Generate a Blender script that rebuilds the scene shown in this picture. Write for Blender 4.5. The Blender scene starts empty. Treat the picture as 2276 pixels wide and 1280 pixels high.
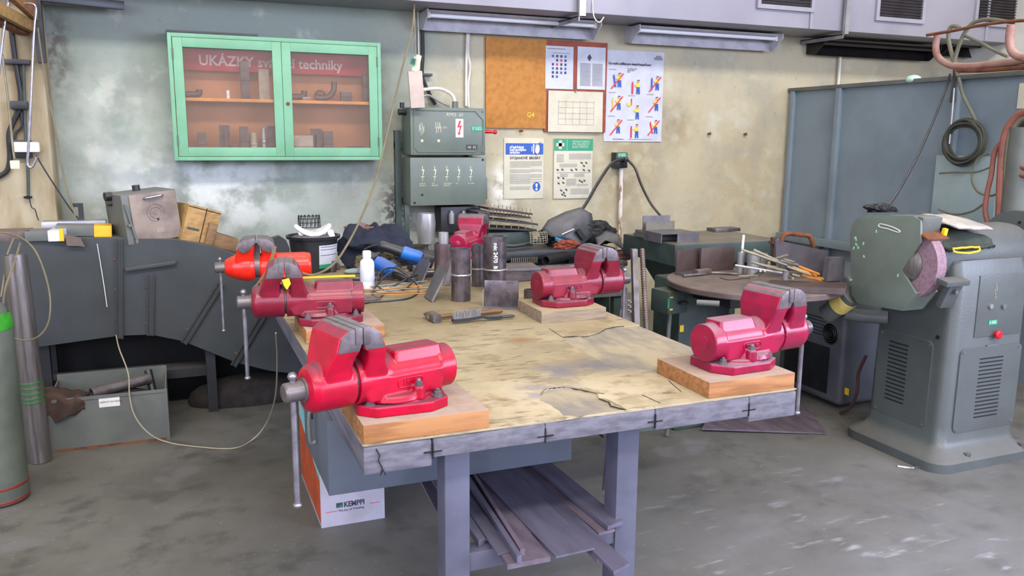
import bpy, bmesh, math, random
from mathutils import Vector, Matrix, noise as mnoise
random.seed(7)
PI = math.pi
S = bpy.context.scene
COL = S.collection
# ------------------------------------------------------------------ camera model (also used to turn measured points into metres)
CAM_H = 1.55
FPX = 1837.25
YAW, PITCH, ROLL = [math.radians(a) for a in (22.078, 10.234, .448)]
_f = Vector((math.sin(YAW)*math.cos(PITCH), math.cos(YAW)*math.cos(PITCH), -math.sin(PITCH)))
_r0 = Vector((math.cos(YAW), -math.sin(YAW), 0)); _u0 = _r0.cross(_f)
_r = _r0*math.cos(ROLL)+_u0*math.sin(ROLL); _u = -_r0*math.sin(ROLL)+_u0*math.cos(ROLL)
CC = Vector((0, 0, CAM_H))
def _ray(x, y): return _r*((x-1138)/FPX)-_u*((y-640)/FPX)+_f
def PZ(x, y, z): d = _ray(x, y); return CC+d*((z-CAM_H)/d.z)
def PY(x, y, v): d = _ray(x, y); return CC+d*(v/d.y)
def PX(x, y, v): d = _ray(x, y); return CC+d*(v/d.x)
cd = bpy.data.cameras.new('camera'); cam = bpy.data.objects.new('camera', cd); COL.objects.link(cam)
cd.sensor_width = 36; cd.lens = FPX/2276*36; cd.clip_end = 60; cd.clip_start = .05
cam.matrix_world = Matrix(((_r.x, _u.x, -_f.x, 0), (_r.y, _u.y, -_f.y, 0), (_r.z, _u.z, -_f.z, CAM_H), (0, 0, 0, 1)))
S.camera = cam
# ------------------------------------------------------------------ materials
def lin(h):
    h = h.lstrip('#'); v = [int(h[i:i+2], 16)/255 for i in (0, 2, 4)]
    return tuple((c/12.92 if c <= .04045 else ((c+.055)/1.055)**2.4) for c in v)+(1,)
class NT:
    def __init__(s, name):
        s.m = bpy.data.materials.new(name); s.m.use_nodes = True
        s.t = s.m.node_tree; s.b = s.t.nodes['Principled BSDF']; s._c = None
    def n(s, t, **k):
        o = s.t.nodes.new(t)
        for a, v in k.items(): setattr(o, a, v)
        return o
    def l(s, a, b): s.t.links.new(a, b)
    def co(s):
        if not s._c: s._c = s.n('ShaderNodeTexCoord').outputs['Object']
        return s._c
    def noise(s, scale, detail=4, stretch=None, off=0, rough=.55):
        o = s.n('ShaderNodeTexNoise'); o.inputs['Scale'].default_value = scale; o.inputs['Detail'].default_value = detail
        o.inputs['Roughness'].default_value = rough
        m = s.n('ShaderNodeMapping'); m.inputs['Location'].default_value = (off, off*.7, off*.3)
        if stretch: m.inputs['Scale'].default_value = stretch
        s.l(s.co(), m.inputs[0]); s.l(m.outputs[0], o.inputs['Vector'])
        return o.outputs['Fac']
    def ramp(s, v, a, b, lo=0, hi=1):
        o = s.n('ShaderNodeMapRange'); o.interpolation_type = 'SMOOTHSTEP'
        for i, x in zip(('From Min', 'From Max', 'To Min', 'To Max'), (a, b, lo, hi)): o.inputs[i].default_value = x
        s.l(v, o.inputs['Value']); return o.outputs[0]
    def math(s, op, a, b):
        o = s.n('ShaderNodeMath', operation=op)
        for i, x in enumerate((a, b)):
            if isinstance(x, (int, float)): o.inputs[i].default_value = x
            else: s.l(x, o.inputs[i])
        return o.outputs[0]
    def mix(s, f, a, b):
        o = s.n('ShaderNodeMix', data_type='RGBA')
        for i, x in ((0, f), (6, a), (7, b)):
            if isinstance(x, (int, float, tuple)): o.inputs[i].default_value = x
            else: s.l(x, o.inputs[i])
        return o.outputs[2]
    def blob(s, c, r, sc=(1, 1, 1)):
        m = s.n('ShaderNodeVectorMath', operation='SUBTRACT'); s.l(s.co(), m.inputs[0]); m.inputs[1].default_value = c
        q = s.n('ShaderNodeVectorMath', operation='MULTIPLY'); s.l(m.outputs[0], q.inputs[0]); q.inputs[1].default_value = sc
        d = s.n('ShaderNodeVectorMath', operation='LENGTH'); s.l(q.outputs[0], d.inputs[0])
        return s.ramp(d.outputs['Value'], 0, r, 1, 0)
    def bump(s, h, strength, dist=.004):
        o = s.n('ShaderNodeBump'); o.inputs['Strength'].default_value = strength; o.inputs['Distance'].default_value = dist
        s.l(h, o.inputs['Height']); s.l(o.outputs[0], s.b.inputs['Normal'])
    def fin(s, c, rough=.5, metal=0, spec=.5):
        if isinstance(c, tuple): s.b.inputs['Base Color'].default_value = c
        else: s.l(c, s.b.inputs['Base Color'])
        if isinstance(rough, (int, float)): s.b.inputs['Roughness'].default_value = rough
        else: s.l(rough, s.b.inputs['Roughness'])
        s.b.inputs['Metallic'].default_value = metal
        s.b.inputs['Specular IOR Level'].default_value = spec
        return s.m
def M(name, c, c2=None, rough=.5, metal=0, scale=9, lo=.35, hi=.68, bump=0, bscale=90, dust=0, dustc='#9c95a0', spec=.5, stretch=None, detail=5):
    t = NT(name); col = lin(c); rg = rough
    if c2: col = t.mix(t.ramp(t.noise(scale, detail, stretch), lo, hi), lin(c), lin(c2))
    if dust:
        g = t.n('ShaderNodeNewGeometry'); sx = t.n('ShaderNodeSeparateXYZ'); t.l(g.outputs['Normal'], sx.inputs[0])
        f = t.math('MULTIPLY', t.ramp(sx.outputs[2], .4, .98), t.ramp(t.noise(26, 4, off=3), .2, .7, dust*.55, dust))
        col = t.mix(f, col, lin(dustc)); rg = t.math('ADD', t.math('MULTIPLY', f, .5), rough)
    if bump: t.bump(t.noise(bscale, 4, off=1), bump)
    return t.fin(col, rg, metal, spec)
# ------------------------------------------------------------------ mesh builder
def cr(pts, n=8, closed=False):
    pts = [Vector(p) for p in pts]; out = []; N = len(pts)
    rng = N if closed else N-1
    for i in range(rng):
        if closed: p0, p1, p2, p3 = pts[i-1], pts[i], pts[(i+1) % N], pts[(i+2) % N]
        else: p0, p1, p2, p3 = pts[max(i-1, 0)], pts[i], pts[i+1], pts[min(i+2, N-1)]
        for k in range(n):
            t = k/n
            out.append(.5*((2*p1)+(p2-p0)*t+(2*p0-5*p1+4*p2-p3)*t*t+(3*p1-p0-3*p2+p3)*t**3))
    if not closed: out.append(pts[-1])
    return out
def frame(d):
    d = d.normalized(); a = Vector((0, 0, 1)) if abs(d.z) < .9 else Vector((1, 0, 0))
    x = a.cross(d).normalized(); return x, d.cross(x)
class B:
    def __init__(s): s.bm = bmesh.new()
    def poly(s, vs, fs):
        v = [s.bm.verts.new(p) for p in vs]
        for f in fs:
            try: s.bm.faces.new([v[i] for i in f])
            except ValueError: pass
        return v
    def _bev(s, v, bev, seg):
        es = list({e for q in v for e in q.link_edges})
        bmesh.ops.bevel(s.bm, geom=es, offset=bev, segments=seg, affect='EDGES', profile=.6, clamp_overlap=True)
    def box(s, x0, x1, y0, y1, z0, z1, bev=0, seg=2, R=None, taper=None):
        c = Vector(((x0+x1)/2, (y0+y1)/2, (z0+z1)/2)); h = Vector((abs(x1-x0)/2, abs(y1-y0)/2, abs(z1-z0)/2))
        return s.obox(c, h*2, R, bev, seg, taper)
    def obox(s, c, size, R=None, bev=0, seg=2, taper=None):
        c = Vector(c); h = Vector(size)/2; vs = []
        for sz in (-1, 1):
            for sx, sy in ((-1, -1), (1, -1), (1, 1), (-1, 1)):
                k = taper if (taper and sz > 0) else 1
                p = Vector((sx*h.x*k, sy*h.y*k, sz*h.z))
                vs.append(c+(R @ p if R else p))
        v = s.poly(vs, [(3, 2, 1, 0), (4, 5, 6, 7), (0, 1, 5, 4), (1, 2, 6, 5), (2, 3, 7, 6), (3, 0, 4, 7)])
        if bev: s._bev(v, bev, seg)
        return s
    def cyl(s, p0, p1, r0, r1=None, seg=24, caps=True, bev=0):
        p0, p1 = Vector(p0), Vector(p1); r1 = r0 if r1 is None else r1; x, y = frame(p1-p0)
        vs = [p+(x*math.cos(2*PI*i/seg)+y*math.sin(2*PI*i/seg))*r for p, r in ((p0, r0), (p1, r1)) for i in range(seg)]
        fs = [(i, (i+1) % seg, seg+(i+1) % seg, seg+i) for i in range(seg)]
        if caps: fs += [tuple(range(seg-1, -1, -1)), tuple(range(seg, 2*seg))]
        s.poly(vs, fs); return s
    def pipe(s, p0, p1, ro, ri, seg=28):
        p0, p1 = Vector(p0), Vector(p1); L = (p1-p0).length
        return s.lathe([(ri, 0), (ro, 0), (ro, L), (ri, L)], p0, p1-p0, seg, closed=True)
    def lathe(s, prof, o=(0, 0, 0), ax=(0, 0, 1), seg=32, closed=False, a0=0, a1=2*PI):
        o = Vector(o); ax = Vector(ax).normalized(); x, y = frame(ax)
        full = abs(a1-a0-2*PI) < 1e-6; n = seg if full else seg+1; m = len(prof)
        vs = []
        for i in range(n):
            a = a0+(a1-a0)*i/seg; d = x*math.cos(a)+y*math.sin(a)
            vs += [o+ax*t+d*r for r, t in prof]
        fs = []
        for i in range(seg):
            j = (i+1) % n
            for k in range(m if closed else m-1):
                k2 = (k+1) % m; fs.append((i*m+k, j*m+k, j*m+k2, i*m+k2))
        if not closed and full:
            if prof[0][0] > 1e-6: fs.append(tuple(i*m for i in range(seg-1, -1, -1)))
            if prof[-1][0] > 1e-6: fs.append(tuple(i*m+m-1 for i in range(seg)))
        s.poly(vs, fs)
        bmesh.ops.remove_doubles(s.bm, verts=s.bm.verts, dist=1e-6)
        return s
    def tube(s, pts, r, seg=8, n=8, raw=False, closed=False):
        P = [Vector(p) for p in pts] if raw else cr(pts, n, closed); N = len(P)
        x = None; vs = []
        for i, p in enumerate(P):
            d = (P[(i+1) % N]-P[i-1]) if closed else (P[min(i+1, N-1)]-P[max(i-1, 0)])
            if d.length < 1e-9: d = Vector((0, 0, 1))
            d.normalize()
            if x is None: x = frame(d)[0]
            x = (x-d*x.dot(d)); x = x.normalized() if x.length > 1e-6 else frame(d)[0]
            y = d.cross(x)
            vs += [p+(x*math.cos(2*PI*k/seg)+y*math.sin(2*PI*k/seg))*r for k in range(seg)]
        fs = []
        for i in range(N if closed else N-1):
            a, b = i*seg, ((i+1) % N)*seg
            fs += [(a+k, a+(k+1) % seg, b+(k+1) % seg, b+k) for k in range(seg)]
        if not closed: fs += [tuple(range(seg-1, -1, -1)), tuple((N-1)*seg+k for k in range(seg))]
        s.poly(vs, fs); return s
    def prism(s, poly, ax, a, b, bev=0):
        def f(p, t): return {'x': (t, p[0], p[1]), 'y': (p[0], t, p[1]), 'z': (p[0], p[1], t)}[ax]
        n = len(poly); vs = [f(p, a) for p in poly]+[f(p, b) for p in poly]
        v = s.poly(vs, [tuple(range(n-1, -1, -1)), tuple(range(n, 2*n))]+[(i, (i+1) % n, n+(i+1) % n, n+i) for i in range(n)])
        if bev: s._bev(v, bev, 2)
        return s
    def loft(s, rings):
        n = len(rings[0]); vs = [p for r in rings for p in r]; fs = [tuple(range(n-1, -1, -1)), tuple((len(rings)-1)*n+i for i in range(n))]
        for k in range(len(rings)-1):
            fs += [(k*n+i, k*n+(i+1) % n, (k+1)*n+(i+1) % n, (k+1)*n+i) for i in range(n)]
        s.poly(vs, fs); return s
    def sph(s, c, r, sc=(1, 1, 1), sub=2):
        m = Matrix.Translation(Vector(c)) @ Matrix.Diagonal((r*sc[0], r*sc[1], r*sc[2], 1))
        bmesh.ops.create_icosphere(s.bm, subdivisions=sub, radius=1, matrix=m); return s
    def slab(s, top, th):
        """four top corners (any quad in space) and a thickness straight down"""
        t = [Vector(p) for p in top]; b = [p-Vector((0, 0, th)) for p in t]
        s.poly(t+b, [(0, 1, 2, 3), (7, 6, 5, 4), (0, 4, 5, 1), (1, 5, 6, 2), (2, 6, 7, 3), (3, 7, 4, 0)]); return s
WM = {}
def _root(o):
    while o.parent: o = o.parent
    return o
def obj(name, b, mat, parent=None, smooth=35, local=False, label=None, org=None):
    bm = b.bm
    bmesh.ops.recalc_face_normals(bm, faces=bm.faces)
    o = bpy.data.objects.new(name, bpy.data.meshes.new(name)); COL.objects.link(o)
    if parent:
        o.parent = parent
        if not local: bm.transform(WM[_root(parent).name].inverted())
    elif not local:
        vs = [v.co for v in bm.verts]
        if org is None:
            org = Vector(((min(v.x for v in vs)+max(v.x for v in vs))/2, (min(v.y for v in vs)+max(v.y for v in vs))/2, min(v.z for v in vs)))
        org = Vector(org); bm.transform(Matrix.Translation(-org)); o.location = org
        WM[o.name] = Matrix.Translation(org)
    bm.to_mesh(o.data); bm.free()
    o.data.materials.append(mat)
    if smooth:
        o.data.shade_smooth(); o.data.set_sharp_from_angle(angle=math.radians(smooth))
    if label: o['label'] = label
    return o
def tag(o, label, cat, group=None, kind=None):
    o['label'] = label; o['category'] = cat
    if group: o['group'] = group
    if kind: o['kind'] = kind
    return o
def thing(name, label, cat, loc, rz=0, group=None):
    o = bpy.data.objects.new(name, None); COL.objects.link(o); o.empty_display_size = .05
    o.location = loc; o.rotation_euler = (0, 0, rz); tag(o, label, cat, group)
    WM[o.name] = Matrix.Translation(Vector(loc)) @ Matrix.Rotation(rz, 4, 'Z')
    return o
def one(name, b, mat, label, cat, group=None, smooth=35, kind=None):
    return tag(obj(name, b, mat, None, smooth), label, cat, group, kind)
def struct(name, b, mat, smooth=0, parent=None):
    o = obj(name, b, mat, parent, smooth, org=(0, 0, 0)); o['kind'] = 'structure'; return o
def remesh(o, vox, it=4, fac=.5):
    m = o.modifiers.new('remesh', 'REMESH'); m.mode = 'VOXEL'; m.voxel_size = vox; m.use_smooth_shade = True
    m = o.modifiers.new('smooth', 'SMOOTH'); m.iterations = it; m.factor = fac
def copy_tree(o, parent=None):
    c = o.copy(); COL.objects.link(c); c.parent = parent
    for ch in list(o.children): copy_tree(ch, c)
    return c
def text(body, size, loc, mat, parent, name='lettering', rot=(PI/2, 0, 0), align='LEFT', sx=1, bold=0, ext=.0006, bend=None):
    cu = bpy.data.curves.new('t', 'FONT'); cu.body = body; cu.size = size; cu.align_x = align; cu.extrude = ext; cu.offset = bold; cu.resolution_u = 3
    t = bpy.data.objects.new('t', cu); COL.objects.link(t)
    bpy.context.view_layer.update()
    me = bpy.data.meshes.new_from_object(t.evaluated_get(bpy.context.evaluated_depsgraph_get()))
    bpy.data.objects.remove(t); bpy.data.curves.remove(cu)
    b = B(); b.bm.from_mesh(me); bpy.data.meshes.remove(me)
    b.bm.transform(Matrix.Diagonal((sx, 1, 1, 1)))
    if bend: bend(b.bm)
    else:
        R = Matrix.Translation(Vector(loc)) @ (rot.to_4x4() if isinstance(rot, Matrix) else Matrix.LocRotScale(None, __import__('mathutils').Euler(rot), None))
        b.bm.transform(R)
    return obj(name, b, mat, parent, 0)
def rotm(yaw=0, roll=0, pit=0):
    return Matrix.Rotation(math.radians(yaw), 3, 'Z') @ Matrix.Rotation(math.radians(roll), 3, 'Y') @ Matrix.Rotation(math.radians(pit), 3, 'X')
# ------------------------------------------------------------------ palette
m_steel = M('mill_steel', '#6b6464', '#4c4647', .38, .45, 14, bump=.1, dust=.35, dustc='#8a8484')
m_blue_steel = M('scaled_steel', '#6f666b', '#4d464a', .27, .6, 20, bump=.1)
m_bright = M('bright_steel', '#9a96a0', '#827e88', .25, .7, 30)
m_jaw = M('jaw_steel', '#6c6266', '#564d51', .4, .35, 30, bump=.15, dust=.3, dustc='#a8a3a8')
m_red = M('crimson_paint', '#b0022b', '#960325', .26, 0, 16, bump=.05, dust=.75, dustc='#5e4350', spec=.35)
m_red_shaded = M('crimson_paint_shaded', '#7c102a', '#660e24', .33, 0, 16, bump=.06, dust=.6, dustc='#6f555d')  # shaded copy of the crimson paint, dimmer light put into the colour
m_pink = M('dusty_crimson_paint', '#930d38', '#7c0e32', .27, 0, 14, bump=.05, dust=.85, dustc='#8a7680', spec=.4)
m_orange = M('orange_paint', '#d8240e', '#c81a0c', .3, 0, 12, bump=.04, dust=.55, dustc='#a8604e')
m_block = M('oak_block', '#a27044', '#85562f', .6, 0, 3.5, stretch=(2, 14, 20), bump=.15, dust=.85, dustc='#9c9088')
m_blockold = M('old_block', '#8c7a68', '#71624f', .7, 0, 4, stretch=(2, 14, 20), bump=.2, dust=.8, dustc='#a5936f')
m_plank = M('grey_plank', '#68656f', '#504e58', .7, 0, 6, stretch=(3, .6, 10), bump=.35, bscale=60)
m_bgrey = M('grey_metal_paint', '#60635f', '#535653', .5, 0, 5, bump=.08, dust=.4, dustc='#8f8c8c')
m_lduct = M('left_duct_paint', '#33373a', '#2b2f30', .55, 0, 4, bump=.1, dust=.5, dustc='#6f6d66')
m_leg = M('leg_paint', '#59596a', '#4b4b5b', .45, 0, 6, bump=.1)
m_green = M('machine_green', '#5d6a62', '#4f5c55', .45, 0, 6, bump=.1, dust=.45, dustc='#827f74')
m_dgreen = M('dark_green', '#35433f', '#2a3532', .5, 0, 8, bump=.1, dust=.4, dustc='#6f6a62')
m_grind = M('grinder_grey', '#515758', '#494c4b', .4, 0, 2.5, bump=.2, dust=.6, dustc='#6d6863')
m_guard = M('guard_green', '#68726a', '#5c655c', .5, 0, 5, bump=.1)
m_box = M('box_green', '#5c655c', '#525b52', .42, 0, 5, bump=.05, dust=.5, dustc='#7d7a6f')
m_cab = M('cabinet_green', '#6a9e7d', '#609372', .5, 0, 5, bump=.1)
m_black = M('black_rubber', '#1b1a1c', '#121113', .55)
m_blackp = M('black_plastic', '#232428', '#191a1d', .4, dust=.5, dustc='#6f6a6a')
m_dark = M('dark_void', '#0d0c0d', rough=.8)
m_white = M('white_paint', '#dcdad6', '#cfccc8', .5)
m_paper = M('paper', '#b9bac3', '#adaeb9', .8)
m_paper2 = M('old_paper', '#bfbaa8', '#b5af9a', .8)
m_ink = M('ink', '#3c3a48', rough=.8)
m_grey = M('grey_ink', '#7c7b7a', rough=.8)
m_redp = M('red_print', '#c4233a', rough=.6)
m_bluep = M('blue_print', '#0b459a', rough=.5)
m_greenp = M('green_print', '#0d8460', rough=.5)
m_yel = M('yellow_paint', '#e8c21a', '#d9ad12', .5)
m_skyb = M('blue_plastic', '#1c62b4', '#14509c', .4, dust=.3)
m_wood = M('box_wood', '#a4814f', '#8a6a3f', .7, 0, 4, stretch=(2, 12, 12), bump=.15)
m_wood2 = M('plank_wood', '#7d6142', '#664d33', .75, 0, 4, stretch=(2, 12, 12), bump=.2)
m_rust = M('rusty_steel', '#7b4a2e', '#5a3526', .75, .2, 18, bump=.3)
m_brownst = M('brown_steel', '#6b5c58', '#574945', .5, .4, 10, bump=.15, dust=.5, dustc='#8d8078')
m_rod = M('electrode_rod', '#8d8672', '#716b59', .5, .3, 12)
m_copper = M('rod_coating', '#c98436', '#b06d2a', .5)
m_hose = M('red_hose', '#8a5448', '#76453a', .6, dust=.5, dustc='#9c7d78')
m_cord = M('tan_cord', '#7b6f58', '#6a5f4a', .7)
m_navy = M('navy_cloth', '#1b2031', '#131725', .9, bump=.6, bscale=40)
m_olive = M('olive_leather', '#5a523c', '#46402f', .8, bump=.5, bscale=30)
m_brown = M('brown_cloth', '#4a372f', '#382822', .9, bump=.5, bscale=30)
m_gal = M('galvanised', '#a19fa1', '#87868a', .33, .5, 6)
m_alum = M('alum_pipe', '#87817f', '#6f6967', .33, .65, 8, stretch=(8, 8, .5))
m_conduit = M('conduit_white', '#cfcbc2', '#bdb7ab', .5)
m_strip = M('lamp_housing', '#b9b6bb', '#a29fa6', .5)
m_duct = M('duct_paint', '#8f8c96', '#83808b', .5, 0, 2, bump=.05)
m_lead = M('chalk', '#d8d6d0', rough=.9)
# ================================================================== SETTING
WY = 5.4
def mk_wall():
    t = NT('plaster'); sx = t.n('ShaderNodeSeparateXYZ'); t.l(t.co(), sx.inputs[0])
    g = t.math('ADD', sx.outputs[0], t.math('MULTIPLY', t.math('SUBTRACT', t.noise(1.6, 5), .5), 1.6))
    c = t.mix(t.ramp(g, .9, 2.2), lin('#848c83'), lin('#aea58c'))
    c = t.mix(t.ramp(t.noise(3.2, 7, off=4), .42, .75, 0, .55), c, lin('#84847e'))
    c = t.mix(t.ramp(t.noise(22, 6, off=13), .6, .75, 0, .5), c, lin('#77756d'))
    c = t.mix(t.ramp(t.noise(5, 8, off=9), .55, .72, 0, .5), c, lin('#bdbbb0'))
    def st(p, r, col, k, sc=(1, 1, 1), n=9, lo=.35, hi=.6):
        nonlocal c
        f = t.math('MULTIPLY', t.blob(p, r, sc), t.ramp(t.noise(n, 6, off=p[0]*3), lo, hi, 0, k)); c = t.mix(f, c, lin(col))
    st((.15, WY, 1.22), .55, '#dfe1df', .7, (.6, 1, 1.2), 6)
    st((-.3, WY, 1.62), .6, '#c3c7bb', .4, (1, 1, 1), 4)
    st((-.15, WY, 1.33), .4, '#8b8f90', .7, (.8, 1, 1.6))
    st((-.58, WY, 2.02), .3, '#4a423c', .9, (2.2, 1, .75), 16, .3, .65)
    st((1.36, WY, 1.08), .3, '#2b2b33', 1, (1.6, 1, .9), 30, .42, .55)
    st((1.15, WY, 1.3), .35, '#74706e', .6)
    st((2.1, WY, 1.05), .3, '#6e5a46', .8, (1, 1, 1), 12)
    st((2.12, WY, 1.22), .2, '#e9e6de', .9, (1.4, 1, .8), 16)
    st((1.24, WY, 1.92), .22, '#6d6350', .7, (2, 1, .8))
    st((3.1, WY, 1.35), .5, '#8d8064', .8, (1, 1, .6))
    st((3.5, WY, 1.65), .3, '#857456', .6, (1, 1, 1))
    st((4.2, WY, 1.2), .7, '#a3947a', .7)
    st((.9, WY, .95), .4, '#8f8f8a', .6)
    t.bump(t.noise(14, 8, off=2), .5, .012)
    return t.fin(c, .9, 0, .2)
m_wall = mk_wall()
def mk_floor():
    t = NT('concrete_floor')
    c = t.mix(t.ramp(t.noise(1.1, 6), .3, .7), lin('#585650'), lin('#6a6863'))
    c = t.mix(t.ramp(t.noise(7, 8, off=5), .48, .72, 0, .6), c, lin('#413e3a'))
    c = t.mix(t.ramp(t.noise(2.3, 8, off=11), .58, .7, 0, .45), c, lin('#787579'))
    c = t.mix(t.ramp(t.noise(60, 3, off=2), .66, .74, 0, .5), c, lin('#a5a29a'))
    c = t.mix(t.math('MULTIPLY', t.blob((2.6, 1.2, 0), 2.6, (.8, 1, 1)), t.ramp(t.noise(2.2, 8, (1, 1.6, 1), off=21), .25, .75, .25, .8)), c, lin('#85858c'))  # pale wear, plus right-hand window brightness put into the floor colour
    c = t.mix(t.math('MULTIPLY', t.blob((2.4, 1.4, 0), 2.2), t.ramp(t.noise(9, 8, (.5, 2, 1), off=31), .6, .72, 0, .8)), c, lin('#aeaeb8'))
    t.bump(t.noise(40, 6), .15)
    return t.fin(c, t.ramp(t.noise(3, 5), .3, .7, .45, .7), 0, .4)
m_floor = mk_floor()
m_hall = M('hall_plaster', '#cbc8c0', '#bdb9b0', .9, scale=2)
XL, XR, YF, ZC = -6.0, 6.4, -5.0, 10.4
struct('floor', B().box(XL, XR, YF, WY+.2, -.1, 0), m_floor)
struct('wall_back', B().box(XL, XR, WY, WY+.2, 0, ZC), m_wall)
b = B(); b.box(XL-.2, XL, YF, -4.6, 0, ZC); b.box(XL-.2, XL, -.6, WY+.2, 0, ZC); b.box(XL-.2, XL, -4.6, -.6, 0, 1.5); b.box(XL-.2, XL, -4.6, -.6, 3.9, ZC)
struct('wall_left', b, m_hall)
b = B()
for k in range(6): y = -4.6+4*k/5; b.box(XL-.14, XL-.08, y-.03, y+.03, 1.5, 3.9)
for z in (1.53, 2.7, 3.87): b.box(XL-.14, XL-.08, -4.6, -.6, z-.03, z+.03)
struct('window_4', b, m_bgrey)
b = B(); b.box(XR, XR+.2, YF, -4.8, 0, ZC); b.box(XR, XR+.2, .4, WY+.2, 0, ZC); b.box(XR, XR+.2, -4.8, .4, 0, 1.4); b.box(XR, XR+.2, -4.8, .4, 3.8, ZC)
struct('wall_right', b, m_hall)
b = B()
for k in range(7): y = -4.8+5.2*k/6; b.box(XR+.08, XR+.14, y-.03, y+.03, 1.4, 3.8)
for z in (1.43, 2.6, 3.77): b.box(XR+.08, XR+.14, -4.8, .4, z-.03, z+.03)
struct('window_3', b, m_bgrey)
struct('ceiling', B().box(XL, XR, YF, WY+.2, ZC, ZC+.2), m_hall)
# front wall behind the camera with two window bands
LOWB, HIGHB = (2.1, 4.0), (8.3, 9.8)
b = B()
for z0, z1 in ((0, LOWB[0]), (LOWB[1], HIGHB[0]), (HIGHB[1], ZC)): b.box(XL, XR, YF-.2, YF, z0, z1)
struct('wall_front', b, m_hall)
for k, (z0, z1) in enumerate((LOWB, HIGHB)):
    b = B(); n = 12
    for i in range(n+1):
        x = XL+(XR-XL)*i/n; b.box(x-.03, x+.03, YF-.14, YF-.08, z0, z1)
    for z in (z0+.03, (z0+z1)/2, z1-.03): b.box(XL, XR, YF-.14, YF-.08, z-.03, z+.03)
    struct('window_%d' % (k+1), b, m_bgrey)
# pillar at the left end of the back wall
m_pil = M('pillar_plaster', '#a39880', '#84745a', .9, 0, 2.5, stretch=(3, 3, .7), bump=.4, bscale=25, spec=.2)
struct('wall_pillar', B().box(-2.2, -.615, 5.18, WY, 0, 4.2, .02), m_pil)
# ================================================================== AIR DUCT along the top of the wall
YD, ZD = 4.97, 2.35
t = thing('air_duct', 'long grey painted sheet-metal air duct along the top of the back wall', 'air duct', (3, 5.18, ZD))
obj('duct_body', B().box(-3, XR-.01, YD, WY-.002, ZD, 3.1, .006), m_duct, t)
b = B()
for x in (1.1, 2.49, 4.33, 6.1): b.box(x-.012, x+.012, YD-.012, YD, ZD, 3.1)
obj('seam', b, m_duct, t)
m_louv = M('louvre_dark', '#3a3335', '#2d2829', .6)
for px0, px1, py in ((1688, 1800, 9), (1950, 2045, 37), (2168, 2256, 48)):
    a, c = PY(px0, py, YD), PY(px1, py, YD); zb = a.z
    b = B(); h = .3
    b.box(a.x-.03, a.x, YD-.022, YD, zb-.03, zb+h); b.box(c.x, c.x+.03, YD-.022, YD, zb-.03, zb+h)
    b.box(a.x, c.x, YD-.022, YD, zb-.03, zb); b.box(a.x, c.x, YD-.022, YD, zb+h, zb+h+.03)
    g = obj('vent_grille', b, m_duct, t)
    b = B(); b.box(a.x, c.x, YD-.003, YD-.001, zb, zb+h)
    for i in range(14): b.obox(((a.x+c.x)/2, YD-.012, zb+.012+i*h/14), (c.x-a.x, .018, .003), rotm(0, 0, 35))
    obj('louvre', b, m_louv, g)
for px, py in ((1293, 24), (1878, 74)):
    p = PY(px, py, YD-.02); b = B()
    b.box(p.x-.025, p.x+.025, YD-.03, YD-.024, ZD-.03, 3.1); b.box(p.x-.03, p.x-.024, YD-.05, YD-.024, ZD-.03, 3.1)
    b.box(p.x-.025, p.x+.025, YD-.03, WY-.004, ZD-.03, ZD-.024); b.box(p.x-.025, p.x-.02, YD-.03, WY-.004, ZD-.055, ZD-.024)
    obj('hanger_bracket', b, m_gal, t)
p = PY(1322, 20, YD-.03)
b = B().tube([(p.x-.005, YD-.004, ZD+.08), (p.x, YD-.02, ZD-.02), (p.x+.04, YD-.02, ZD-.055), (p.x+.075, YD-.015, ZD-.02)], .004)
one('wire_end', b, m_conduit, 'short loose white wire end curling down below the air duct', 'wire')
# ================================================================== FLUORESCENT FITTINGS
m_tube = M('lamp_tube', '#d9d9dd', rough=.25)
m_lampdark = M('lamp_dark', '#1c1a1b', '#121112', .4)
def lamp(px0, px1, py0, py1, label, dark=False):
    a = PY(px0, py0, 5.3); c = PY(px1, py1, 5.3); z = a.z
    t = thing('fluorescent_lamp', label, 'lamp', ((a.x+c.x)/2, 5.3, z), 0, None)
    hm = m_lampdark if dark else m_strip
    b = B(); b.prism([(5.396, z+.1), (5.2, z+.1), (5.215, z+.09), (5.37, z+.085), (5.33, z), (5.32, z-.012), (5.345, z-.006), (5.396, z+.03)], 'x', a.x, c.x)
    obj('reflector_housing', b, hm, t)
    for x in (a.x-.006, c.x): obj('end_plate', B().prism([(5.396, z+.1), (5.19, z+.105), (5.19, z+.07), (5.3, z-.012), (5.396, z+.0)], 'x', x, x+.006), hm, t)
    obj('lamp_tube', B().cyl((a.x+.02, 5.25, z+.072), (c.x-.02, 5.25, z+.072), .013), m_lampdark if dark else m_tube, t)
    for x in (a.x+.015, c.x-.015): obj('tube_socket', B().box(x-.012, x+.012, 5.235, 5.265, z+.055, z+.1, .003), m_conduit if not dark else m_lampdark, t)
    return t
lamp(942, 1319, 62, 83, 'unlit white fluorescent lamp above the electrical boxes and orange board')
lamp(1405, 1717, 92, 110, 'unlit white fluorescent lamp above the safety poster')
lamp(1812, 2065, 118, 135, 'black fluorescent lamp above the grey booth partition, just under the duct', True)
lamp(2092, 2262, 120, 131, 'dark fluorescent lamp at the right end under the duct behind the hose rack', True)
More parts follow.
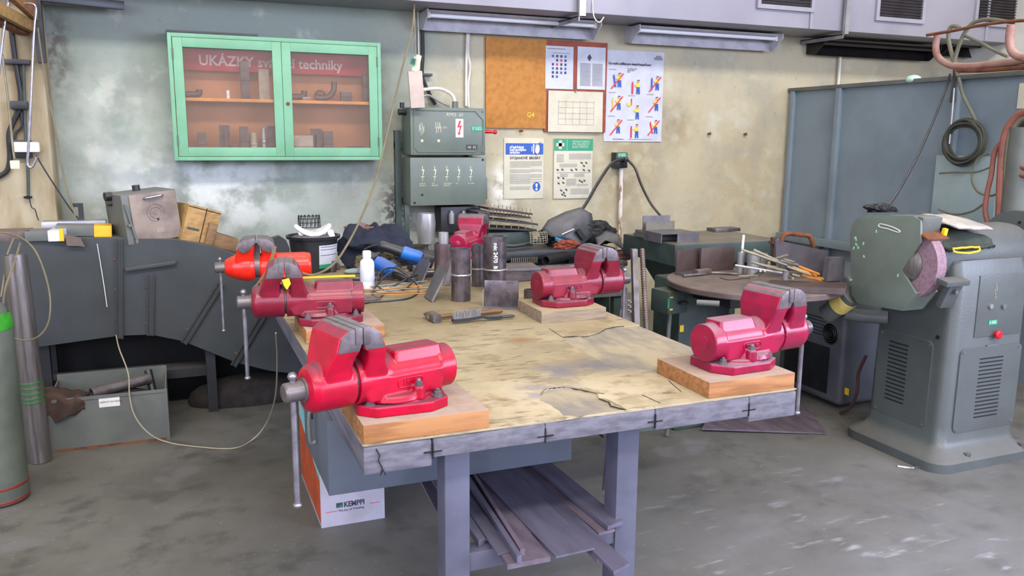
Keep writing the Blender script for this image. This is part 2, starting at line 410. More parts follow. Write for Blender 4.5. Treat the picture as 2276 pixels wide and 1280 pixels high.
# ================================================================== GREEN DISPLAY CABINET
YC = 5.2
def cz(py): return PY(600, py, YC).z
X0, X1, Z0, Z1 = .004, 1.222, 1.411, 2.124
t = thing('display_cabinet', 'pale green wall cabinet with two glazed doors showing welding samples', 'cabinet', ((X0+X1)/2, 5.3, Z0))
b = B(); w = .022
b.box(X0, X0+w, YC, WY-.001, Z0, Z1, .002); b.box(X1-w, X1, YC, WY-.001, Z0, Z1, .002)
b.box(X0+w, X1-w, YC, WY-.001, Z1-w, Z1, .002); b.box(X0+w, X1-w, YC, WY-.001, Z0, Z0+w, .002)
obj('carcass', b, m_cab, t)
m_cback = M('cabinet_back', '#b3774c', '#a0663e', .8, 0, 3)
obj('back_panel', B().box(X0+w, X1-w, WY-.012, WY-.003, Z0+w, Z1-w), m_cback, t)
zs = 1.76
obj('shelf', B().box(X0+w, X1-w, YC+.02, WY-.013, zs-.009, zs+.009, .001), M('shelf_wood', '#d78a35', '#c47b2c', .6), t)
m_glass = NT('dusty_glass'); mg = m_glass
mg.b.inputs['Base Color'].default_value = lin('#8a7a70'); mg.b.inputs['Roughness'].default_value = .35
mg.b.inputs['Alpha'].default_value = .17; m_glass = mg.m
xm = (X0+X1)/2+.012
for k, (xa, xb) in enumerate(((X0+w+.003, xm-.001), (xm+.001, X1-w-.003))):
    b = B(); za, zb = Z0+w+.002, Z1-w-.002; f = .052
    b.box(xa, xa+f, YC-.004, YC+.016, za, zb, .002); b.box(xb-f, xb, YC-.004, YC+.016, za, zb, .002)
    b.box(xa+f, xb-f, YC-.004, YC+.016, za, za+f, .002); b.box(xa+f, xb-f, YC-.004, YC+.016, zb-f, zb, .002)
    d = obj('cabinet_door', b, m_cab, t)
    obj('glass_pane', B().box(xa+f, xb-f, YC+.004, YC+.007, za+f, zb-f), m_glass, d)
    xh = xa if k == 0 else xb
    for z in (za+.09, zb-.09): obj('hinge', B().cyl((xh, YC-.006, z-.03), (xh, YC-.006, z+.03), .004, seg=8), m_bgrey, d)
    if k: obj('keyhole', B().cyl((xa+.026, YC-.008, 1.745), (xa+.026, YC-.003, 1.745), .011, seg=16), m_rust, d)
one_red = m_redp
b = B().box(X0+.03, X1-.03, 5.313, 5.317, 1.93, 2.06)
ban = obj('banner', b, M('red_banner', '#9e1f28', '#8a1a22', .8), t)
text('UKÁZKY svářecí techniky', .08, (X0+.163, 5.3125, 1.962), M('banner_letters', '#b9a59d', rough=.8), ban, bold=.0016, sx=.985)
# samples inside
m_samp = M('weld_sample', '#5a4a42', '#40342e', .5, .4, 20)
m_sampl = M('weld_sample_light', '#a08f78', '#8a7a66', .5, .2, 20)
sg = 'welding samples in the green cabinet'
def sample(x, z, w_, h, kind, label, m=None, y=5.3, rz=0):
    b = B()
    if z < zs: h *= 1.4
    if kind == 'plate': b.box(x-w_/2, x+w_/2, y-.02, y+.02, z, z+h, .002); b.cyl((x-w_/2, y-.021, z+h*.5), (x+w_/2, y-.021, z+h*.5), .004, seg=8)
    elif kind == 'tube': b.pipe((x, y, z), (x, y, z+h), w_/2, w_/2*.8, 18); b.lathe([(w_/2, h*.45), (w_/2+.003, h*.5), (w_/2, h*.55)], (x, y, z), (0, 0, 1), 18)
    elif kind == 'angle': b.box(x-w_/2, x+w_/2, y, y+.006, z, z+h); b.box(x-w_/2, x+w_/2, y-.05, y, z, z+.006)
    elif kind == 'cross': b.box(x-w_/2, x+w_/2, y-.004, y+.004, z, z+h); b.box(x-.004, x+.004, y-.04, y+.04, z, z+h*.8)
    elif kind == 'ring': b.lathe([(w_*.35, -.012), (w_*.5, -.012), (w_*.5, .012), (w_*.35, .012)], (x, y, z+w_*.5), (0, 1, .2), 24, True)
    elif kind == 'elbow': b.tube([(x-w_/2, y, z+.02), (x, y, z+.022), (x+w_*.3, y, z+h*.5), (x+w_*.35, y, z+h)], .018, 12)
    one('weld_sample', b, m or m_samp, label, 'sample', sg)
zl = Z0+w+.001; zu = zs+.0095
for a in (
 (.16, zl, .05, .1, 'plate', 'small upright plate sample at the far left of the cabinet bottom'),
 (.225, zl, .09, .035, 'angle', 'low light grey angle sample at the bottom left of the cabinet', m_sampl),
 (.29, zl, .06, .13, 'cross', 'dark crossed plate sample beside the low angle in the cabinet bottom'),
 (.345, zl, .07, .045, 'tube', 'short dark ring of tube at the front of the cabinet bottom left'),
 (.40, zl, .05, .125, 'plate', 'dark upright plate behind the short ring in the cabinet bottom'),
 (.455, zl, .045, .1, 'tube', 'pale cylindrical sample in the bottom of the left cabinet door', m_sampl),
 (.515, zl, .03, .12, 'tube', 'thin bright tube next to the pale cylindrical sample', m_gal),
 (.57, zl, .07, .13, 'cross', 'dark crossed plate nearest the middle stile, cabinet bottom left'),
 (.70, zl, .1, .18, 'ring', 'pale grey ring sample leaning just right of the middle stile', m_sampl),
 (.735, zl, .13, .09, 'plate', 'pale block sample below the ring in the right cabinet door', m_sampl, 5.26),
 (.83, zl, .07, .12, 'cross', 'brown crossed plate in the middle of the bottom right shelf'),
 (.9, zl, .06, .11, 'plate', 'brown upright plate right of the crossed plate in the right cabinet door'),
 (.99, zl, .1, .03, 'angle', 'low bright-edged angle towards the right end of the cabinet bottom', m_sampl),
 (1.07, zl, .12, .045, 'angle', 'low dark angle at the right end of the cabinet bottom'),
 (.13, zu, .09, .05, 'elbow', 'dark bent tube at the left end of the cabinet shelf'),
 (.32, zu, .02, .05, 'tube', 'tiny white tube standing on the left of the cabinet shelf', m_white),
 (.42, zu, .05, .22, 'plate', 'tall dark plate standing on the shelf behind the left door'),
 (.53, zu, .06, .18, 'angle', 'light brown upright angle on the shelf beside the tall dark plate', m_sampl),
 (.73, zu, .1, .06, 'elbow', 'dark bent tube on the shelf just right of the middle stile'),
 (.77, zu, .05, .02, 'plate', 'small pale plate lying on the shelf front behind the right door', m_sampl, 5.25),
 (.9, zu, .14, .12, 'elbow', 'large dark elbow sample on the shelf in the right door'),
 (.87, zu, .07, .19, 'ring', 'upright dark ring behind the large elbow on the shelf', None, 5.35),
 (1.02, zu, .07, .06, 'plate', 'brown block on the shelf right of the large elbow'),
 (1.15, zu, .05, .18, 'plate', 'tall dark plate at the right end of the cabinet shelf')): sample(*a)
one('loose_board', B().box(.0, .5, 5.22, 5.36, Z1+.001, Z1+.018, .002), m_blackp, 'thin dark board lying on top of the green cabinet at its left', 'board')
# ================================================================== ELECTRICAL BOXES
YB = 5.14
def bx(px): return PY(px, 350, YB).x
def bz(py): return PY(990, py, YB).z
def bpt(px, py, dy=0): return PY(px, py, YB-dy)
xL, xR = bx(913), bx(1079)
t = thing('mounting_rack', 'dark green steel mounting frame carrying the electrical boxes on the wall', 'frame', ((xL+xR)/2, 5.36, .6))
b = B()
for x in (xL-.045, xR-.05): b.box(x, x+.04, 5.36, WY-.001, .55, bz(290), .003)
b.box(xL-.03, xL, YB+.05, YB+.075, .5, bz(455)-.0, .003)
for z in (.75, bz(330)): b.box(xL-.045, xR-.01, 5.37, WY-.001, z, z+.04)
obj('upright', b, m_dgreen, t)
zt, zb_ = bz(239), bz(345)
t = thing('switch_box', 'upper grey-green electrical box with red lightning sign and writing', 'electrical box', ((xL+xR)/2, 5.27, zb_))
obj('box_body', B().box(xL, xR, YB+.02, 5.358, zb_, zt, .012), m_box, t)
b = B(); b.box(xL, xR, YB, YB+.018, zb_, zt, .008)
lid = obj('lid', b, m_box, t)
b = B(); x0, x1, z0, z1 = xL+.02, xR-.018, zb_+.02, zt-.02; c = .055
pl = [(x0, z0+c*.5), (x0+c*.5, z0), (x1-c, z0), (x1, z0+c), (x1, z1-c), (x1-c, z1), (x0+c*.2, z1), (x0, z1-c*.2)]
b.tube([Vector((p[0], YB-.001, p[1])) for p in pl], .004, 6, raw=True, closed=True)
obj('lid_rib', b, m_box, lid)
b = B()
for x in (x0+.005, x1): 
    for z in (z0, z1): b.cyl((x, YB-.006, z), (x, YB, z), .007, seg=10)
obj('screw', b, m_bgrey, lid)
text('RMO  60', .03, bpt(992, 258, .001), m_paper2, lid)
p = bpt(1021, 285, .0)
sg_ = obj('warning_plate', B().box(p.x-.026, p.x+.026, YB-.003, YB-.0002, p.z-.058, p.z+.058), m_white, lid)
def bolt(x, z, s, y, mat, par, name='lightning_mark', mir=1, arrow=True):
    P = [(.25, 1), (-.05, 1), (-.35, .05), (.05, .15), (-.15, -.6), (-.3, -.5), (-.08, -1), (.22, -.55), (.02, -.6), (.35, .42), (-.02, .3)]
    b = B(); b.prism([(x+mir*p[0]*s, z+p[1]*s) for p in P], 'y', y-.0008, y); return obj(name, b, mat, par, 0)
bolt(p.x, p.z, .047, YB-.0035, m_redp, sg_)
def vyp(x, y, z, w_, h, par, name='warning_label'):
    o = obj(name, B().box(x-w_/2, x+w_/2, y-.002, y-.0002, z-h/2, z+h/2), m_greenp, par, 0)
    bolt(x-w_*.38, z, h*.36, y-.0025, m_white, o)
    text('HLAVNÍ\nVYPÍNAČ', h*.36, (x-w_*.22, y-.0025, z+h*.1), m_white, o, sx=w_/h*.4)
    return o
q = bpt(1061, 286); vyp(q.x, YB, q.z, .08, .032, lid)
for px, py, s, n in ((938, 288, .03, 6), (975, 288, .034, 7)):
    b = B()
    for k in range(n):
        c0 = bpt(px+(k-n/2)*2, py+random.uniform(-18, 6), .001); b.box(c0.x-.0015, c0.x+.0015, YB-.0012, YB-.0002, c0.z-.04, c0.z)
    obj('diagram_mark', b, m_paper2, lid, 0)
text('VTI', .02, bpt(984, 286, .001), m_paper2, lid)
for px in (938, 975): q = bpt(px, 312); obj('diagram_mark', B().box(q.x-.008, q.x+.008, YB-.0012, YB-.0002, q.z-.01, q.z+.006), m_paper2, lid, 0)
q = bpt(1049, 327)
np_ = obj('number_plate', B().box(q.x-.038, q.x+.038, YB-.003, YB, q.z-.016, q.z+.016), m_blackp, lid)
text('40  35', .022, (q.x-.03, YB-.0035, q.z-.008), m_paper2, np_)
# red switch handle on the right side
h = bpt(1080, 292)
b = B().cyl((xR-.002, YB+.06, h.z), (xR+.07, YB+.03, h.z-.004), .014, .009, 14); b.sph((xR+.078, YB+.03, h.z-.004), .015)
obj('switch_handle', b, M('red_plastic', '#b81a22', '#a0161e', .3), t)
b = B().cyl((xL-.003, YB+.1, zt-.03), (xL-.05, YB+.1, zt-.03), .02, seg=14); b.cyl((xL-.02, YB+.12, zt-.005), (xL-.02, YB+.12, zt+.03), .015, seg=12); obj('cable_gland', b, m_blackp, t)
obj('cable_gland', B().cyl((bx(1025), YB+.12, zt), (bx(1025), YB+.12, zt+.045), .022, .02, 8), m_bgrey, t)
# lower box
zt2, zb2 = bz(350), bz(456)
t = thing('switch_box', 'lower grey-green electrical box with a row of five lightning marks', 'electrical box', ((xL+xR)/2, 5.27, zb2))
obj('box_body', B().box(xL, xR, YB+.02, 5.358, zb2, zt2, .01), m_box, t)
lid = obj('lid', B().box(xL-.006, xR+.004, YB-.004, YB+.018, zb2, zt2, .006), m_box, t)
YB2 = YB-.004
for i, px in enumerate((939, 966, 993, 1019, 1046)):
    q = PY(px, 383, YB2); b = B()
    b.box(q.x-.0015, q.x+.0015, YB2-.001, YB2-.0002, q.z+.01, q.z+.04); b.prism([(q.x-.012, q.z+.012), (q.x+.012, q.z+.02), (q.x+.004, q.z-.02), (q.x, q.z-.02), (q.x+.005, q.z+.012)], 'y', YB2-.001, YB2-.0002)
    b.box(q.x-.001, q.x+.001, YB2-.001, YB2-.0002, q.z-.055, q.z-.025); b.box(q.x-.01, q.x+.01, YB2-.001, YB2-.0002, q.z-.03, q.z-.026)
    obj('lightning_mark', b, M('mark_yellow', '#cfc9a8', rough=.7) if i == 0 else bpy.data.materials['mark_yellow'], lid, 0)
    text(('ZÁSUV\nKRUHY', 'VTI\nBRUSKY', 'VRTAČKA\nBRUSKY', 'LIS', 'SV. AGR.')[i], .0125, (q.x-.02, YB2-.001, q.z-.075), m_paper2, lid)
b = B()
for x, z in ((xL+.02, zb2+.02), (xR-.02, zt2-.015), (xL+.07, zb2+.07)): b.cyl((x, YB2-.004, z), (x, YB2, z), .007, seg=10)
obj('screw', b, m_dark, lid)
obj('side_flap', B().box(xR+.004, xR+.022, YB+.02, YB+.12, zb2+.03, zt2-.13, .003), m_box, t)
# gear below the boxes
t = thing('contactor_unit', 'dark contactor gear with two pale fuses below the electrical boxes', 'switch gear', (bx(1020), 5.25, bz(520)))
obj('base', B().box(bx(985), bx(1075), YB+.06, 5.35, bz(522), bz(462), .006), m_blackp, t)
for px in (1008, 1035): q = bpt(px, 488); obj('fuse', B().cyl((q.x, YB+.04, q.z-.03), (q.x, YB+.04, q.z+.04), .02, seg=16).cyl((q.x, YB+.04, q.z+.04), (q.x, YB+.04, q.z+.055), .012, seg=12), m_gal, t)
t = thing('machine_shield', 'light grey curved metal shield standing below the boxes, behind the pipes', 'shield', (bx(948), 5.0, bz(560)))
b = B(); q0, q1 = PY(925, 470, 5.0), PY(968, 540, 5.0)
b.lathe([(.05, 0), (.062, .12), (.055, .19), (.052, .19), (.059, .12), (.047, 0)], ((q0.x+q1.x)/2, 5.0, q1.z), (0, 0, 1), 24, True); obj('shield_shell', b, m_gal, t)
q = PY(968, 548, 4.98); obj('wheel_cover', B().cyl((q.x, 4.96, q.z), (q.x, 5.0, q.z), .055, seg=28), m_bgrey, t)
obj('stem', B().cyl(((q0.x+q1.x)/2, 5.0, .7), ((q0.x+q1.x)/2, 5.0, q1.z), .02, seg=14), m_alum, t)
# ------------------------------------------------ conduits and cables above the boxes
def cable(name, pts, r, mat, label, cat='cable', group=None, n=8, seg=8): return one(name, B().tube(pts, r, seg, n), mat, label, cat, group)
def pts(Y, *pp): return [PY(x, y, Y) for x, y in pp]
cable('wall_cable', pts(5.37, (938, -10), (939, 60), (940, 120), (938, 165), (944, 185), (958, 215), (968, 232)), .012, m_black, 'thick black cable running down the wall into the upper electrical box')
cable('wall_cable', pts(5.38, (928, -10), (930, 60), (931, 120), (934, 160)), .006, m_conduit, 'thin pale cable down the wall just left of the thick black one')
cable('conduit_pipe', pts(5.38, (1039, 70), (1037, 120), (1036, 180), (1036, 236)), .009, m_conduit, 'straight pale conduit on the wall between the boxes and the orange board', n=4)
cable('conduit_pipe', pts(5.375, (1042, 70), (1041, 118), (1045, 150), (1041, 190), (1042, 238)), .007, m_conduit, 'thin bulging pale cable tied beside the straight conduit above the boxes')
one('cable_clip', B().box(PY(940, 166, 5.37).x-.02, PY(940, 166, 5.37).x+.06, 5.35, 5.399, PY(940, 166, 5.37).z-.008, PY(940, 166, 5.37).z+.008, .002), m_blackp, 'black clip holding the thick wall cable above the electrical box', 'clip')
gp = Vector((bx(1025), YB+.12, zt+.045))
cable('flex_hose', [gp+Vector((-.0, 0, -.012)), gp+Vector((-.02, 0, .04)), gp+Vector((-.09, 0, .075)), gp+Vector((-.17, 0, .075)), gp+Vector((-.25, 0, .05)), gp+Vector((-.28, .02, -.04))], .011, m_conduit, 'pale armoured hose looping over the top of the electrical box', 'hose')
cable('flex_hose', [gp+Vector((-.03, .03, -.03)), gp+Vector((-.1, .03, .0)), gp+Vector((-.17, .03, .035)), gp+Vector((-.23, .02, .02))], .008, m_gal, 'grey cable under the pale hose on top of the electrical box', 'cable')
# hanging tag
t = thing('hanging_tag', 'long pinkish-white stick with small green sign hanging over the electrical box', 'tag', PY(925, 245, 5.08))
a, c = PY(922, 158, 5.08), PY(928, 240, 5.08)
obj('stick', B().obox((a+c)/2, (.09, .02, (a-c).length+.0), rotm(0, -4), .004), M('pinkish_board', '#b7a69d', '#a8958c', .7, scale=8), t)
q = PY(918, 136, 5.07); o = obj('green_sign', B().obox(q, (.034, .008, .042), rotm(0, 14), .002), m_greenp, t)
obj('sign_face', B().obox(q-Vector((0, .005, 0)), (.02, .002, .027), rotm(0, 14)), m_blackp, o)
obj('paper_strip', B().obox(PY(926, 140, 5.085), (.045, .004, .1), rotm(0, 12)), m_paper2, t)
obj('cord', B().tube(pts(5.08, (924, 125), (922, 60), (920, -5)), .004), m_rod, t)
# hanging brown cable from the duct to the orange vise
cable('long_cable', [PY(921, -8, 5.05), PY(917, 60, 5.0), PY(892, 160, 4.85), PY(862, 290, 4.7), PY(835, 400, 4.5), PY(800, 490, 4.25), PY(762, 560, 4.0), PY(735, 592, 3.85), PY(700, 610, 3.72), PY(672, 607, 3.68)], .0055, m_cord, 'long brown cord hanging from the duct down to the orange vise', 'cord')
# ================================================================== BOARDS, PAPERS, SIGNS
def quad(px0, py0, px1, py1, Y): a, c = PY(px0, py0, Y), PY(px1, py1, Y); return a.x, c.x, c.z, a.z   # x0,x1,z0,z1
m_cork = M('cork', '#ad7434', '#9c672c', .8, 0, 30, bump=.1)
x0, x1, z0, z1 = quad(1079.5, 81, 1212, 286, 5.385); 
bd = thing('pin_board', 'plain orange-brown board on the wall beside the electrical boxes', 'board', ((x0+x1)/2, 5.39, z0))
obj('board', B().box(x0, x1, 5.38, WY-.001, z0, z1, .002), m_cork, bd)
q = PY(1177, 256, 5.38); text('G4', .045, (q.x-.02, 5.3795, q.z-.012), m_yel, bd, 'chalk_mark')
one('hook_nail', B().cyl((PY(1158, 291, 5.38).x, 5.36, PY(1158, 291, 5.38).z), (PY(1158, 291, 5.38).x, 5.399, PY(1158, 291, 5.38).z), .009, .006, 12), m_rust, 'small brown knob on the wall below the orange board', 'knob')
x0, x1, z0, z1 = quad(1212, 88, 1345, 294, 5.385); z1 += .0
nb = one('notice_board', B().box(x0, x1, 5.382, WY-.001, z0, z1, .002), M('red_brown_board', '#8c4430', '#7d3b29', .75, scale=12), 'red-brown notice board carrying three pinned papers', 'board')
def sheet(name, q, y, label, mat, curl=.004):
    x0, x1, z0, z1 = q; b = B(); n = 6
    vs, fs = [], []
    for i in range(n+1):
        for j in range(n+1):
            u, v = i/n, j/n; d = curl*((1-v)**2)*(.4+.6*u)
            vs.append((x0+(x1-x0)*u, y-d, z0+(z1-z0)*v))
    for i in range(n):
        for j in range(n): k = i*(n+1)+j; fs.append((k, k+n+1, k+n+2, k+1))
    N = len(vs); vs += [(p[0], p[1]+.0009, p[2]) for p in vs]
    fs += [tuple(N+i for i in f[::-1]) for f in fs]
    b.poly(vs, fs)
    return one(name, b, mat, label, 'paper')
def marks(par, y, rects, mat, name='printed_mark'):
    b = B()
    for x0, x1, z0, z1 in rects: b.box(x0, x1, y-.0006, y-.0001, z0, z1)
    return obj(name, b, mat, par, 0)
q = quad(1213, 101, 1273, 199, 5.378); p1 = sheet('paper_sheet', q, 5.378, 'white sheet with rows of small symbols, upper left on the notice board', m_paper)
W_, H_ = q[1]-q[0], q[3]-q[2]
R = [[], [], []]
for r_ in range(6):
    for c_ in range(4):
        if (r_ == 1 and c_ == 0) or (r_ == 5 and c_ > 1): continue
        x = q[0]+W_*(.26+.15*c_); z = q[3]-H_*(.22+.095*r_); R[0 if (r_+c_) % 3 else (1 if r_ in (1, 2) else 2)].append((x-.007, x+.007, z-.012, z+.004))
ym = 5.3735
marks(p1, ym, R[0], m_ink); marks(p1, ym, R[1] or R[0][:1], m_redp); marks(p1, ym, R[2], m_bluep)
marks(p1, ym, [(q[0]+W_*.25, q[0]+W_*.85, q[3]-H_*.165, q[3]-H_*.155), (q[0]+W_*.05, q[0]+W_*.7, q[3]-H_*.07, q[3]-H_*.055)], m_grey, 'printed_line')
q = quad(1284, 103, 1344, 200, 5.378); p2 = sheet('paper_sheet', q, 5.378, 'white sheet with a black diamond, upper right on the notice board', m_paper)
W_, H_ = q[1]-q[0], q[3]-q[2]; xc, zc = q[0]+W_*.42, q[3]-H_*.25
b = B().prism([(xc-.016, zc), (xc, zc-.024), (xc+.016, zc), (xc, zc+.024)], 'y', ym-.0006, ym); obj('black_diamond', b, m_ink, p2, 0)
marks(p2, ym, [(q[0]+W_*(.1+.43*c_), q[0]+W_*(.47+.43*c_), q[3]-H_*(.4+.03*k), q[3]-H_*(.388+.03*k)) for c_ in (0, 1) for k in range(18)], m_grey, 'printed_line')
q = quad(1219, 201, 1338, 294, 5.372); p3 = sheet('paper_sheet', q, 5.371, 'large yellowed sheet with a faint plan, lower half of the notice board', m_paper2)
W_, H_ = q[1]-q[0], q[3]-q[2]; L = []
for k in range(6): x = q[0]+W_*(.18+.13*k); L.append((x, x+.0012, q[2]+H_*.18, q[2]+H_*.78))
for k in range(5): z = q[2]+H_*(.18+.14*k); L.append((q[0]+W_*.18, q[0]+W_*.83, z, z+.0012))
marks(p3, 5.3665, L, m_grey, 'printed_line')
one('push_pin', B().cyl((PY(1280, 203, 5.36).x, 5.355, PY(1280, 203, 5.36).z), (PY(1280, 203, 5.36).x, 5.372, PY(1280, 203, 5.36).z), .006, seg=12), m_rod, 'small pin at the top of the yellowed sheet', 'pin')
# safety poster
q = quad(1345.5, 106, 1475, 315, 5.393)
q = (PY(1344, 210, 5.393).x, PY(1473.5, 210, 5.393).x, q[2], q[3]-.012)
po = sheet('safety_poster', q, 5.396, 'white safety poster with nine small pictures of workers and gas cylinders', m_paper, .006)
po['category'] = 'poster'
W_, H_ = q[1]-q[0], q[3]-q[2]; yp = 5.389
def P_(u, v): return q[0]+W_*u, q[3]-H_*v
text('Co mohu udělat pro vlastní bezpečnost', .0215, (q[0]+W_*.05, yp, q[3]-H_*.155), m_ink, po, 'title', bold=.0006)
text('Dr. svářecí sekce\nsvazu sváření\nBrno', .011, (q[0]+W_*.37, yp, q[3]-H_*.2), m_ink, po, 'subtitle')
marks(po, yp, [(q[0]+W_*.83, q[0]+W_*.96, q[3]-H_*.085, q[3]-H_*.06), (q[0]+W_*.86, q[0]+W_*.94, q[3]-H_*.06, q[3]-H_*.04)], m_grey, 'printed_mark')
text('Linde Technoplyn a.s.', .011, (q[0]+W_*.15, yp, q[3]-H_*.978), m_ink, po, 'printed_line')
marks(po, yp, [(q[0]+W_*.42, q[0]+W_*.82, q[3]-H_*.976, q[3]-H_*.971)]+[(P_(u, 0)[0]-.02, P_(u, 0)[0]+.04, P_(0, v)[1], P_(0, v)[1]+.003) for u, v in ((.1, .21), (.1, .46), (.43, .49), (.75, .47), (.1, .72), (.43, .76), (.75, .72))], m_grey, 'printed_line')
m_skin = M('print_skin', '#c98f72', rough=.8)
def pict(u, v, cyl=None, slash=False, lean=0, bend=0):
    x, z = P_(u, v); k = .05; y = yp
    def pr_(poly, m, nm, dy=0):
        b = B(); b.prism([(x+a*k, z+c*k) for a, c in poly], 'y', y-.0006-dy, y-.0001); obj(nm, b, m, po, 0)
    o = .35
    pr_([(o-.25, -.9), (o-.05, -.9), (o+.02, -.2), (o+.12, -.9), (o+.35, -.9), (o+.28, .1), (o-.2, .1)], m_bluep, 'picture')
    pr_([(o-.22+bend, .1), (o+.28, .1), (o+.26-bend, .62), (o-.18-bend, .62), (o-.55, .35), (o-.5, .22)], m_yel, 'picture')
    pr_([(o-bend+.05+.2*math.cos(a*PI/5), .85+.22*math.sin(a*PI/5)) for a in range(10)], m_skin, 'picture')
    pr_([(o-bend-.15, .95), (o-bend+.25, .95), (o-bend+.2, 1.1), (o-bend-.08, 1.1)], m_ink, 'picture', .0002)
    if cyl:
        c = -.55
        pr_([(c-.13+lean, -.9), (c+.13+lean, -.9), (c+.13, .55), (c+.05, .85), (c-.05, .85), (c-.13, .55)], cyl, 'picture')
    if slash: pr_([(-1.0, -1.1), (-.85, -1.2), (1.05, .95), (.93, 1.08)], m_redp, 'slash', .0004)
pict(.2, .33, m_bluep, True, .3); pict(.52, .4, m_redp); pict(.85, .35, m_bluep, True)
pict(.2, .58, m_yel, True); pict(.52, .68, None); pict(.85, .58, None, True)
pict(.2, .84, None, True); pict(.52, .89, m_redp); pict(.85, .84, m_redp, True, .4)
x, z = P_(.42, .575); marks(po, yp, [(x-.02, x+.012, z-.02, z+.004)], m_yel, 'picture'); marks(po, yp, [(x+.012, x+.02, z-.012, z+.035)], m_redp, 'picture')
# blue grinder sign
q = quad(1120.5, 306.5, 1207.5, 440.5, 5.39)
sb = one('grinder_sign', B().box(q[0], q[1], 5.392, WY-.0005, q[2], q[3], .001), m_paper2, 'cream sign with blue heading and exclamation mark about pedestal grinders', 'sign')
W_, H_ = q[1]-q[0], q[3]-q[2]; y = 5.392
def U(u, v): return q[0]+W_*u, q[3]-H_*v
def rect(par, u0, v0, u1, v1, m, nm, yy=None):
    a, c = U(u0, v0), U(u1, v1); return marks(par, yy or y, [(a[0], c[0], c[1], a[1])], m, nm)
rect(sb, .04, .085, .985, .27, m_bluep, 'blue_heading')
for k, s_ in enumerate(('předcházej', 'nejčastějším', 'úrazům')): a = U(.14, .165+.044*k); text(s_, .0245, (a[0], y-.0008, a[1]), m_white, sb, bold=.0006)
a = U(.15, .345); text('STOJANOVÉ  BRUSKY', .0235, (a[0], y-.0003, a[1]), m_ink, sb, bold=.0009, sx=1.02)
L = []
for v0, n in ((.385, 5), (.52, 3), (.6, 4), (.68, 2), (.72, 2), (.8, 3)):
    for k in range(n): a = U(.15, v0+.021*k); c = U(.96 if (k < n-1 and v0 < .75) else .66, v0+.021*k+.009); L.append((a[0], c[0], c[1], a[1]))
marks(sb, y, L, m_grey, 'printed_line')
a = U(.83, .175); b = B()
b.prism([(a[0]+.02*math.cos(t_*PI/8)*.9, a[1]+.034*math.sin(t_*PI/8)) for t_ in range(16)], 'y', y-.0012, y-.0006); b.box(a[0]-.032, a[0]-.023, y-.0012, y-.0006, a[1]-.033, a[1]+.033); b.box(a[0]-.043, a[0]-.039, y-.0012, y-.0006, a[1]-.018, a[1]+.018)
obj('wheel_symbol', b, m_white, sb, 0)
b = B().tube([(a[0]+.028, y-.001, a[1]+.045), (a[0]-.01, y-.001, a[1]+.02), (a[0]-.018, y-.001, a[1]-.02), (a[0]-.005, y-.001, a[1]-.045)], .0022, 6); obj('scrawl', b, m_ink, sb, 0)
a = U(.825, .805); b = B().prism([(a[0]+.03*math.cos(t_*PI/16), a[1]+.033*math.sin(t_*PI/16)) for t_ in range(32)], 'y', y-.0006, y); mk = obj('mandatory_disc', b, m_bluep, sb, 0)
b = B().prism([(a[0]-.009, a[1]+.022), (a[0]+.009, a[1]+.022), (a[0]+.004, a[1]-.006), (a[0]-.004, a[1]-.006)], 'y', y-.0012, y-.0007); b.prism([(a[0]+.0085*math.cos(t_*PI/8), a[1]-.018+.008*math.sin(t_*PI/8)) for t_ in range(16)], 'y', y-.0012, y-.0007); obj('exclamation', b, m_white, mk, 0)
# first-aid sign
q = quad(1232.5, 308, 1315, 440, 5.385)
fa = one('first_aid_sign', B().box(q[0], q[1], 5.386, WY-.0005, q[2], q[3], .001), m_paper2, 'cream first-aid sign with green heading and white cross', 'sign')
W_, H_ = q[1]-q[0], q[3]-q[2]; y = 5.386
rect(fa, 0, 0, 1, .2, m_greenp, 'green_heading')
a = U(.15, .1); marks(fa, y-.0006, [(a[0]-.032, a[0]+.032, a[1]-.0115, a[1]+.0115), (a[0]-.0125, a[0]+.0125, a[1]-.031, a[1]+.031)], m_paper2, 'white_cross')
rect(fa, .32, .01, .328, .19, m_paper2, 'divider', y-.0006)
for k, s_ in enumerate(('PRVNÍ POMOC', 'PŘI ÚRAZECH', 'ELEKTŘINOU')): a = U(.46, .065+.044*k); text(s_, .0215, (a[0], y-.0008, a[1]), m_paper2, fa)
L = []; D = []
for u0, u1, v0, n in ((.06, .25, .26, 7), (.38, .96, .25, 5), (.14, .6, .42, 3), (.06, .96, .56, 1), (.16, .36, .585, 3), (.52, .8, .585, 3), (.32, .58, .67, 6), (.6, .9, .76, 2), (.44, .92, .84, 5)):
    for k in range(n): a, c = U(u0, v0+.02*k), U(u1, v0+.02*k+.009); L.append((a[0], c[0], c[1], a[1]))
for u, v in ((.72, .4), (.84, .4), (.78, .45), (.1, .515), (.22, .51), (.46, .52), (.58, .51), (.78, .52), (.92, .53), (.12, .645), (.25, .655), (.13, .74), (.25, .73), (.68, .7), (.8, .7), (.74, .72), (.2, .86), (.27, .9), (.33, .85), (.23, .93), (.3, .95)):
    a = U(u, v); D += [(a[0]-.006, a[0]+.006, a[1]-.003, a[1]+.004), (a[0]-.002, a[0]+.008, a[1]-.009, a[1]-.002), (a[0]-.009, a[0]-.004, a[1]-.006, a[1]+.008)]
marks(fa, y, L, m_grey, 'printed_line'); marks(fa, y, D, m_ink, 'small_drawing')
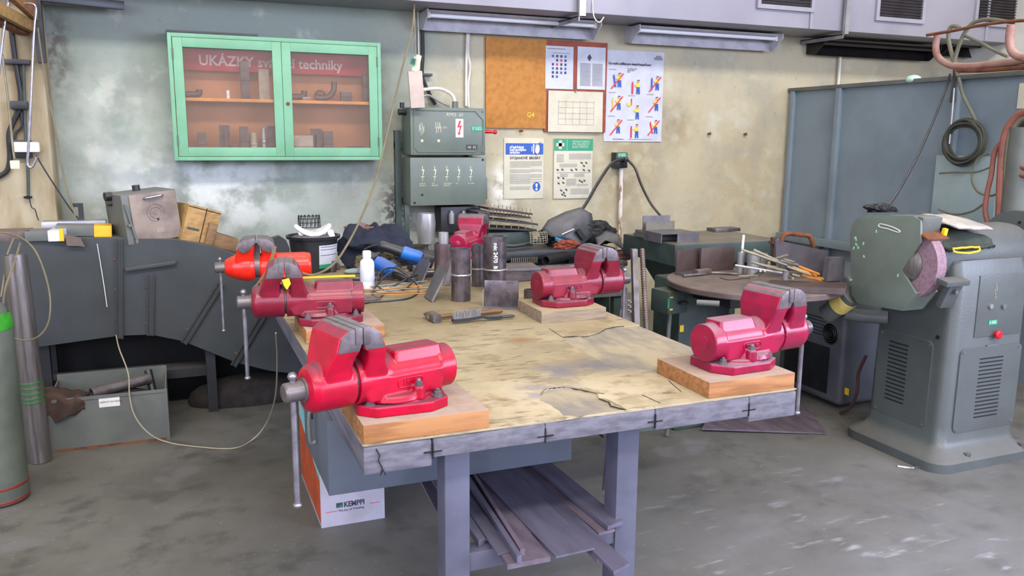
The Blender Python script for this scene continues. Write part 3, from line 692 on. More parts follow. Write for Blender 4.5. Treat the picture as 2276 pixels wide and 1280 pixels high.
# socket box, its pipe and two cables
p = PY(1381, 355, 5.33); hx = .048
t = thing('wall_socket', 'black socket box on the wall with green label and two cables', 'socket', (p.x, 5.36, p.z-.06))
obj('box', B().box(p.x-hx, p.x+hx, 5.32, WY-.001, p.z-.06, p.z+.052, .008), m_blackp, t)
vyp(p.x+.002, 5.32, p.z+.033, .075, .032, t)
obj('plug', B().cyl((p.x+.015, 5.285, p.z+.002), (p.x+.015, 5.32, p.z+.002), .02, seg=18), m_blackp, t)
obj('screw', B().cyl((p.x+.015, 5.282, p.z+.002), (p.x+.015, 5.286, p.z+.002), .01, seg=12), m_gal, t)
m_pipe = M('flaking_pipe', '#cfc6bb', '#8d6f55', .6, 0, 9, lo=.5, hi=.6, stretch=(3, 3, 1))
b = B().cyl((PY(1381, 378, 5.36).x, 5.36, p.z-.062), (PY(1379, 530, 5.36).x, 5.36, .3), .016, seg=16)
one('conduit_pipe', b, m_pipe, 'flaking white conduit pipe running down from the black socket', 'pipe')
sp = Vector((p.x, 5.29, p.z+.008))
cable('socket_cable', [sp+Vector((.015, .01, 0)), sp+Vector((-.03, -.02, -.004)), PY(1358, 365, 5.22), PY(1330, 405, 5.1), PY(1296, 462, 4.98), PY(1255, 505, 4.9), PY(1205, 532, 4.8), PY(1150, 546, 4.74), PY(1110, 545, 4.72)], .011, m_blackp, 'thick black cable from the wall socket down to the racks at left')
cable('socket_cable', [sp+Vector((.02, .0, -.006)), PY(1398, 358, 5.25), PY(1412, 375, 5.22), PY(1425, 410, 5.15), PY(1445, 450, 5.0), PY(1465, 476, 4.72), PY(1490, 505, 4.6)], .009, m_blackp, 'black cable from the wall socket down to the steel surface plate')
for px, py, l in ((1575, 297, 'rusty nail end in the wall, left of the two right of the poster'), (1655, 298, 'rusty nail end in the wall, right of the two near the booth')):
    p = PY(px, py, 5.39); one('wall_nail', B().cyl((p.x, 5.375, p.z), (p.x, 5.3995, p.z), .007, .005, 10).cyl((p.x, 5.372, p.z), (p.x, 5.376, p.z), .012, seg=10), m_rust, l, 'nail')
# ================================================================== WORKBENCH
TX0, TX1, TY0, TY1, TZ = .365, 1.62, 1.81, 4.56, .85
def mk_ply():
    t = NT('worn_plywood')
    c = t.mix(t.ramp(t.noise(3, 6, (1, 1, 1)), .3, .7), lin('#aa9c80'), lin('#968769'))
    c = t.mix(t.ramp(t.noise(9, 8, (1.6, .8, 1), off=4), .55, .72, 0, .6), c, lin('#7f6f55'))
    c = t.mix(t.ramp(t.noise(38, 5, (.7, 2, 1), off=7), .63, .72, 0, .8), c, lin('#4f4436'))
    c = t.mix(t.ramp(t.noise(26, 6, (.45, 2.2, 1), off=17), .57, .66, 0, .75), c, lin('#5d5140'))
    c = t.mix(t.ramp(t.noise(11, 6, (.5, 2.6, 1), off=27), .6, .68, 0, .7), c, lin('#6a5f4e'))
    def st(p, r, col, k, sc=(1, 1, 1), n=12, lo=.4, hi=.55):
        nonlocal c
        c = t.mix(t.math('MULTIPLY', t.blob(p, r, sc), t.ramp(t.noise(n, 7, off=p[0]*5), lo, hi, 0, k)), c, lin(col))
    st((.9, 3.75, TZ), 1.25, '#75684f', .85, (1, 1, 1), 6, .2, .6)
    st((.7, 3.1, TZ), .5, '#85765a', .8, (1, 1, 1), 9, .3, .6)
    st((1.2, 2.5, TZ), .4, '#857a66', .7, (1, 1, 1), 8, .35, .6)
    st((1.0, 2.0, TZ), .4, '#c3b49a', .8, (.7, 1.2, 1))
    st((.95, 2.03, TZ), .16, '#84808c', .9, (1, 1, 1), 16)
    st((1.25, 2.23, TZ), .2, '#6f6d74', 1, (.75, 1.5, 1), 10, .3, .5)
    st((1.05, 2.22, TZ), .14, '#77747a', .9)
    st((1.42, 2.15, TZ), .2, '#7b7878', .7)
    st((1.1, 2.62, TZ), .075, '#86653f', .8, (.8, 1.1, 1), 3, .0, .1)
    st((.75, 2.0, TZ), .12, '#8a6b3e', .7)
    st((.6, 2.9, TZ), .2, '#7a5a3e', .6)
    t.bump(t.noise(30, 6, (1, .5, 1)), .25)
    return t.fin(c, .62, 0, .35)
m_ply = mk_ply()
m_ply2 = M('inner_plywood', '#a3957c', '#7e7770', .75, 0, 9, bump=.3, bscale=40, stretch=(1.5, .7, 1), detail=8)
t = thing('workbench', 'big wooden workbench with worn plywood top and grey steel legs, carrying red vises', 'workbench', ((TX0+TX1)/2, (TY0+TY1)/2, 0))
def px_x(px): return PY(px, 940, TY0).x
ed = [TX0, px_x(962), px_x(1213), px_x(1457), px_x(1663), TX1]
zb = [PY(860, 1052, TY0).z, PY(1000, 1012, TY0).z, PY(1300, 972, TY0).z, PY(1550, 943, TY0).z, PY(1720, 930, TY0).z]
for i in range(5):
    b = B(); rb = random.Random(i)
    b.box(ed[i]+.0008, ed[i+1]-.0008, TY0+rb.uniform(0, .003), TY1, zb[i], TZ-.007, .004 if i else .008, 2)
    pk = obj('plank', b, m_plank, t)
    if i < 4:
        x = ed[i+1]; z = (max(zb[i], zb[i+1])+TZ)/2-.012
        b = B().box(x-.022, x+.022, TY0-.0012, TY0+.004, z-.0016, z+.0016); b.box(x-.0014, x+.0014, TY0-.0012, TY0+.004, z-.018, z+.02); obj('saw_mark', b, m_dark, pk)
    if i == 0:
        q = [PY(a, c_, TY0-.0008) for a, c_ in ((836, 998), (844, 1012), (841, 1024), (850, 1040), (846, 1056), (852, 1044), (857, 1056))]
        obj('crack', B().tube(q, .0016, 5, raw=True), m_dark, pk)
obj('plywood_sheet', B().box(TX0+.004, TX1-.004, TY0+.006, TY1-.01, TZ-.0068, TZ-.0035), m_ply2, t)
# veneer with two torn openings and a ragged front edge
def zc1(x, y): return PZ(800+x/2.7095, 660+y/2.7095, TZ)
def rough(P, amp, n, seed, closed=True):
    rr = random.Random(seed); out = []
    N = len(P)
    for i in range(N if closed else N-1):
        a, c = P[i], P[(i+1) % N]; out.append(a)
        for k in range(1, n): q = a.lerp(c, k/n); out.append(q+Vector((rr.uniform(-amp, amp), rr.uniform(-amp, amp), 0)))
    if not closed: out.append(P[-1])
    return out
V2 = lambda x, y: Vector((x, y, TZ))
front = [V2(TX0, TY0+.002), V2(.7, TY0+.001), zc1(1100, 745)+Vector((0, .0, 0)), zc1(1200, 738)+Vector((0, .0, 0)), V2(1.0, TY0+.012), V2(1.08, TY0+.01), V2(1.2, TY0+.006), V2(1.4, TY0+.004), V2(TX1, TY0+.002)]
front = [Vector((p.x, max(p.y, TY0+.001), TZ)) for p in front]
cr2 = [zc1(*p) for p in ((1590, 176), (1540, 180), (1480, 192), (1440, 215), (1370, 236), (1300, 236), (1220, 242), (1260, 282), (1320, 322), (1400, 362), (1462, 388), (1480, 408), (1600, 418), (1640, 428), (1760, 440), (1900, 400))]
right = [V2(TX1, 2.28), cr2[-1]*1.0]+cr2[::-1][1:-1]+[V2(TX1, cr2[0].y)]
outer = rough(front, .0015, 4, 1, False)+rough(right, .002, 3, 2, False)+[V2(TX1, TY1-.01), V2(TX0, TY1-.01)]
hole = rough([zc1(*p) for p in ((1088, 600), (1085, 578), (1130, 555), (1185, 546), (1240, 546), (1330, 560), (1425, 580), (1440, 610), (1500, 632), (1510, 655), (1600, 678), (1500, 695), (1420, 708), (1300, 718), (1225, 715), (1205, 690), (1150, 650), (1075, 622))], .0022, 4, 3)
b = B(); es = []
for loop in (outer, hole):
    vs = [b.bm.verts.new((p.x, p.y, TZ)) for p in loop]
    es += [b.bm.edges.new((vs[i], vs[(i+1) % len(vs)])) for i in range(len(vs))]
bmesh.ops.triangle_fill(b.bm, use_beauty=True, use_dissolve=False, edges=es)
g = bmesh.ops.extrude_face_region(b.bm, geom=list(b.bm.faces))
bmesh.ops.translate(b.bm, verts=[v for v in g['geom'] if isinstance(v, bmesh.types.BMVert)], vec=(0, 0, -.0034))
ven = obj('plywood_veneer', b, m_ply, None, 30, org=(0, 0, 0)); ven.parent = t; ven.matrix_parent_inverse = Matrix.Translation(-Vector(t.location))
# open gaps along the torn edges
for path in ([zc1(*p) for p in ((1100, 570), (1130, 554), (1185, 545), (1240, 545), (1330, 559), (1425, 579), (1470, 583))], [zc1(*p) for p in ((1440, 611), (1500, 633), (1510, 656), (1600, 679))], cr2[:7], [zc1(*p) for p in ((1700, 590), (1810, 640))], [zc1(*p) for p in ((1860, 505), (1935, 570))], [zc1(*p) for p in ((1140, 190), (1220, 242))]):
    obj('crack', B().tube([p+Vector((0, 0, -.0004)) for p in rough(path, .0012, 3, 8, False)], .0016, 5, raw=True), m_dark, t)
# curled torn lips
for path, w in ((cr2[1:7], .012), ([zc1(*p) for p in ((1088, 590), (1130, 556), (1185, 546), (1240, 546), (1330, 560), (1425, 580))], .01), ([zc1(*p) for p in ((1440, 612), (1500, 634), (1600, 678))], .01)):
    P = cr(path, 5); top = []; b = B()
    for i, p in enumerate(P):
        k = math.sin(PI*i/(len(P)-1)); top.append((p+Vector((0, 0, .0004)), p+Vector((0, -.001, .001+.006*k)), p+Vector((0, w, .0005))))
    for i in range(len(P)-1):
        a, c = top[i], top[i+1]; b.poly([a[1], c[1], c[2], a[2], a[0], c[0]], [(0, 1, 2, 3), (0, 4, 5, 1)])
    obj('torn_lip', b, m_ply, t)
for (lx, ly) in ((.59, 1.9), (1.09, 1.9), (.59, 4.3), (1.09, 4.3)):
    b = B(); b.box(lx, lx+.068, ly, ly+.07, 0, min(zb[1], zb[2]) - .0, .004); obj('leg', b, m_leg, t)
for y in (1.905, 4.305): obj('stretcher', B().box(.658, 1.09, y, y+.05, .425, .478, .003), m_leg, t)
obj('cross_rail', B().box(.62, 1.118, 2.6, 2.64, .43, .476, .003), m_leg, t)
for x in (.63, 1.07): obj('rail_hanger', B().box(x, x+.03, 2.605, 2.635, .4765, .5448), m_leg, t)
obj('bar_holder', B().box(TX1+.001, 2.1, 2.95, 3.4, .3, .312, .002).box(TX1+.001, TX1+.03, 3.1, 3.13, .312, .8), m_dgreen, t)
# under-bench drawer case
b = B().box(.352, 1.118, 2.24, 2.7, .545, min(zb)-.001, .003); dc = obj('drawer_case', b, M('case_paint', '#565c68', '#4a505b', .55, 0, 5, bump=.15), t)
b = B().tube([(.346, 2.42, .74), (.33, 2.42, .735), (.33, 2.42, .65), (.346, 2.42, .645)], .006, 8); obj('case_handle', b, m_bgrey, dc)
obj('lock_plate', B().box(.347, .352, 2.5, 2.53, .69, .72, .001), m_dark, dc)
# ------------------------------------------------ wooden blocks under the vises
def block(name, x0, x1, y0, y1, h, mat, label, rz=0, z=TZ):
    b = B().obox((0, 0, h/2), (x1-x0, y1-y0, h), None, .003, 2)
    o = obj(name, b, mat, None, 35, local=True); o.location = ((x0+x1)/2, (y0+y1)/2, z); o.rotation_euler.z = math.radians(rz); WM[o.name] = o.matrix_basis.copy()
    return tag(o, label, 'wooden block', 'wooden blocks under the vises')
BZ = TZ+.047
block('vise_block', .366, .678, 1.816, 2.16, .0465, m_block, 'orange-brown wooden block under the bright red vise at the front left corner', .6)
block('vise_block', 1.325, 1.617, 1.818, 2.09, .0465, m_block, 'wooden block under the dusty pink-red vise at the front right corner', -.5)
block('vise_block', .385, .66, 2.83, 3.13, .0465, m_block, 'wooden block under the dark red vise in the middle of the left side')
block('vise_block', 1.28, 1.556, 2.835, 3.1, .0465, m_blockold, 'old greyish block under the dark red vise on the right side of the bench', -2)
block('vise_block', .368, .6, 3.62, 3.9, .0465, m_blockold, 'block under the orange vise at the far left of the bench')
block('vise_block', 1.35, 1.61, 4.22, 4.5, .0465, m_blockold, 'block under the vise standing behind the steel pipes')
# ------------------------------------------------ VISES  (local: axis on x, handle at -x, z = 0 on the block)
AZ = .081
def ring(x, z0, z1, y0, y1, n=5):
    """rounded rectangle section in the y-z plane"""
    r = .3; P = []
    for sy, sz, a0 in ((1, 1, 0), (-1, 1, PI/2), (-1, -1, PI), (1, -1, 1.5*PI)):
        rr = min((y1-y0), (z1-z0))*r*.5
        cy, cz = (y1-rr if sy > 0 else y0+rr), (z1-rr if sz > 0 else z0+rr)
        for k in range(n+1): a = a0+PI/2*k/n; P.append(Vector((x, cy+rr*math.cos(a), cz+rr*math.sin(a))))
    return P
def hsec(z, x0, x1, w, k=.16):   # horizontal section, chamfered
    c = min((x1-x0), w)*k
    return [Vector(p) for p in ((x0+c, -w, z), (x1-c, -w, z), (x1, -w+c, z), (x1, w-c, z), (x1-c, w, z), (x0+c, w, z), (x0, w-c, z), (x0, -w+c, z))]
vise_protos = {}
def make_vise(paint, label, loc, rz, rbase, cast=('150 L', 'YORK')):
    t = thing('bench_vise', label, 'vise', loc, math.radians(rz), 'bench vises'); first = 'body' not in vise_protos
    def part(name, fn, mat, key=None, vox=None, par=None, smooth=35):
        key = key or name
        if key in vise_protos:
            o = vise_protos[key].copy(); o.data = o.data if mat is None else o.data
            COL.objects.link(o); o.parent = par or t; o.name = name
            if o.data.materials[0] != mat:
                k2 = key+mat.name
                if k2 not in vise_protos: o.data = o.data.copy(); o.data.materials[0] = mat; vise_protos[k2] = o
                else: o.data = vise_protos[k2].data
        else:
            b = B(); fn(b); o = obj(name, b, mat, par or t, smooth, local=True); vise_protos[key] = o
            if vox: remesh(o, vox)
        return o
    def f_base(b):
        b.prism([(-.115, -.055), (-.075, -.092), (.06, -.092), (.11, -.06), (.115, .04), (.075, .092), (-.06, .092), (-.11, .06)], 'z', 0, .026)
        b.cyl((0, 0, .02), (0, 0, .036), .083, .08, 40)
    bp = part('base_plate', f_base, paint, vox=.0028); bp.rotation_euler.z = math.radians(rbase-rz)
    for k, (x, y) in enumerate(((-.085, -.062), (.085, -.055), (.083, .055), (-.08, .062))):
        bo = part('mounting_bolt', lambda b: b.cyl((x, y, .02), (x, y, .03), .013, seg=16).cyl((x, y, .03), (x, y, .04), .0095, seg=6).cyl((x, y, .04), (x, y, .046), .005, seg=10), m_jaw, 'bolt%d' % k, smooth=30); bo.rotation_euler.z = math.radians(rbase-rz)
    def f_body(b):
        b.cyl((0, 0, .03), (0, 0, .046), .086, .078, 40)
        b.loft([hsec(.036, -.09, .114, .0565, .06), hsec(.055, -.102, .114, .0565, .06), hsec(.092, -.108, .114, .056, .06)])
        b.cyl((-.112, 0, AZ), (.157, 0, AZ), .0535, seg=40); b.cyl((-.112, 0, AZ), (-.03, 0, AZ), .0585, .055, 40)
        b.cyl((.115, 0, AZ), (.158, 0, AZ), .0555, seg=40)
        b.loft([hsec(.09, -.02, .128, .047), hsec(.14, -.01, .124, .033), hsec(.146, -.005, .122, .032)])
        b.loft([hsec(.06, -.112, -.02, .05), hsec(.1, -.104, -.034, .054), hsec(.13, -.098, -.046, .062, .1), hsec(.165, -.099, -.053, .0735, .05), hsec(.175, -.112, -.0545, .0745, .04), hsec(.207, -.112, -.066, .0745, .04), hsec(.2225, -.112, -.0855, .0745, .04)])
        for sy in (-1, 1):
            b.cyl((.035, sy*.07, .03), (.035, sy*.07, .062), .017, .014, 16)
    part('vise_body', f_body, paint, 'body', .0026)
    def f_jaw(b):
        b.cyl((-.202, 0, AZ), (-.119, 0, AZ), .0575, seg=40)
        b.lathe([(.038, -.23), (.05, -.226), (.0575, -.214), (.0575, -.198), (.055, -.19)], (0, 0, AZ), (1, 0, 0), 40)
        b.loft([hsec(.06, -.2, -.122, .05), hsec(.1, -.204, -.128, .053), hsec(.125, -.199, -.133, .058, .1), hsec(.15, -.19, -.132, .067, .06), hsec(.172, -.1815, -.12, .0745, .04), hsec(.207, -.1725, -.12, .0745, .04), hsec(.2225, -.149, -.12, .0745, .04)])
    part('moving_jaw', f_jaw, paint, 'jaw', .0026)
    def f_ins(b):
        b.prism([(-.1775, .172), (-.169, .207), (-.146, .2235), (-.1182, .2255), (-.1182, .186), (-.124, .172)], 'y', -.0765, .0765, .002)
    part('jaw_insert', f_ins, m_jaw, 'ins1')
    part('jaw_insert', lambda b: b.prism([(-.1128, .186), (-.1128, .2255), (-.088, .2235), (-.069, .21), (-.0575, .172), (-.107, .172)], 'y', -.0765, .0765, .002), m_jaw, 'ins2')
    part('jaw_plate', lambda b: b.box(-.134, -.1165, -.0795, .0795, .188, .227, .0015), m_jaw, 'jp1')
    part('jaw_plate', lambda b: b.box(-.1145, -.098, -.0795, .0795, .188, .227, .0015), m_jaw, 'jp2')
    def f_slide(b): b.cyl((-.125, 0, AZ), (-.105, 0, AZ), .048, seg=32); b.box(-.125, -.105, -.02, .02, .1, .16)
    part('slide', f_slide, m_steel)
    def f_screw(b): b.lathe([(.0, -.279), (.019, -.279), (.023, -.275), (.0235, -.25), (.0235, -.235), (.029, -.234), (.029, -.226)], (0, 0, AZ), (1, 0, 0), 28)
    part('screw', f_screw, m_steel)
    hb = thing_rod = part('handle', lambda b: b.cyl((-.256, 0, -.192), (-.256, 0, AZ+.034), .0072, seg=14), m_bright)
    part('handle_knob', lambda b: b.sph((-.256, 0, AZ+.036), .0115), m_bright, 'k1', par=hb); part('handle_knob', lambda b: b.sph((-.256, 0, -.194), .0115, (1, 1, .7)), m_bright, 'k2', par=hb)
    part('end_cap', lambda b: (b.lathe([(.022, .156), (.022, .1592), (.0, .163)], (0, 0, AZ), (1, 0, 0), 24)), paint)
    for s in (-1, 1): part('lock_bolt', lambda b: b.cyl((.035, s*.07, .06), (.035, s*.07, .072), .0085, seg=6).sph((.035, s*.07, .074), .006), m_jaw, 'lock%d' % s)
    # cast panel with raised letters on both flanks
    def f_panel(b, s):
        P = []
        for k in range(24):
            a = 2*PI*k/24; u = .034*math.copysign(abs(math.cos(a))**.35, math.cos(a)); v = .011*math.copysign(abs(math.sin(a))**.6, math.sin(a))
            P.append(Vector((.02+u, s*.0572, .07+v)))
        b.tube(P, .0016, 6, raw=True, closed=True)
    for s in (-1, 1): part('cast_frame', lambda b: f_panel(b, s), paint, 'cf%d' % s)
    for s, k in ((-1, 0), (1, 1)):
        key = 'txt%d' % k
        if key not in vise_protos:
            o = text(cast[k], .0165, (0, 0, 0), paint, None, 'cast_letters', (PI/2, 0, 0), 'CENTER', 1.15, .0005, .0012); WM.pop(o.name, None)
            me = o.data; me.transform(Matrix.Translation(o.location)); o.location = (0, 0, 0)
            if s > 0: me.transform(Matrix.Rotation(PI, 4, 'Z'))
            me.transform(Matrix.Translation((.02, s*.0572, .0645))); o.parent = t; vise_protos[key] = o
        else:
            o = vise_protos[key].copy(); COL.objects.link(o); o.parent = t
            if o.data.materials[0] != paint:
                k2 = key+paint.name
                if k2 not in vise_protos: o.data = o.data.copy(); o.data.materials[0] = paint; vise_protos[k2] = o
                else: o.data = vise_protos[k2].data
    for ch in t.children:
        if ch.name.split('.')[0] not in ('base_plate', 'mounting_bolt'): ch.location.x -= .018
    return t
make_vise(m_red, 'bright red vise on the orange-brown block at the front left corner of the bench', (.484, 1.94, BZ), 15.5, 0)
make_vise(m_pink, 'dusty pink-red vise at the front right corner of the bench, handle to the right', (1.494, 1.945, BZ), 188, 184)
make_vise(m_red_shaded, 'dark red vise in the middle of the left side with yellow rag in its jaws', (.488, 2.96, BZ), -6, 0)
make_vise(m_red_shaded, 'dark red vise on the greyish block by the standing steel bars', (1.426, 2.965, BZ), 184, 182)
make_vise(m_pink, 'pink-red vise turned away behind the tall steel pipes', (1.48, 4.36, BZ), -128, -128)
# orange vise of a rounder make
t = thing('bench_vise', 'bright orange rounded vise at the far left of the bench beside the bucket', 'vise', (.41, 3.76, BZ), math.radians(-6), 'bench vises'); t.scale = (.88, 1, 1)
def lp(name, fn, mat, vox=None, par=None, smooth=35):
    b = B(); fn(b); o = obj(name, b, mat, par or t, smooth, local=True)
    if vox: remesh(o, vox, 8)
    return o
lp('base_plate', lambda b: (b.prism([(-.1, -.06), (-.06, -.085), (.06, -.085), (.1, -.05), (.1, .05), (.06, .085), (-.06, .085), (-.1, .06)], 'z', 0, .026), b.cyl((0, 0, .02), (0, 0, .045), .08, .075, 36)), m_orange, .0028)
def f(b):
    b.lathe([(.0, .155), (.05, .152), (.055, .14), (.055, .0), (.056, -.04), (.062, -.07), (.055, -.095), (.045, -.1), (0, -.1)][::-1], (0, 0, .09), (1, 0, 0), 40)
    b.loft([hsec(.03, -.07, .08, .05), hsec(.08, -.08, .1, .04)])
    b.loft([hsec(.1, -.095, -.02, .05), hsec(.14, -.085, -.015, .06), hsec(.175, -.09, -.02, .075), hsec(.2, -.095, -.035, .075)])
    b.box(-.01, .13, -.035, .035, .1, .144)
lp('vise_body', f, m_orange, .0028)
def f(b):
    b.lathe([(0, -.265), (.03, -.264), (.036, -.255), (.05, -.225), (.062, -.18), (.064, -.145), (.055, -.122), (0, -.12)], (0, 0, .09), (1, 0, 0), 40)
    b.loft([hsec(.1, -.215, -.125, .05), hsec(.14, -.21, -.125, .06), hsec(.175, -.2, -.118, .075), hsec(.2, -.185, -.115, .075)])
lp('moving_jaw', f, m_orange, .0028)
lp('jaw_insert', lambda b: (b.prism([(-.19, .165), (-.196, .18), (-.19, .2), (-.17, .216), (-.112, .222), (-.113, .2), (-.14, .17), (-.17, .158)], 'y', -.08, .08, .004), b.prism([(-.03, .165), (-.022, .18), (-.028, .2), (-.05, .216), (-.107, .222), (-.106, .2), (-.08, .17), (-.05, .158)], 'y', -.08, .08, .004)), m_jaw)
lp('slide', lambda b: (b.cyl((-.13, 0, .09), (-.09, 0, .09), .05, seg=28), b.box(-.125, -.095, -.03, .03, .12, .19)), m_steel)
lp('screw', lambda b: b.lathe([(0, -.312), (.02, -.312), (.0235, -.306), (.0235, -.25)], (0, 0, .09), (1, 0, 0), 28), m_steel)
hd = lp('handle', lambda b: b.cyl((-.286, 0, -.19), (-.286, 0, .125), .0065, seg=14), m_bright)
lp('handle_knob', lambda b: b.sph((-.286, 0, .126), .0105), m_bright, par=hd); lp('handle_knob', lambda b: b.sph((-.286, 0, -.192), .011, (1, 1, .7)), m_bright, par=hd)
# small things in and on the vises
c0 = PY(640, 628, 2.88)
b = B()
for k in range(2):
    P = [PY(a+k*2, d, 2.875-.004*k) for a, d in ((626, 622), (640, 618), (644, 630), (636, 643), (630, 634))]
    b.prism([(p.x, p.z) for p in P], 'y', 2.872-.006*k, 2.875-.006*k)
one('yellow_rag', b, m_yel, 'yellow scrap hanging in the jaws of the dark red left-hand vise', 'rag')
b = B().obox((.50, 3.045, BZ+.147), (.2, .028, .004), rotm(-6), .001); one('folding_rule', b, m_yel, 'thin yellow strip lying along the back of the dark red left-hand vise', 'ruler')
b = B()
for k in range(3): b.tube([PY(608+k*3, 548, 3.4), PY(600+k*2, 580, 3.3), PY(585+k*2, 612, 3.15), PY(570+k, 632, 3.05), PY(564+k, 638, 3.0), PY(572, 634, 2.99)], .0022, 6)
one('welding_wire', b, m_cord, 'bundle of thin brown wires hooked between the orange vise and the dark red vise', 'wire')
# ------------------------------------------------ steel plates and bars on the bench stretchers
def zs(x, y): return 900+x/4.215, 1020+y/4.215
def bar(FL, FR, BR, BL, z, th, mat, label, ext=.4, name='steel_flat_bar'):
    q = [PZ(*zs(*p), z) for p in (FL, FR, BR, BL)]
    q[2] = q[1]+(q[2]-q[1])*(1+ext/max((q[2]-q[1]).length, .1)); q[3] = q[0]+(q[3]-q[0])*(1+ext/max((q[3]-q[0]).length, .1))
    one(name, B().slab(q, th), mat, label, 'steel bar', 'steel bars under the bench')
m_bar = M('flat_bar', '#6a6678', '#565263', .45, .35, 5, bump=.12, stretch=(3, .6, 1))
m_bar2 = M('flat_bar_old', '#6b5f6c', '#544a55', .6, .2, 8, bump=.3, stretch=(2, .7, 1))
bar((960, 990), (1365, 912), (1050, 535), (560, 330), .4925, .014, m_bar2, 'rough wide bar lowest and left of the thin wide plate under the bench', .6)
bar((1415, 912), (1778, 830), (1190, 270), (880, 350), .4965, .006, m_bar, 'thin wide bright-edged plate in the middle under the bench', .7)
bar((1955, 1055), (2105, 975), (1270, 215), (1130, 220), .487, .008, m_bar, 'long narrow bar sticking out furthest to the right under the bench', .5)
bar((1800, 940), (1835, 938), (1500, 560), (1470, 570), .478, .012, m_bar2, 'reddish narrow bar hidden under the long narrow bar', .5)
bar((1815, 695), (1968, 655), (1530, 330), (1310, 260), .486, .008, m_bar2, 'bar with a ragged end beneath the orange-ended bar', .8)
bar((1900, 630), (2045, 575), (1580, 200), (1400, 220), .5005, .012, m_bar, 'bar with an orange cut end, topmost at the right under the bench', .8)
bar((870, 885), (1000, 850), (800, 590), (700, 640), .5, .006, m_bar, 'short bar with a rounded end lying on the rough wide bar', .6)
bar((1050, 912), (1095, 895), (800, 450), (755, 450), .515, .02, m_bar, 'narrow square bar on the rough wide bar, left of two', .6)
bar((1080, 850), (1125, 840), (830, 390), (800, 400), .511, .018, m_bar2, 'narrow rusty-ended bar on the rough wide bar, right of two', .6)
bar((690, 765), (745, 735), (520, 420), (470, 450), .5, .02, m_bar, 'greenish short bar beside the left leg under the bench', .6)
bar((350, 590), (480, 560), (360, 380), (245, 390), .478, .008, m_bar, 'wide plate passing behind the front left leg under the bench', .2)
# ------------------------------------------------ KEMPPI carton on the floor
t = thing('cardboard_box', 'white, orange and turquoise cardboard box on the floor under the bench', 'box', (.59, 3.43, 0))
CX0, CX1, CY0, CY1, CZ = .462, .722, 3.16, 3.72, .37
obj('carton', B().box(CX0, CX1, CY0, CY1, 0, CZ, .002), M('carton_white', '#a9a4b2', '#979299', .8, 0, 6), t)
b = B().prism([(CY0+.004, .02), (CY0+.004, .2), (CY1-.004, .3), (CY1-.004, .02)], 'x', CX0-.0012, CX0-.0002); obj('orange_print', b, M('orange_print', '#b54a1e', '#98401b', .8, scale=12), t, 0)
b = B().prism([(CY0+.004, .205), (CY0+.004, CZ-.004), (CY1-.004, CZ-.004), (CY1-.004, .305)], 'x', CX0-.0012, CX0-.0002); obj('turquoise_print', b, M('turquoise_print', '#86bdc4', '#74aab2', .8), t, 0)
lg = obj('logo', B().box(CX0+.062, CX0+.088, CY0-.001, CY0-.0002, .078, .098), m_ink, t, 0)
obj('logo_leaf', B().prism([(CX0+.065, .081), (CX0+.085, .081), (CX0+.085, .09)], 'y', CY0-.0016, CY0-.001), m_greenp, lg, 0)
text('KEMPPI', .031, (CX0+.092, CY0-.0003, .077), m_ink, t, bold=.0011, sx=.86)
marks(t, CY0, [(CX0+.02, CX0+.065, .063, .0655), (CX0+.2, CX0+.24, .074, .0765)], m_redp, 'red_line')
text('The Joy of Welding', .0135, (CX0+.068, CY0-.0003, .06), m_ink, t)
# ================================================================== CLUTTER ON THE BENCH
TT = TZ+.0002
def wcyl(name, x, y, r, h, label, mat, weld=None, z=TT, ri=.86, group='steel pipe coupons on the bench'):
    b = B(); b.pipe((x, y, z), (x, y, z+h), r, r*ri, 36)
    o = obj(name, b, mat, None); tag(o, label, 'pipe', group)
    if weld:
        rr = random.Random(int(x*1000)); P = [Vector((x+(r+.0006+rr.uniform(0, .0012))*math.cos(2*PI*k/60), y+(r+.0006+rr.uniform(0, .0012))*math.sin(2*PI*k/60), z+weld+rr.uniform(-.001, .001))) for k in range(60)]
        obj('weld_bead', B().tube(P, .0042, 6, raw=True, closed=True), m_gal, o)
    return o
def hz(px, py, Y): return PY(px, py, Y).z-TT
p = PZ(1031, 671, TT); pc = p+Vector((0, .04, 0)); pipe1 = wcyl('steel_pipe', pc.x, pc.y, .0425, hz(1031, 552, pc.y), 'welded steel pipe standing in front, between the leaning plates and the tall pipe', m_blue_steel, hz(1031, 609, pc.y))
p = PZ(1103, 648, TT); pt = Vector((p.x, p.y+.02, TT)); hh = hz(1105, 524, pt.y)
pipe2 = wcyl('steel_pipe', pt.x, pt.y, .0535, hh, 'tall wide steel pipe with white chalk writing behind the angle bracket', m_blue_steel, hz(1105, 597, pt.y))
def chalk(bm, cx=pt.x, cy=pt.y, r=.0545, z0=TT+hh*.9, a0=-2.02):
    for v in bm.verts:
        a = a0+v.co.y/r*1.0; v.co = Vector((cx+(r+v.co.z)*math.cos(a), cy+(r+v.co.z)*math.sin(a), z0-v.co.x))
text('mic 2470  B', .025, (0, 0, 0), m_lead, pipe2, 'chalk_writing', bold=.0006, bend=chalk)
p = PZ(1072, 640, TT); wcyl('steel_pipe', p.x, p.y+.06, .031, hz(1072, 543, p.y+.06), 'thin dark pipe half hidden to the left of the tall chalked pipe', m_blue_steel, hz(1072, 596, p.y+.06))
p = PZ(993, 628, TT); a4 = wcyl('steel_pipe', p.x, p.y+.05, .046, hz(993, 540, p.y+.05), 'brownish steel pipe at the back left with a pale tube standing in it', M('brown_pipe', '#6a585a', '#564648', .4, .6, 14), .01)
wcyl('steel_tube', p.x, p.y+.05, .0245, hz(989, 516, p.y+.05), 'pale shiny tube standing inside the brownish pipe', m_gal)
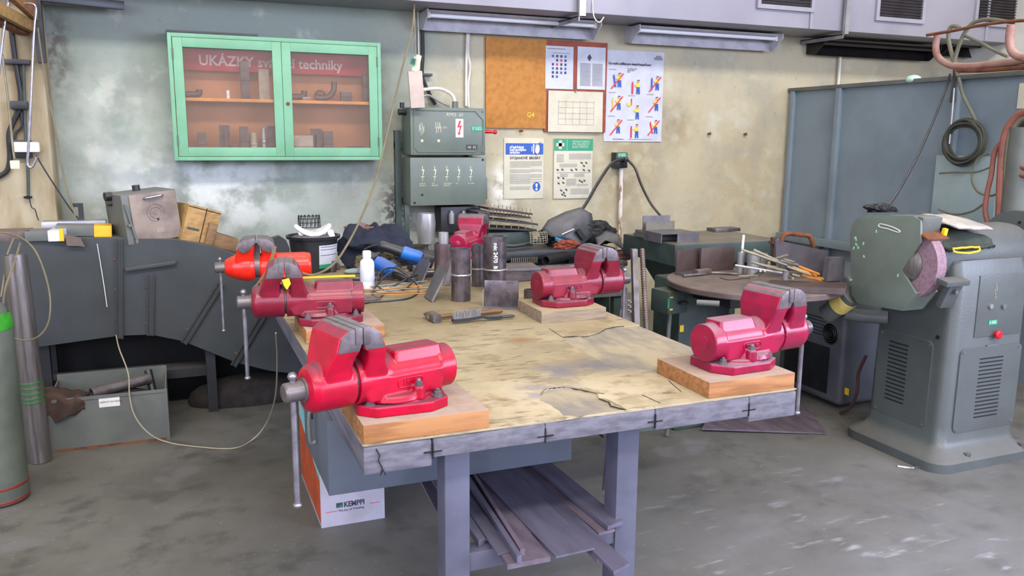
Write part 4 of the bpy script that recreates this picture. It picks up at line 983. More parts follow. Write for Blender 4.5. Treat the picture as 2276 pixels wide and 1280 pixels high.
p = PZ(741, 606, TT); wcyl('steel_pipe', p.x, p.y+.03, .022, .06, 'short dark pipe stub between the bucket and the white bottle', m_blue_steel)
p = PZ(1177, 668, TT); wcyl('steel_pipe', p.x, p.y, .026, .05, 'small dark pipe stub right of the angle bracket', m_blue_steel)
# leaning cut plates
def plate(name, corners, th, mat, label, cat='steel plate', group='leaning steel plates'):
    """corners: front face, counter-clockwise; thickness goes backwards"""
    q = [Vector(c) for c in corners]; n = (q[1]-q[0]).cross(q[3]-q[0]).normalized()
    if n.y < 0: n = -n
    b = B(); b.poly(q+[c+n*th for c in q], [(0, 1, 2, 3), (7, 6, 5, 4), (0, 4, 5, 1), (1, 5, 6, 2), (2, 6, 7, 3), (3, 7, 4, 0)])
    return one(name, b, mat, label, cat, group)
m_cut = M('cut_plate', '#6f6b6f', '#5c585b', .42, .5, 12, bump=.1)
a = PZ(946, 661, TT); c = PZ(962, 672, TT)
plate('cut_plate', (a, c, PY(996, 603, c.y+.05), PY(977, 590, a.y+.05)), .008, m_cut, 'leaning plate in front, resting against the welded pipe')
a = PZ(915, 618, TT); c = PZ(938, 632, TT)
plate('cut_plate', (a, c, PY(958, 584, c.y+.06), PY(938, 573, a.y+.06)), .008, m_cut, 'leaning plate behind left, below the blue angle grinder')
a = PZ(985, 640, TT); c = PZ(999, 643, TT)
plate('cut_plate', (PY(985, 634, 3.64), PY(999, 634, 3.62), PY(1009, 562, 3.66), PY(990, 590, 3.68)), .008, m_cut, 'pointed plate leaning between the brownish pipe and the welded pipe')
# angle bracket
p0, p1 = PZ(1075, 684, TT), PZ(1151, 686, TT); hB = hz(1080, 622, p0.y+.03)
t = thing('angle_bracket', 'steel angle bracket with upright plate, between the wire brush and the tall pipe', 'bracket', ((p0.x+p1.x)/2, p0.y+.03, TT))
d = (p1-p0).normalized(); n = Vector((-d.y, d.x, 0)); R = Matrix((d, n, Vector((0, 0, 1)))).transposed()
L = (p1-p0).length; c = (p0+p1)/2
obj('upright_plate', B().obox(c+n*.03+Vector((0, 0, hB/2)), (L, .006, hB), R, .001), m_blue_steel, t)
obj('foot_plate', B().obox(c+n*.004+Vector((0, 0, .003)), (L, .052, .006), R, .001), m_cut, t)
obj('side_plate', B().obox(p0+n*.055-d*.006+Vector((0, 0, hB*.32)), (.004, .05, hB*.64), R), m_gal, t)
# hammer
t = thing('hammer', 'forged hammer with wooden handle lying across the bench', 'hammer', PZ(960, 712, TT))
hd0 = PZ(966, 716, TT); hv = (PZ(1130, 700, TT)-hd0); hv.z = 0; hd_ = hv.normalized(); hn = Vector((-hd_.y, hd_.x, 0))
R = Matrix((hd_, hn, Vector((0, 0, 1)))).transposed()
hc = PZ(966, 716, TT)+Vector((0, .03, .0175))
b = B()
def hs(v, w, h): return [hc+R @ Vector((s*w, v, u*h)) for s, u in ((-.7, -1), (.7, -1), (1, -.7), (1, .7), (.7, 1), (-.7, 1), (-1, .7), (-1, -.7))]
b.loft([hs(-.052, .0165, .0165), hs(-.02, .0165, .0165), hs(0, .019, .017), hs(.02, .0165, .016), hs(.055, .016, .004)])
obj('hammer_head', b, m_steel, t)
P = [hc+hd_*k for k in (-.012, .05, .16, .25, .3)]; rr = (.009, .0095, .013, .0125, .011)
b = B(); b.loft([[p+Vector((0, 0, 1))*(r*.8*math.cos(2*PI*i/14))+hn*(r*math.sin(2*PI*i/14))-Vector((0, 0, .003)) for i in range(14)] for p, r in zip(P, rr)])
obj('handle', b, M('hammer_handle', '#7d5a36', '#5f4226', .5, 0, 5, stretch=(2, 10, 10)), t)
obj('eye_wedge', B().obox(hc-hd_*.017, (.004, .014, .014), R), m_wood, t)
# wire brush leaning along the hammer handle
t = thing('wire_brush', 'black wire brush with steel bristles lying against the hammer handle', 'brush', PZ(1070, 712, TT))
q0, q1 = PZ(1006, 720, TT)+Vector((0, 0, .012)), PZ(1140, 708, TT)+Vector((0, 0, .012)); dv = (q1-q0); Lb = dv.length; dv.normalize(); nv = Vector((-dv.y, dv.x, 0))
def bp_(u, v, w): return q0+dv*u*Lb+nv*v+Vector((0, 0, w))
b = B(); sec = lambda u, zc, hw, hh: [bp_(u, s*hw, zc+k*hh) for s, k in ((-1, -1), (1, -1), (1, 1), (-1, 1))]
b.loft([sec(0, .002, .013, .0055), sec(.25, .003, .013, .0055), sec(.47, .008, .012, .0055), sec(.56, .001, .01, .005), sec(.7, -.001, .011, .005), sec(.8, -.001, .012, .005)])
b.tube([bp_(.8, .009, 0), bp_(.95, .01, .0), bp_(1.0, .004, 0), bp_(1.0, -.006, 0), bp_(.95, -.011, 0), bp_(.8, -.009, 0)], .004, 8)
obj('handle', b, m_blackp, t)
b = B(); rb = random.Random(4)
for i in range(26):
    for j in range(4):
        u = .02+.43*i/26; p = bp_(u, (j-1.5)*.006, .006+.005*(u/.47)); b.cyl(p, p+Vector((rb.uniform(-.005, .005), rb.uniform(-.003, .003), .027+rb.uniform(-.004, .004))), .0013, seg=4, caps=False)
br = obj('bristles', b, m_gal, t); br['kind'] = 'stuff'
# bottle
p = PZ(817, 641, TT); hb = hz(817, 557, p.y)
t = thing('spray_bottle', 'white plastic bottle with white cap standing among the grinders', 'bottle', (p.x, p.y, TT)); r = .033
obj('bottle_body', B().lathe([(.0, 0), (r*.95, 0), (r, .006), (r, hb*.68), (r*.9, hb*.74), (r*.55, hb*.8), (r*.55, hb*.83)], p, (0, 0, 1), 32), m_white, t)
obj('cap', B().lathe([(r*.6, hb*.82), (r*.62, hb*.83), (r*.6, hb*.98), (r*.5, hb), (0, hb)], p, (0, 0, 1), 28), m_white, t)
b = B().lathe([(r+.0003, hb*.2), (r+.0008, hb*.205), (r+.0008, hb*.62), (r+.0003, hb*.625)], p, (0, 0, 1), 24, False, 0, 2*PI); obj('label', b, M('bottle_label', '#c9cede', '#b9c0d6', .5, scale=6), t)
# two angle grinders
def angle_grinder(px, py, Y, yaw, label, tilt=0):
    o = PY(px, py, Y); t = thing('angle_grinder', label, 'angle grinder', o, 0, 'angle grinders'); R = rotm(yaw, tilt)
    def T(b): b.bm.transform(Matrix.Translation(o) @ R.to_4x4()); return b
    obj('motor_body', T(B().lathe([(0, -.02), (.03, -.018), (.036, .0), (.036, .085), (.031, .09), (0, .091)], (0, 0, 0), (1, 0, 0), 20)), m_skyb, t); obj('rear_grip', T(B().lathe([(.03, .09), (.028, .1), (.025, .17), (.028, .2), (.02, .215), (0, .216)], (0, 0, 0), (1, 0, 0), 20)), m_blackp, t)
    b = B().box(-.085, -.02, -.03, .03, -.035, .03, .012); obj('gear_head', T(b), m_blackp, t)
    obj('wheel_guard', T(B().lathe([(.03, -.05), (.064, -.05), (.066, -.07), (.062, -.07), (.06, -.053), (.03, -.053)], (-.05, 0, 0), (0, 0, 1), 28, True, -.3, PI+.3)), m_gal, t)
    obj('disc', T(B().cyl((-.05, 0, -.058), (-.05, 0, -.055), .057, seg=28)), m_brownst, t)
    obj('side_handle', T(B().cyl((-.055, .03, 0), (-.055, .12, .0), .013, .016, 14)), m_blackp, t)
    obj('cord', T(B().tube([(.2, 0, 0), (.24, .01, -.01), (.28, .05, -.04)], .005)), m_black, t)
    return t
angle_grinder(842, 585, 4.02, -35, 'blue and black angle grinder lying behind the white bottle', 25)
angle_grinder(930, 572, 4.2, 160, 'blue angle grinder on the heap left of the brownish pipe', -18)
# cables on the bench
def loopc(label, pp, r, mat, z=TT): one('looped_cable', B().tube([PZ(x, y, z+r+h) for x, y, h in pp], r, 8), mat, label, 'cord', 'cords on the bench')
loopc('black cord looping in front of the angle grinders', ((930, 610, .06), (905, 620, .03), (868, 640, .0), (842, 662, 0), (828, 650, .0), (845, 625, .02), (872, 605, .05), (898, 612, .05), (925, 630, .01), (930, 648, 0), (910, 662, 0), (870, 668, 0), (825, 671, 0), (812, 674, 0)), .0045, m_blackp)
loopc('second black cord lying loosely behind the white bottle', ((905, 612, .04), (880, 596, .07), (850, 600, .06), (836, 628, .03), (860, 648, .004), (895, 645, .004), (915, 628, .02), (925, 610, .04)), .004, m_blackp)
# pile of welding rods
b = None; rb = random.Random(12)
for i in range(14):
    x0, y0 = rb.uniform(806, 850), rb.uniform(636, 656); p0 = PZ(x0, y0, TT+.003+.004*(i % 4)); a = rb.uniform(-.25, .35)
    v = Vector((math.cos(a), math.sin(a), 0))*rb.uniform(.2, .3)
    m = (m_rod, m_copper, m_gal)[i % 3]
    one('welding_rod', B().cyl(p0, p0+v+Vector((0, 0, .001)), .0022, seg=8), m, 'thin welding rod in the loose pile right of the dark red left-hand vise', 'rod', 'welding rods in the loose pile on the bench')
p = PZ(820, 664, TT); one('grinding_disc', B().lathe([(.01, 0), (.055, 0), (.056, .004), (.02, .007), (.01, .005)], p, (0, 0, 1), 30, True), m_brownst, 'brown grinding disc lying flat behind the dark red left-hand vise', 'disc')
p = PZ(787, 608, TT); one('rag', B().sph(p+Vector((0, 0, .012)), .04, (1.3, .8, .4), 3), M('pale_cloth', '#8fa0a6', '#7c8c92', .9, bump=.4), 'pale blue-grey lump beside the white bottle', 'rag')
# scrap heap under the grinders
rb = random.Random(3); m_scr = (m_steel, m_brownst, m_blue_steel, m_cut)
for i in range(20):
    x, y = rb.uniform(.78, 1.22), rb.uniform(3.98, 4.5); L_, w_, h_ = rb.uniform(.05, .2), rb.uniform(.02, .05), rb.uniform(.004, .02)
    if i % 3 == 0: b = B().obox((x, y, TT+h_/2+.001+.012*(i % 3)), (L_, w_, h_), rotm(rb.uniform(-90, 90)), .001)
    elif i % 3 == 1: aa = rb.uniform(0, PI); b = B().cyl((x, y, TT+.013), (x+L_*math.cos(aa), y+L_*math.sin(aa), TT+.013), .012, seg=14)
    else:
        b = B(); M3 = rotm(rb.uniform(-90, 90)); b.obox((x, y, TT+.002), (L_, w_, .004), M3); b.obox(Vector((x, y, TT+.002+w_/2))+M3 @ Vector((0, w_/2, 0)), (L_, .004, w_), M3)
    one('steel_offcut', b, m_scr[i % 4], 'steel offcut in the low scrap heap at the back of the bench', 'offcut', 'offcuts in the scrap heap')
# steel stock at the back right of the bench
def stock(px0, py0, px1, py1, Y, dep, th, mat, label, name='steel_bar', ch=False):
    a, c = PY(px0, py0, Y), PY(px1, py1, Y); b = B()
    z = (a.z+c.z)/2
    if ch: b.box(a.x, c.x, Y, Y+dep, z-.004, z, .001); b.box(a.x, c.x, Y, Y+.004, z-th, z); b.box(a.x, c.x, Y+dep-.004, Y+dep, z-th, z)
    else: b.box(a.x, c.x, Y, Y+dep, z-th, z, .001)
    return one(name, b, mat, label, 'steel bar', 'steel stock at the back of the bench')
t0 = PZ(1180, 660, TT)
stock(1075, 655, 1190, 655, 3.66, .09, .02, m_steel, 'lowest channel of the stacked stock right of the tall pipe', 'steel_channel', True)
stock(1082, 638, 1188, 638, 3.7, .09, .02, m_brownst, 'second channel up in the stacked stock right of the tall pipe', 'steel_channel', True)
stock(1092, 624, 1187, 626, 3.74, .1, .02, m_steel, 'upper channel in the stacked stock right of the tall pipe', 'steel_channel', True)
a = PY(1125, 605, 3.74); one('steel_plate', B().obox((a.x+.1, 3.86, a.z+.004), (.22, .2, .012), rotm(-8), .001), m_cut, 'flat grey plate on top of the stacked stock right of the tall pipe', 'steel plate')
one('packing_block', B().box(a.x+.02, a.x+.19, 3.79, 3.93, TT+.001, a.z-.003, .002), m_brownst, 'dark steel block carrying the flat plate right of the tall pipe', 'steel block')
# ================================================================== BUCKET AND CLOTHES
p = PY(699, 605, 4.42); bz_ = TT; bt = PY(700, 522, 4.42).z; R_ = .128
t = thing('bucket', 'black plastic bucket with a white label standing behind the orange vise', 'bucket', (p.x, 4.42, bz_)); c = Vector((p.x, 4.42, bz_)); H_ = bt-bz_
obj('bucket_body', B().lathe([(0, 0), (R_*.84, 0), (R_*.98, H_*.9), (R_*1.08, H_*.92), (R_*1.1, H_), (R_*1.02, H_), (R_*.96, H_*.94), (R_*.8, .01), (0, .01)], c, (0, 0, 1), 48), m_blackp, t)
b = B()
prof = [(R_*.84+(R_*.14)*u+.0012, H_*.9*u) for u in (.16, .28, .5, .7, .86)]
b.lathe(prof, c, (0, 0, 1), 20, False, .08, 1.25); b.lathe([(r+.0006, z) for r, z in prof], c, (0, 0, 1), 20, False, .08, 1.25)
lb = obj('label', b, m_paper, t)
b = B().lathe([(r+.0012, z) for r, z in prof[:2]], c, (0, 0, 1), 20, False, .08, 1.25); obj('green_band', b, m_greenp, lb)
b = B()
for u in (.55, .72, .8): b.lathe([(R_*.84+R_*.14*u+.0024, H_*.9*u), (R_*.84+R_*.14*u+.0026, H_*.9*u+.003)], c, (0, 0, 1), 20, False, .14, 1.15)
obj('printed_line', b, m_ink, lb)
b = B(); b.sph(c+Vector((0, 0, H_*.88)), R_*.95, (1, 1, .3), 3); o = one('grey_grit', b, M('grit', '#6b666a', '#4d494c', .95, bump=.8, scale=30), 'heap of grey grit filling the black bucket', 'grit'); o['kind'] = 'stuff'
a, c = PY(606, 545, 4.2), PY(650, 528, 4.2)
one('dark_plate', B().prism([(p.x, p.z) for p in (PY(600, 560, 4.2), PY(604, 530, 4.2), PY(622, 525, 4.2), PY(636, 534, 4.2), PY(644, 552, 4.2), PY(644, 575, 4.2))]+[(a.x, TT+.001)], 'y', 4.2, 4.26), m_blackp, 'dark rounded steel piece standing between the orange vise and the black bucket', 'steel piece')
# respirator on the bucket
o_ = PY(694, 508, 4.42)
t = thing('respirator', 'white respirator mask with black mesh lying on top of the black bucket', 'mask', o_)
b = B(); b.tube([o_+Vector((.085*math.cos(a), -.02+.05*math.sin(a), -.005+.02*math.cos(2*a))) for a in [2*PI*k/12 for k in range(12)]], .013, 8, closed=True); obj('rim', b, m_white, t)
b = B()
mc = o_+Vector((-.015, 0, .01))
for k in range(-3, 4):
    b.tube([mc+Vector((.06*math.sin(k*.36), -.05*math.cos(a)*math.cos(k*.36), .062*math.sin(a)+.0)) for a in [j*PI/8 for j in range(0, 9)]], .0025, 5)
    w = math.cos(k*.36)
    if k >= 0: b.tube([mc+Vector((.06*math.sin(a), -.05*math.cos(a)*math.cos(k*.4), .062*math.sin(k*.4))) for a in [-1.1+j*2.2/8 for j in range(9)]], .0025, 5)
obj('mesh_cover', b, m_black, t)
for dx in (-.06, .05, .085): obj('strap_lug', B().sph(o_+Vector((dx, -.045, -.018)), .017, (1.2, .6, 1), 2), m_white, t)
obj('strap_tab', B().obox(o_+Vector((.09, -.06, -.03)), (.03, .008, .05), rotm(0, -20), .003), m_white, t)
def cloth(name, c, r, sc, mat, label, seed, amp=.35, cat='clothes', group=None, sub=5, floor_z=None, fr=2.2):
    b = B(); bmesh.ops.create_icosphere(b.bm, subdivisions=sub, radius=1)
    off = Vector((seed*3.1, seed*1.7, seed*.9))
    for v in b.bm.verts:
        d = v.co.normalized(); n = 1-abs(mnoise.noise(d*fr+off))*2; n2 = mnoise.noise(d*fr*2.7+off); n3 = mnoise.noise(d*1.1+off)
        k = 1+amp*(.45*n+.16*n2+.8*n3)-amp*.25
        p = Vector((d.x*sc[0], d.y*sc[1], d.z*sc[2]))*r*k
        if floor_z is not None and p.z+c[2] < floor_z: p.z = floor_z-c[2]+.001*abs(n2)
        v.co = p+Vector(c)
    return one(name, b, mat, label, cat, group)
q = PY(815, 560, 4.42)
cloth('work_jacket', (q.x+.05, 4.45, .96), .14, (1.2, .75, 1.0), m_navy, 'crumpled navy work jacket heaped beside the black bucket', 2, .5, floor_z=TT, fr=1.7)
q = PY(870, 585, 4.42); cloth('work_trousers', (q.x, 4.47, .9), .12, (1.5, .7, .55), m_navy, 'dark cloth trailing down right of the navy jacket', 5, .45, floor_z=TT)
q = PY(800, 505, 4.45); cloth('pinkish_rag', (q.x, 4.46, q.z-.01), .05, (1.5, .8, .55), M('dusty_pink_cloth', '#7a5a58', '#5f4444', .9, bump=.5, bscale=30), 'brown-pink rag bundled on top of the navy jacket', 8, .6, 'rag')
q = PY(838, 578, 4.33); cloth('leather_glove', (q.x, 4.34, q.z-.01), .055, (1.8, .6, .8), m_olive, 'olive-brown leather glove draped in front of the navy jacket', 11, .7, 'glove', fr=3)
q = PY(862, 592, 4.27); cloth('leather_glove', (q.x, 4.27, q.z-.005), .04, (1.6, .6, .9), m_olive, 'second, yellower leather glove hanging below the first glove', 14, .7, 'glove', fr=3)
# ================================================================== BACK RACK with comb racks, masks, gloves, stock
RX0, RX1, RY0, RY1, RZ = 1.15, 2.62, 4.68, 5.28, .86
t = thing('steel_bench', 'dark steel bench against the back wall, under the electrical boxes', 'bench', ((RX0+RX1)/2, (RY0+RY1)/2, 0))
obj('bench_top', B().box(RX0, RX1, RY0, RY1, RZ-.05, RZ, .003), m_blackp, t)
for x in (RX0+.02, RX1-.08):
    for y in (RY0+.02, RY1-.08): obj('leg', B().box(x, x+.06, y, y+.06, 0, RZ-.051), m_dgreen, t)
obj('back_plate', B().box(RX0, RX1, RY1-.02, RY1, .2, RZ-.06), m_dgreen, t)
m_comb = M('comb_steel', '#3a3433', '#2a2625', .5, .3, 12, dust=.4, dustc='#6a625c')
def comb(px0, py0, px1, py1, Y, dep, label, n=11, tilt=0, pins=True, drop=.012):
    a, c = PY(px0, py0, Y), PY(px1, py1, Y); q = [a, c, c+Vector((-.03, dep, .0)), a+Vector((.0, dep, .0))]
    t = thing('comb_rack', label, 'rack', a, 0, 'comb racks by the wall'); obj('rack_plate', B().slab(q, drop), m_comb, t)
    b = B()
    for k in range(n):
        p = a.lerp(c, (k+.5)/n)+Vector((0, .006, 0)); b.cyl(p, p+Vector((0, 0, .026)), .0028, seg=6)
    o = obj('pins', b, m_rod if n % 3 else m_rust, t)
    return t
comb(1086, 462, 1184, 474, 4.95, .2, 'topmost comb rack of the slanted stack below the wall signs', 11)
comb(1084, 475, 1180, 482, 4.93, .2, 'second comb rack from the top of the slanted stack', 12)
comb(1082, 486, 1196, 497, 4.9, .24, 'third, wider rack of the slanted stack, with a bare front', 4)
comb(1080, 505, 1193, 510, 4.9, .24, 'lowest comb rack of the slanted stack, behind the pink-red vise', 7)
b = B(); z_ = PY(1130, 512, 4.92).z-.014
b.box(PY(1085, 512, 4.93).x, PY(1185, 512, 4.93).x, 4.93, 5.15, RZ+.0, z_-.0, .002); one('steel_case', b, m_dgreen, 'dark green steel case under the slanted comb racks', 'case')
b = B(); b.box(PY(1060, 500, 5.0).x, PY(1085, 500, 5.0).x, 4.98, 5.2, RZ, PY(1070, 470, 5.0).z, .003); one('steel_case', b, m_blackp, 'narrow dark case left of the slanted comb racks', 'case')
for k, (px0, py0, px1, py1, Y, l) in enumerate(((1136, 571, 1262, 564, 4.7, 'upper comb rack lying low right of the tall pipe'), (1136, 583, 1196, 580, 4.68, 'middle comb rack lying low right of the tall pipe'), (1136, 594, 1190, 590, 4.66, 'bottom comb rack lying low right of the tall pipe'))):
    comb(px0, py0, px1, py1, Y-.02, .1, l, 13+k)
b = B().box(PY(1136, 560, 4.72).x, PY(1188, 556, 4.72).x, 4.8, 4.9, RZ, PY(1160, 551, 4.8).z, .002); one('steel_bar', b, m_dgreen, 'dark green bar lying behind the low comb racks', 'steel bar')
# long bars behind the right-hand vise
for k, (px0, py0, px1, py1, Y, r, l) in enumerate((
  (1188, 597, 1395, 600, 4.5, .018, 'thick round bar lying behind the dark red right-hand vise, upper of two'),
  (1180, 607, 1390, 618, 4.42, .016, 'thick round bar lying behind the dark red right-hand vise, lower of two'))):
    a, c = PY(px0, py0, Y), PY(px1, py1, Y); one('round_bar', B().cyl((a.x, Y, a.z), (c.x, Y+.02, a.z-.001), r, seg=18), m_blue_steel, l, 'steel bar', 'round bars behind the vise')
zz = PY(1188, 607, 4.45).z-.035
one('timber_support', B().box(1.66, 1.74, 4.38, 4.54, 0, zz-.0, .003), m_dgreen, 'steel post holding up the round bars behind the right-hand vise', 'post')
a = PY(1210, 578, 4.6); one('steel_pipe', B().pipe((a.x, 4.58, a.z), (a.x+.28, 4.75, a.z+.01), .03, .024, 24), m_black, 'short black pipe lying end-on above the dark red right-hand vise', 'pipe')
# lower bench structure seen right of the bench
t = thing('steel_table', 'low grey steel table under the bars behind the right-hand vise', 'table', (2.1, 4.45, 0))
obj('table_top', B().box(1.72, 2.5, 4.3, 4.64, .62, .67, .003), m_bgrey, t)
for x in (1.74, 2.42):
    for y in (4.32, 4.56): obj('leg', B().box(x, x+.05, y, y+.05, 0, .62), m_dgreen, t)
obj('lower_shelf', B().box(1.74, 2.48, 4.36, 4.6, .3, .33), m_dgreen, t)
# welding masks (folded fibre shells)
def fmask(V, F, label, org):
    t = thing('welding_mask', label, 'welding mask', org, 0, 'welding masks')
    b = B(); b.poly([PY(*p) for p in V], F); bmesh.ops.subdivide_edges(b.bm, edges=b.bm.edges, cuts=2, use_grid_fill=True)
    o = obj('mask_shell', b, m_mask, t, 50); md = o.modifiers.new('solid', 'SOLIDIFY'); md.thickness = .004; md.offset = 0
    return t
m_mask = M('mask_fibre', '#4a4b50', '#3a3b40', .55, dust=.5, dustc='#7d797a')
V = ((1290, 461, 4.9), (1256, 471, 4.87), (1218, 489, 4.85), (1204, 510, 4.82), (1224, 526, 4.76), (1250, 528, 4.71), (1290, 546, 4.69), (1322, 521, 4.8), (1315, 475, 4.9), (1284, 492, 4.76), (1262, 512, 4.71))
t = fmask(V, [(0, 1, 9), (1, 2, 10, 9), (2, 3, 4, 10), (4, 5, 10), (5, 6, 10), (6, 7, 9, 10), (7, 8, 9), (8, 0, 9)], 'large dark grey welding mask lying face up below the first-aid sign', PY(1262, 520, 4.8))
b = B().tube([PY(1249, 521, 4.69), PY(1276, 509, 4.69)], .005, 6, 2); obj('visor_edge', b, m_gal, t)
b = B(); P = [PY(*a, 4.7) for a in ((1280, 515), (1288, 509), (1302, 527), (1294, 534))]; b.prism([(p.x, p.z) for p in P], 'y', 4.685, 4.715); obj('visor_frame', b, m_black, t)
V = ((1322, 528, 4.78), (1347, 513, 4.82), (1376, 522, 4.84), (1382, 540, 4.82), (1400, 563, 4.78), (1328, 548, 4.66), (1346, 534, 4.66), (1366, 541, 4.66), (1380, 552, 4.66), (1396, 564, 4.7))
fmask(V, [(0, 1, 6, 5), (1, 2, 7, 6), (2, 3, 8, 7), (3, 4, 9, 8)], 'second dark welding mask lying hollow side out, right of the large one', PY(1352, 545, 4.75))
q = PY(1262, 540, 4.72); cloth('work_gloves', (q.x, 4.72, q.z-.01), .06, (1.4, .7, .6), M('rust_leather', '#8a4230', '#6d3225', .85, bump=.6, bscale=30), 'rust-red leather gloves lying under the large welding mask', 21, .7, 'gloves', fr=3)
q = PY(1248, 532, 4.73); cloth('blue_rag', (q.x, 4.74, q.z), .03, (1.2, .7, .8), M('cyan_cloth', '#2f7d9c', '#28697f', .9), 'small turquoise rag beside the rust-red gloves', 23, .5, 'rag', sub=4)
q = PY(1385, 562, 4.7); cloth('brown_glove', (q.x, 4.7, q.z-.01), .06, (1.1, .6, .5), M('brown_leather', '#6b4a3e', '#523830', .85, bump=.5), 'brown leather glove under the second welding mask', 25, .6, 'glove', fr=3)
q = PY(1300, 560, 4.8); cloth('dark_jacket', (q.x, 4.9, RZ+.06), .14, (1.9, .8, .75), m_black, 'black leather apron heaped under the welding masks', 27, .4, floor_z=RZ+.001)
q = PY(1195, 525, 4.75); b = B()
for k in range(7):
    b.tube([q+Vector((.07*math.sin(-1+k*.32), -.05*math.cos(-1+k*.32)*math.cos(a), .07*math.sin(a)-.04)) for a in [j*PI/10 for j in range(0, 7)]], .0022, 5)
    b.tube([q+Vector((.07*math.sin(-1+j*.3), -.05*math.cos(-1+j*.3)*math.cos(k*.22), .07*math.sin(k*.22)-.04)) for j in range(7)], .0022, 5)
one('mesh_guard', b, m_rod, 'small yellowish wire-mesh guard left of the large welding mask', 'mesh guard')
# ================================================================== STANDING BARS
t_ = (('steel_angle', 1383, 690, 'thin round bar leaning nearest the vise handle', 'round', .011, m_gal, 1378, 742), ('steel_bar', 1396, 650, 'flat bar with pale chalk marks, lowest of the bars beside the bench', 'flat', .03, m_steel, 1396, 742),
      ('steel_angle', 1409, 553, 'tall square bar standing beside the bench, left of the ribbed bar', 'sq', .024, m_steel, 1415, 742), ('rebar', 1427, 553, 'tall ribbed reinforcing bar standing rightmost beside the bench', 'rebar', .011, m_brownst, 1437, 742))
for nm, px, py, lbl, kind, r, m, bx_, by_ in t_:
    top = PY(px, py, 3.35); low = PY(bx_, by_, 3.2); d = (low-top).normalized(); bot = top+d*((top.z-.315)/-d.z)
    b = B()
    if kind in ('round', 'rebar'):
        b.cyl(bot, top, r, seg=14)
        if kind == 'rebar':
            for k in range(70): p = bot.lerp(top, k/70); b.cyl(p, p+(top-bot).normalized()*.004, r*1.3, r*1.1, 8)
    else:
        x, y = Vector((1, -.1, 0)).normalized(), Vector((.1, 1, 0)).normalized(); w, d2 = (r, .005) if kind == 'flat' else (r*.55, r*.5)
        b.loft([[p+x*(sx*w)+y*(sy*d2) for sx, sy in ((-1, -1), (1, -1), (1, 1), (-1, 1))] for p in (bot, top)])
    o = one(nm, b, m, lbl, 'steel bar', 'bars standing beside the bench')
    if kind == 'flat':
        b = B(); 
        for z in (.72, .75, .78): 
            p = bot.lerp(top, (z)/top.z) if z < top.z else top; b.tube([p+Vector((-.012, -.0065, -.01)), p+Vector((.012, -.0075, 0)), p+Vector((-.004, -.0065, .01))], .002, 5)
        obj('chalk_mark', b, m_lead, o)
# ================================================================== LEFT SIDE
DY0, DY1 = 4.8, 5.16
poly = [PY(x, y, DY0) for x, y in ((-90, 530), (265, 529), (390, 533), (470, 548), (520, 566), (610, 610), (680, 690), (705, 770), (690, 838), (650, 830), (600, 824), (520, 806), (405, 755), (335, 741), (265, 746), (92, 770), (-90, 795))]
poly = [(p.x, p.z) for p in poly]
t = thing('sheet_metal_duct', 'grey segmented sheet-metal duct bending down towards the bench, along the left wall', 'duct', (-.2, 5.0, .2))
obj('duct_body', B().prism(poly, 'y', DY0, DY1, .006), m_lduct, t, 25)
for (a, c) in (((265, 531), (267, 752)), ((336, 610), (334, 745)), ((490, 630), (408, 762)), ((590, 690), (518, 812))):
    p, q = PY(*a, DY0), PY(*c, DY0); d = (q-p).normalized(); n = Vector((d.z, 0, -d.x))
    b = B()
    for off in (-.014, .014):
        b.obox((p+q)/2+n*off+Vector((0, -.012, 0)), (.004, .026, (q-p).length), Matrix((n, Vector((0, 1, 0)), -d)).transposed())
    b.obox((p+q)/2+Vector((0, -.004, 0)), (.03, .008, (q-p).length), Matrix((n, Vector((0, 1, 0)), -d)).transposed())
    f = obj('joint_flange', b, m_lduct, t)
    b = B()
    for k in (.2, .5, .8): r_ = p.lerp(q, k)+n*.022; b.cyl(r_+Vector((0, -.008, 0)), r_+Vector((0, .002, 0)), .006, seg=8)
    obj('rivet', b, m_rust, f)
p, q = PY(275, 548, DY0), PY(392, 588, DY0)
obj('access_lip', B().obox(((p.x+q.x)/2, DY0-.015, q.z), (q.x-p.x, .03, .02), rotm(0, -6), .004), m_lduct, t)
# support frame under the duct
t = thing('duct_stand', 'black steel stand under the grey duct, in the dark behind the metal crate', 'stand', (-.3, 5.0, 0))
for x in (-.72, .1):
    for y in (DY0+.06, DY1-.06): obj('leg', B().box(x, x+.05, y-.025, y+.025, 0, .47 if x < 0 else .37), m_blackp, t)
obj('cross_rail', B().box(-.72, .15, DY0+.1, DY1-.1, .2, .25), m_blackp, t)
obj('shade_sheet', B().box(-1.1, .9, 5.17, 5.176, 0, .62), m_dark, t)  # added black sheet standing in for the deep shade under the duct
one('scrap_pile', B().sph((.35, 5.0, .03), .3, (1.2, .5, .45), 3), M('scrap_dark', '#2c2624', '#1d1918', .9, .2, 20, bump=.8, bscale=25), 'dark heap of scrap on the floor under the bent duct', 'scrap', kind='stuff')
# wrapped plates lying on the duct
zd = poly[1][1]+.0005
def slab4(name, pp, Y0, Y1, th, mat, label, cat='steel plate', group='flat pieces on the duct'):
    q = [PY(*pp[0], Y0), PY(*pp[1], Y0), PY(*pp[2], Y1), PY(*pp[3], Y1)]
    return one(name, B().slab(q, th), mat, label, cat, group)
m_yt = M('yellow_tape', '#e0ad12', '#c99a10', .5)
def wrapped(x0, x1, y0, y1, z0, h, yaw, mat, label, tip=None, tm=None, roll=0):
    c = ((x0+x1)/2, (y0+y1)/2, z0+h/2); R = rotm(yaw, roll); t = thing('wrapped_plate', label, 'steel plate', c, 0, 'flat pieces on the duct')
    obj('plate', B().obox(c, (x1-x0, y1-y0, h), R, .004), mat, t)
    if tip: obj('taped_end', B().obox(Vector(c)+R @ Vector(((x1-x0)/2-tip/2+.002, 0, 0)), (tip, y1-y0+.006, h+.006), R, .003), tm, t)
    return t
X_ = lambda px: PY(px, 520, 4.82).x
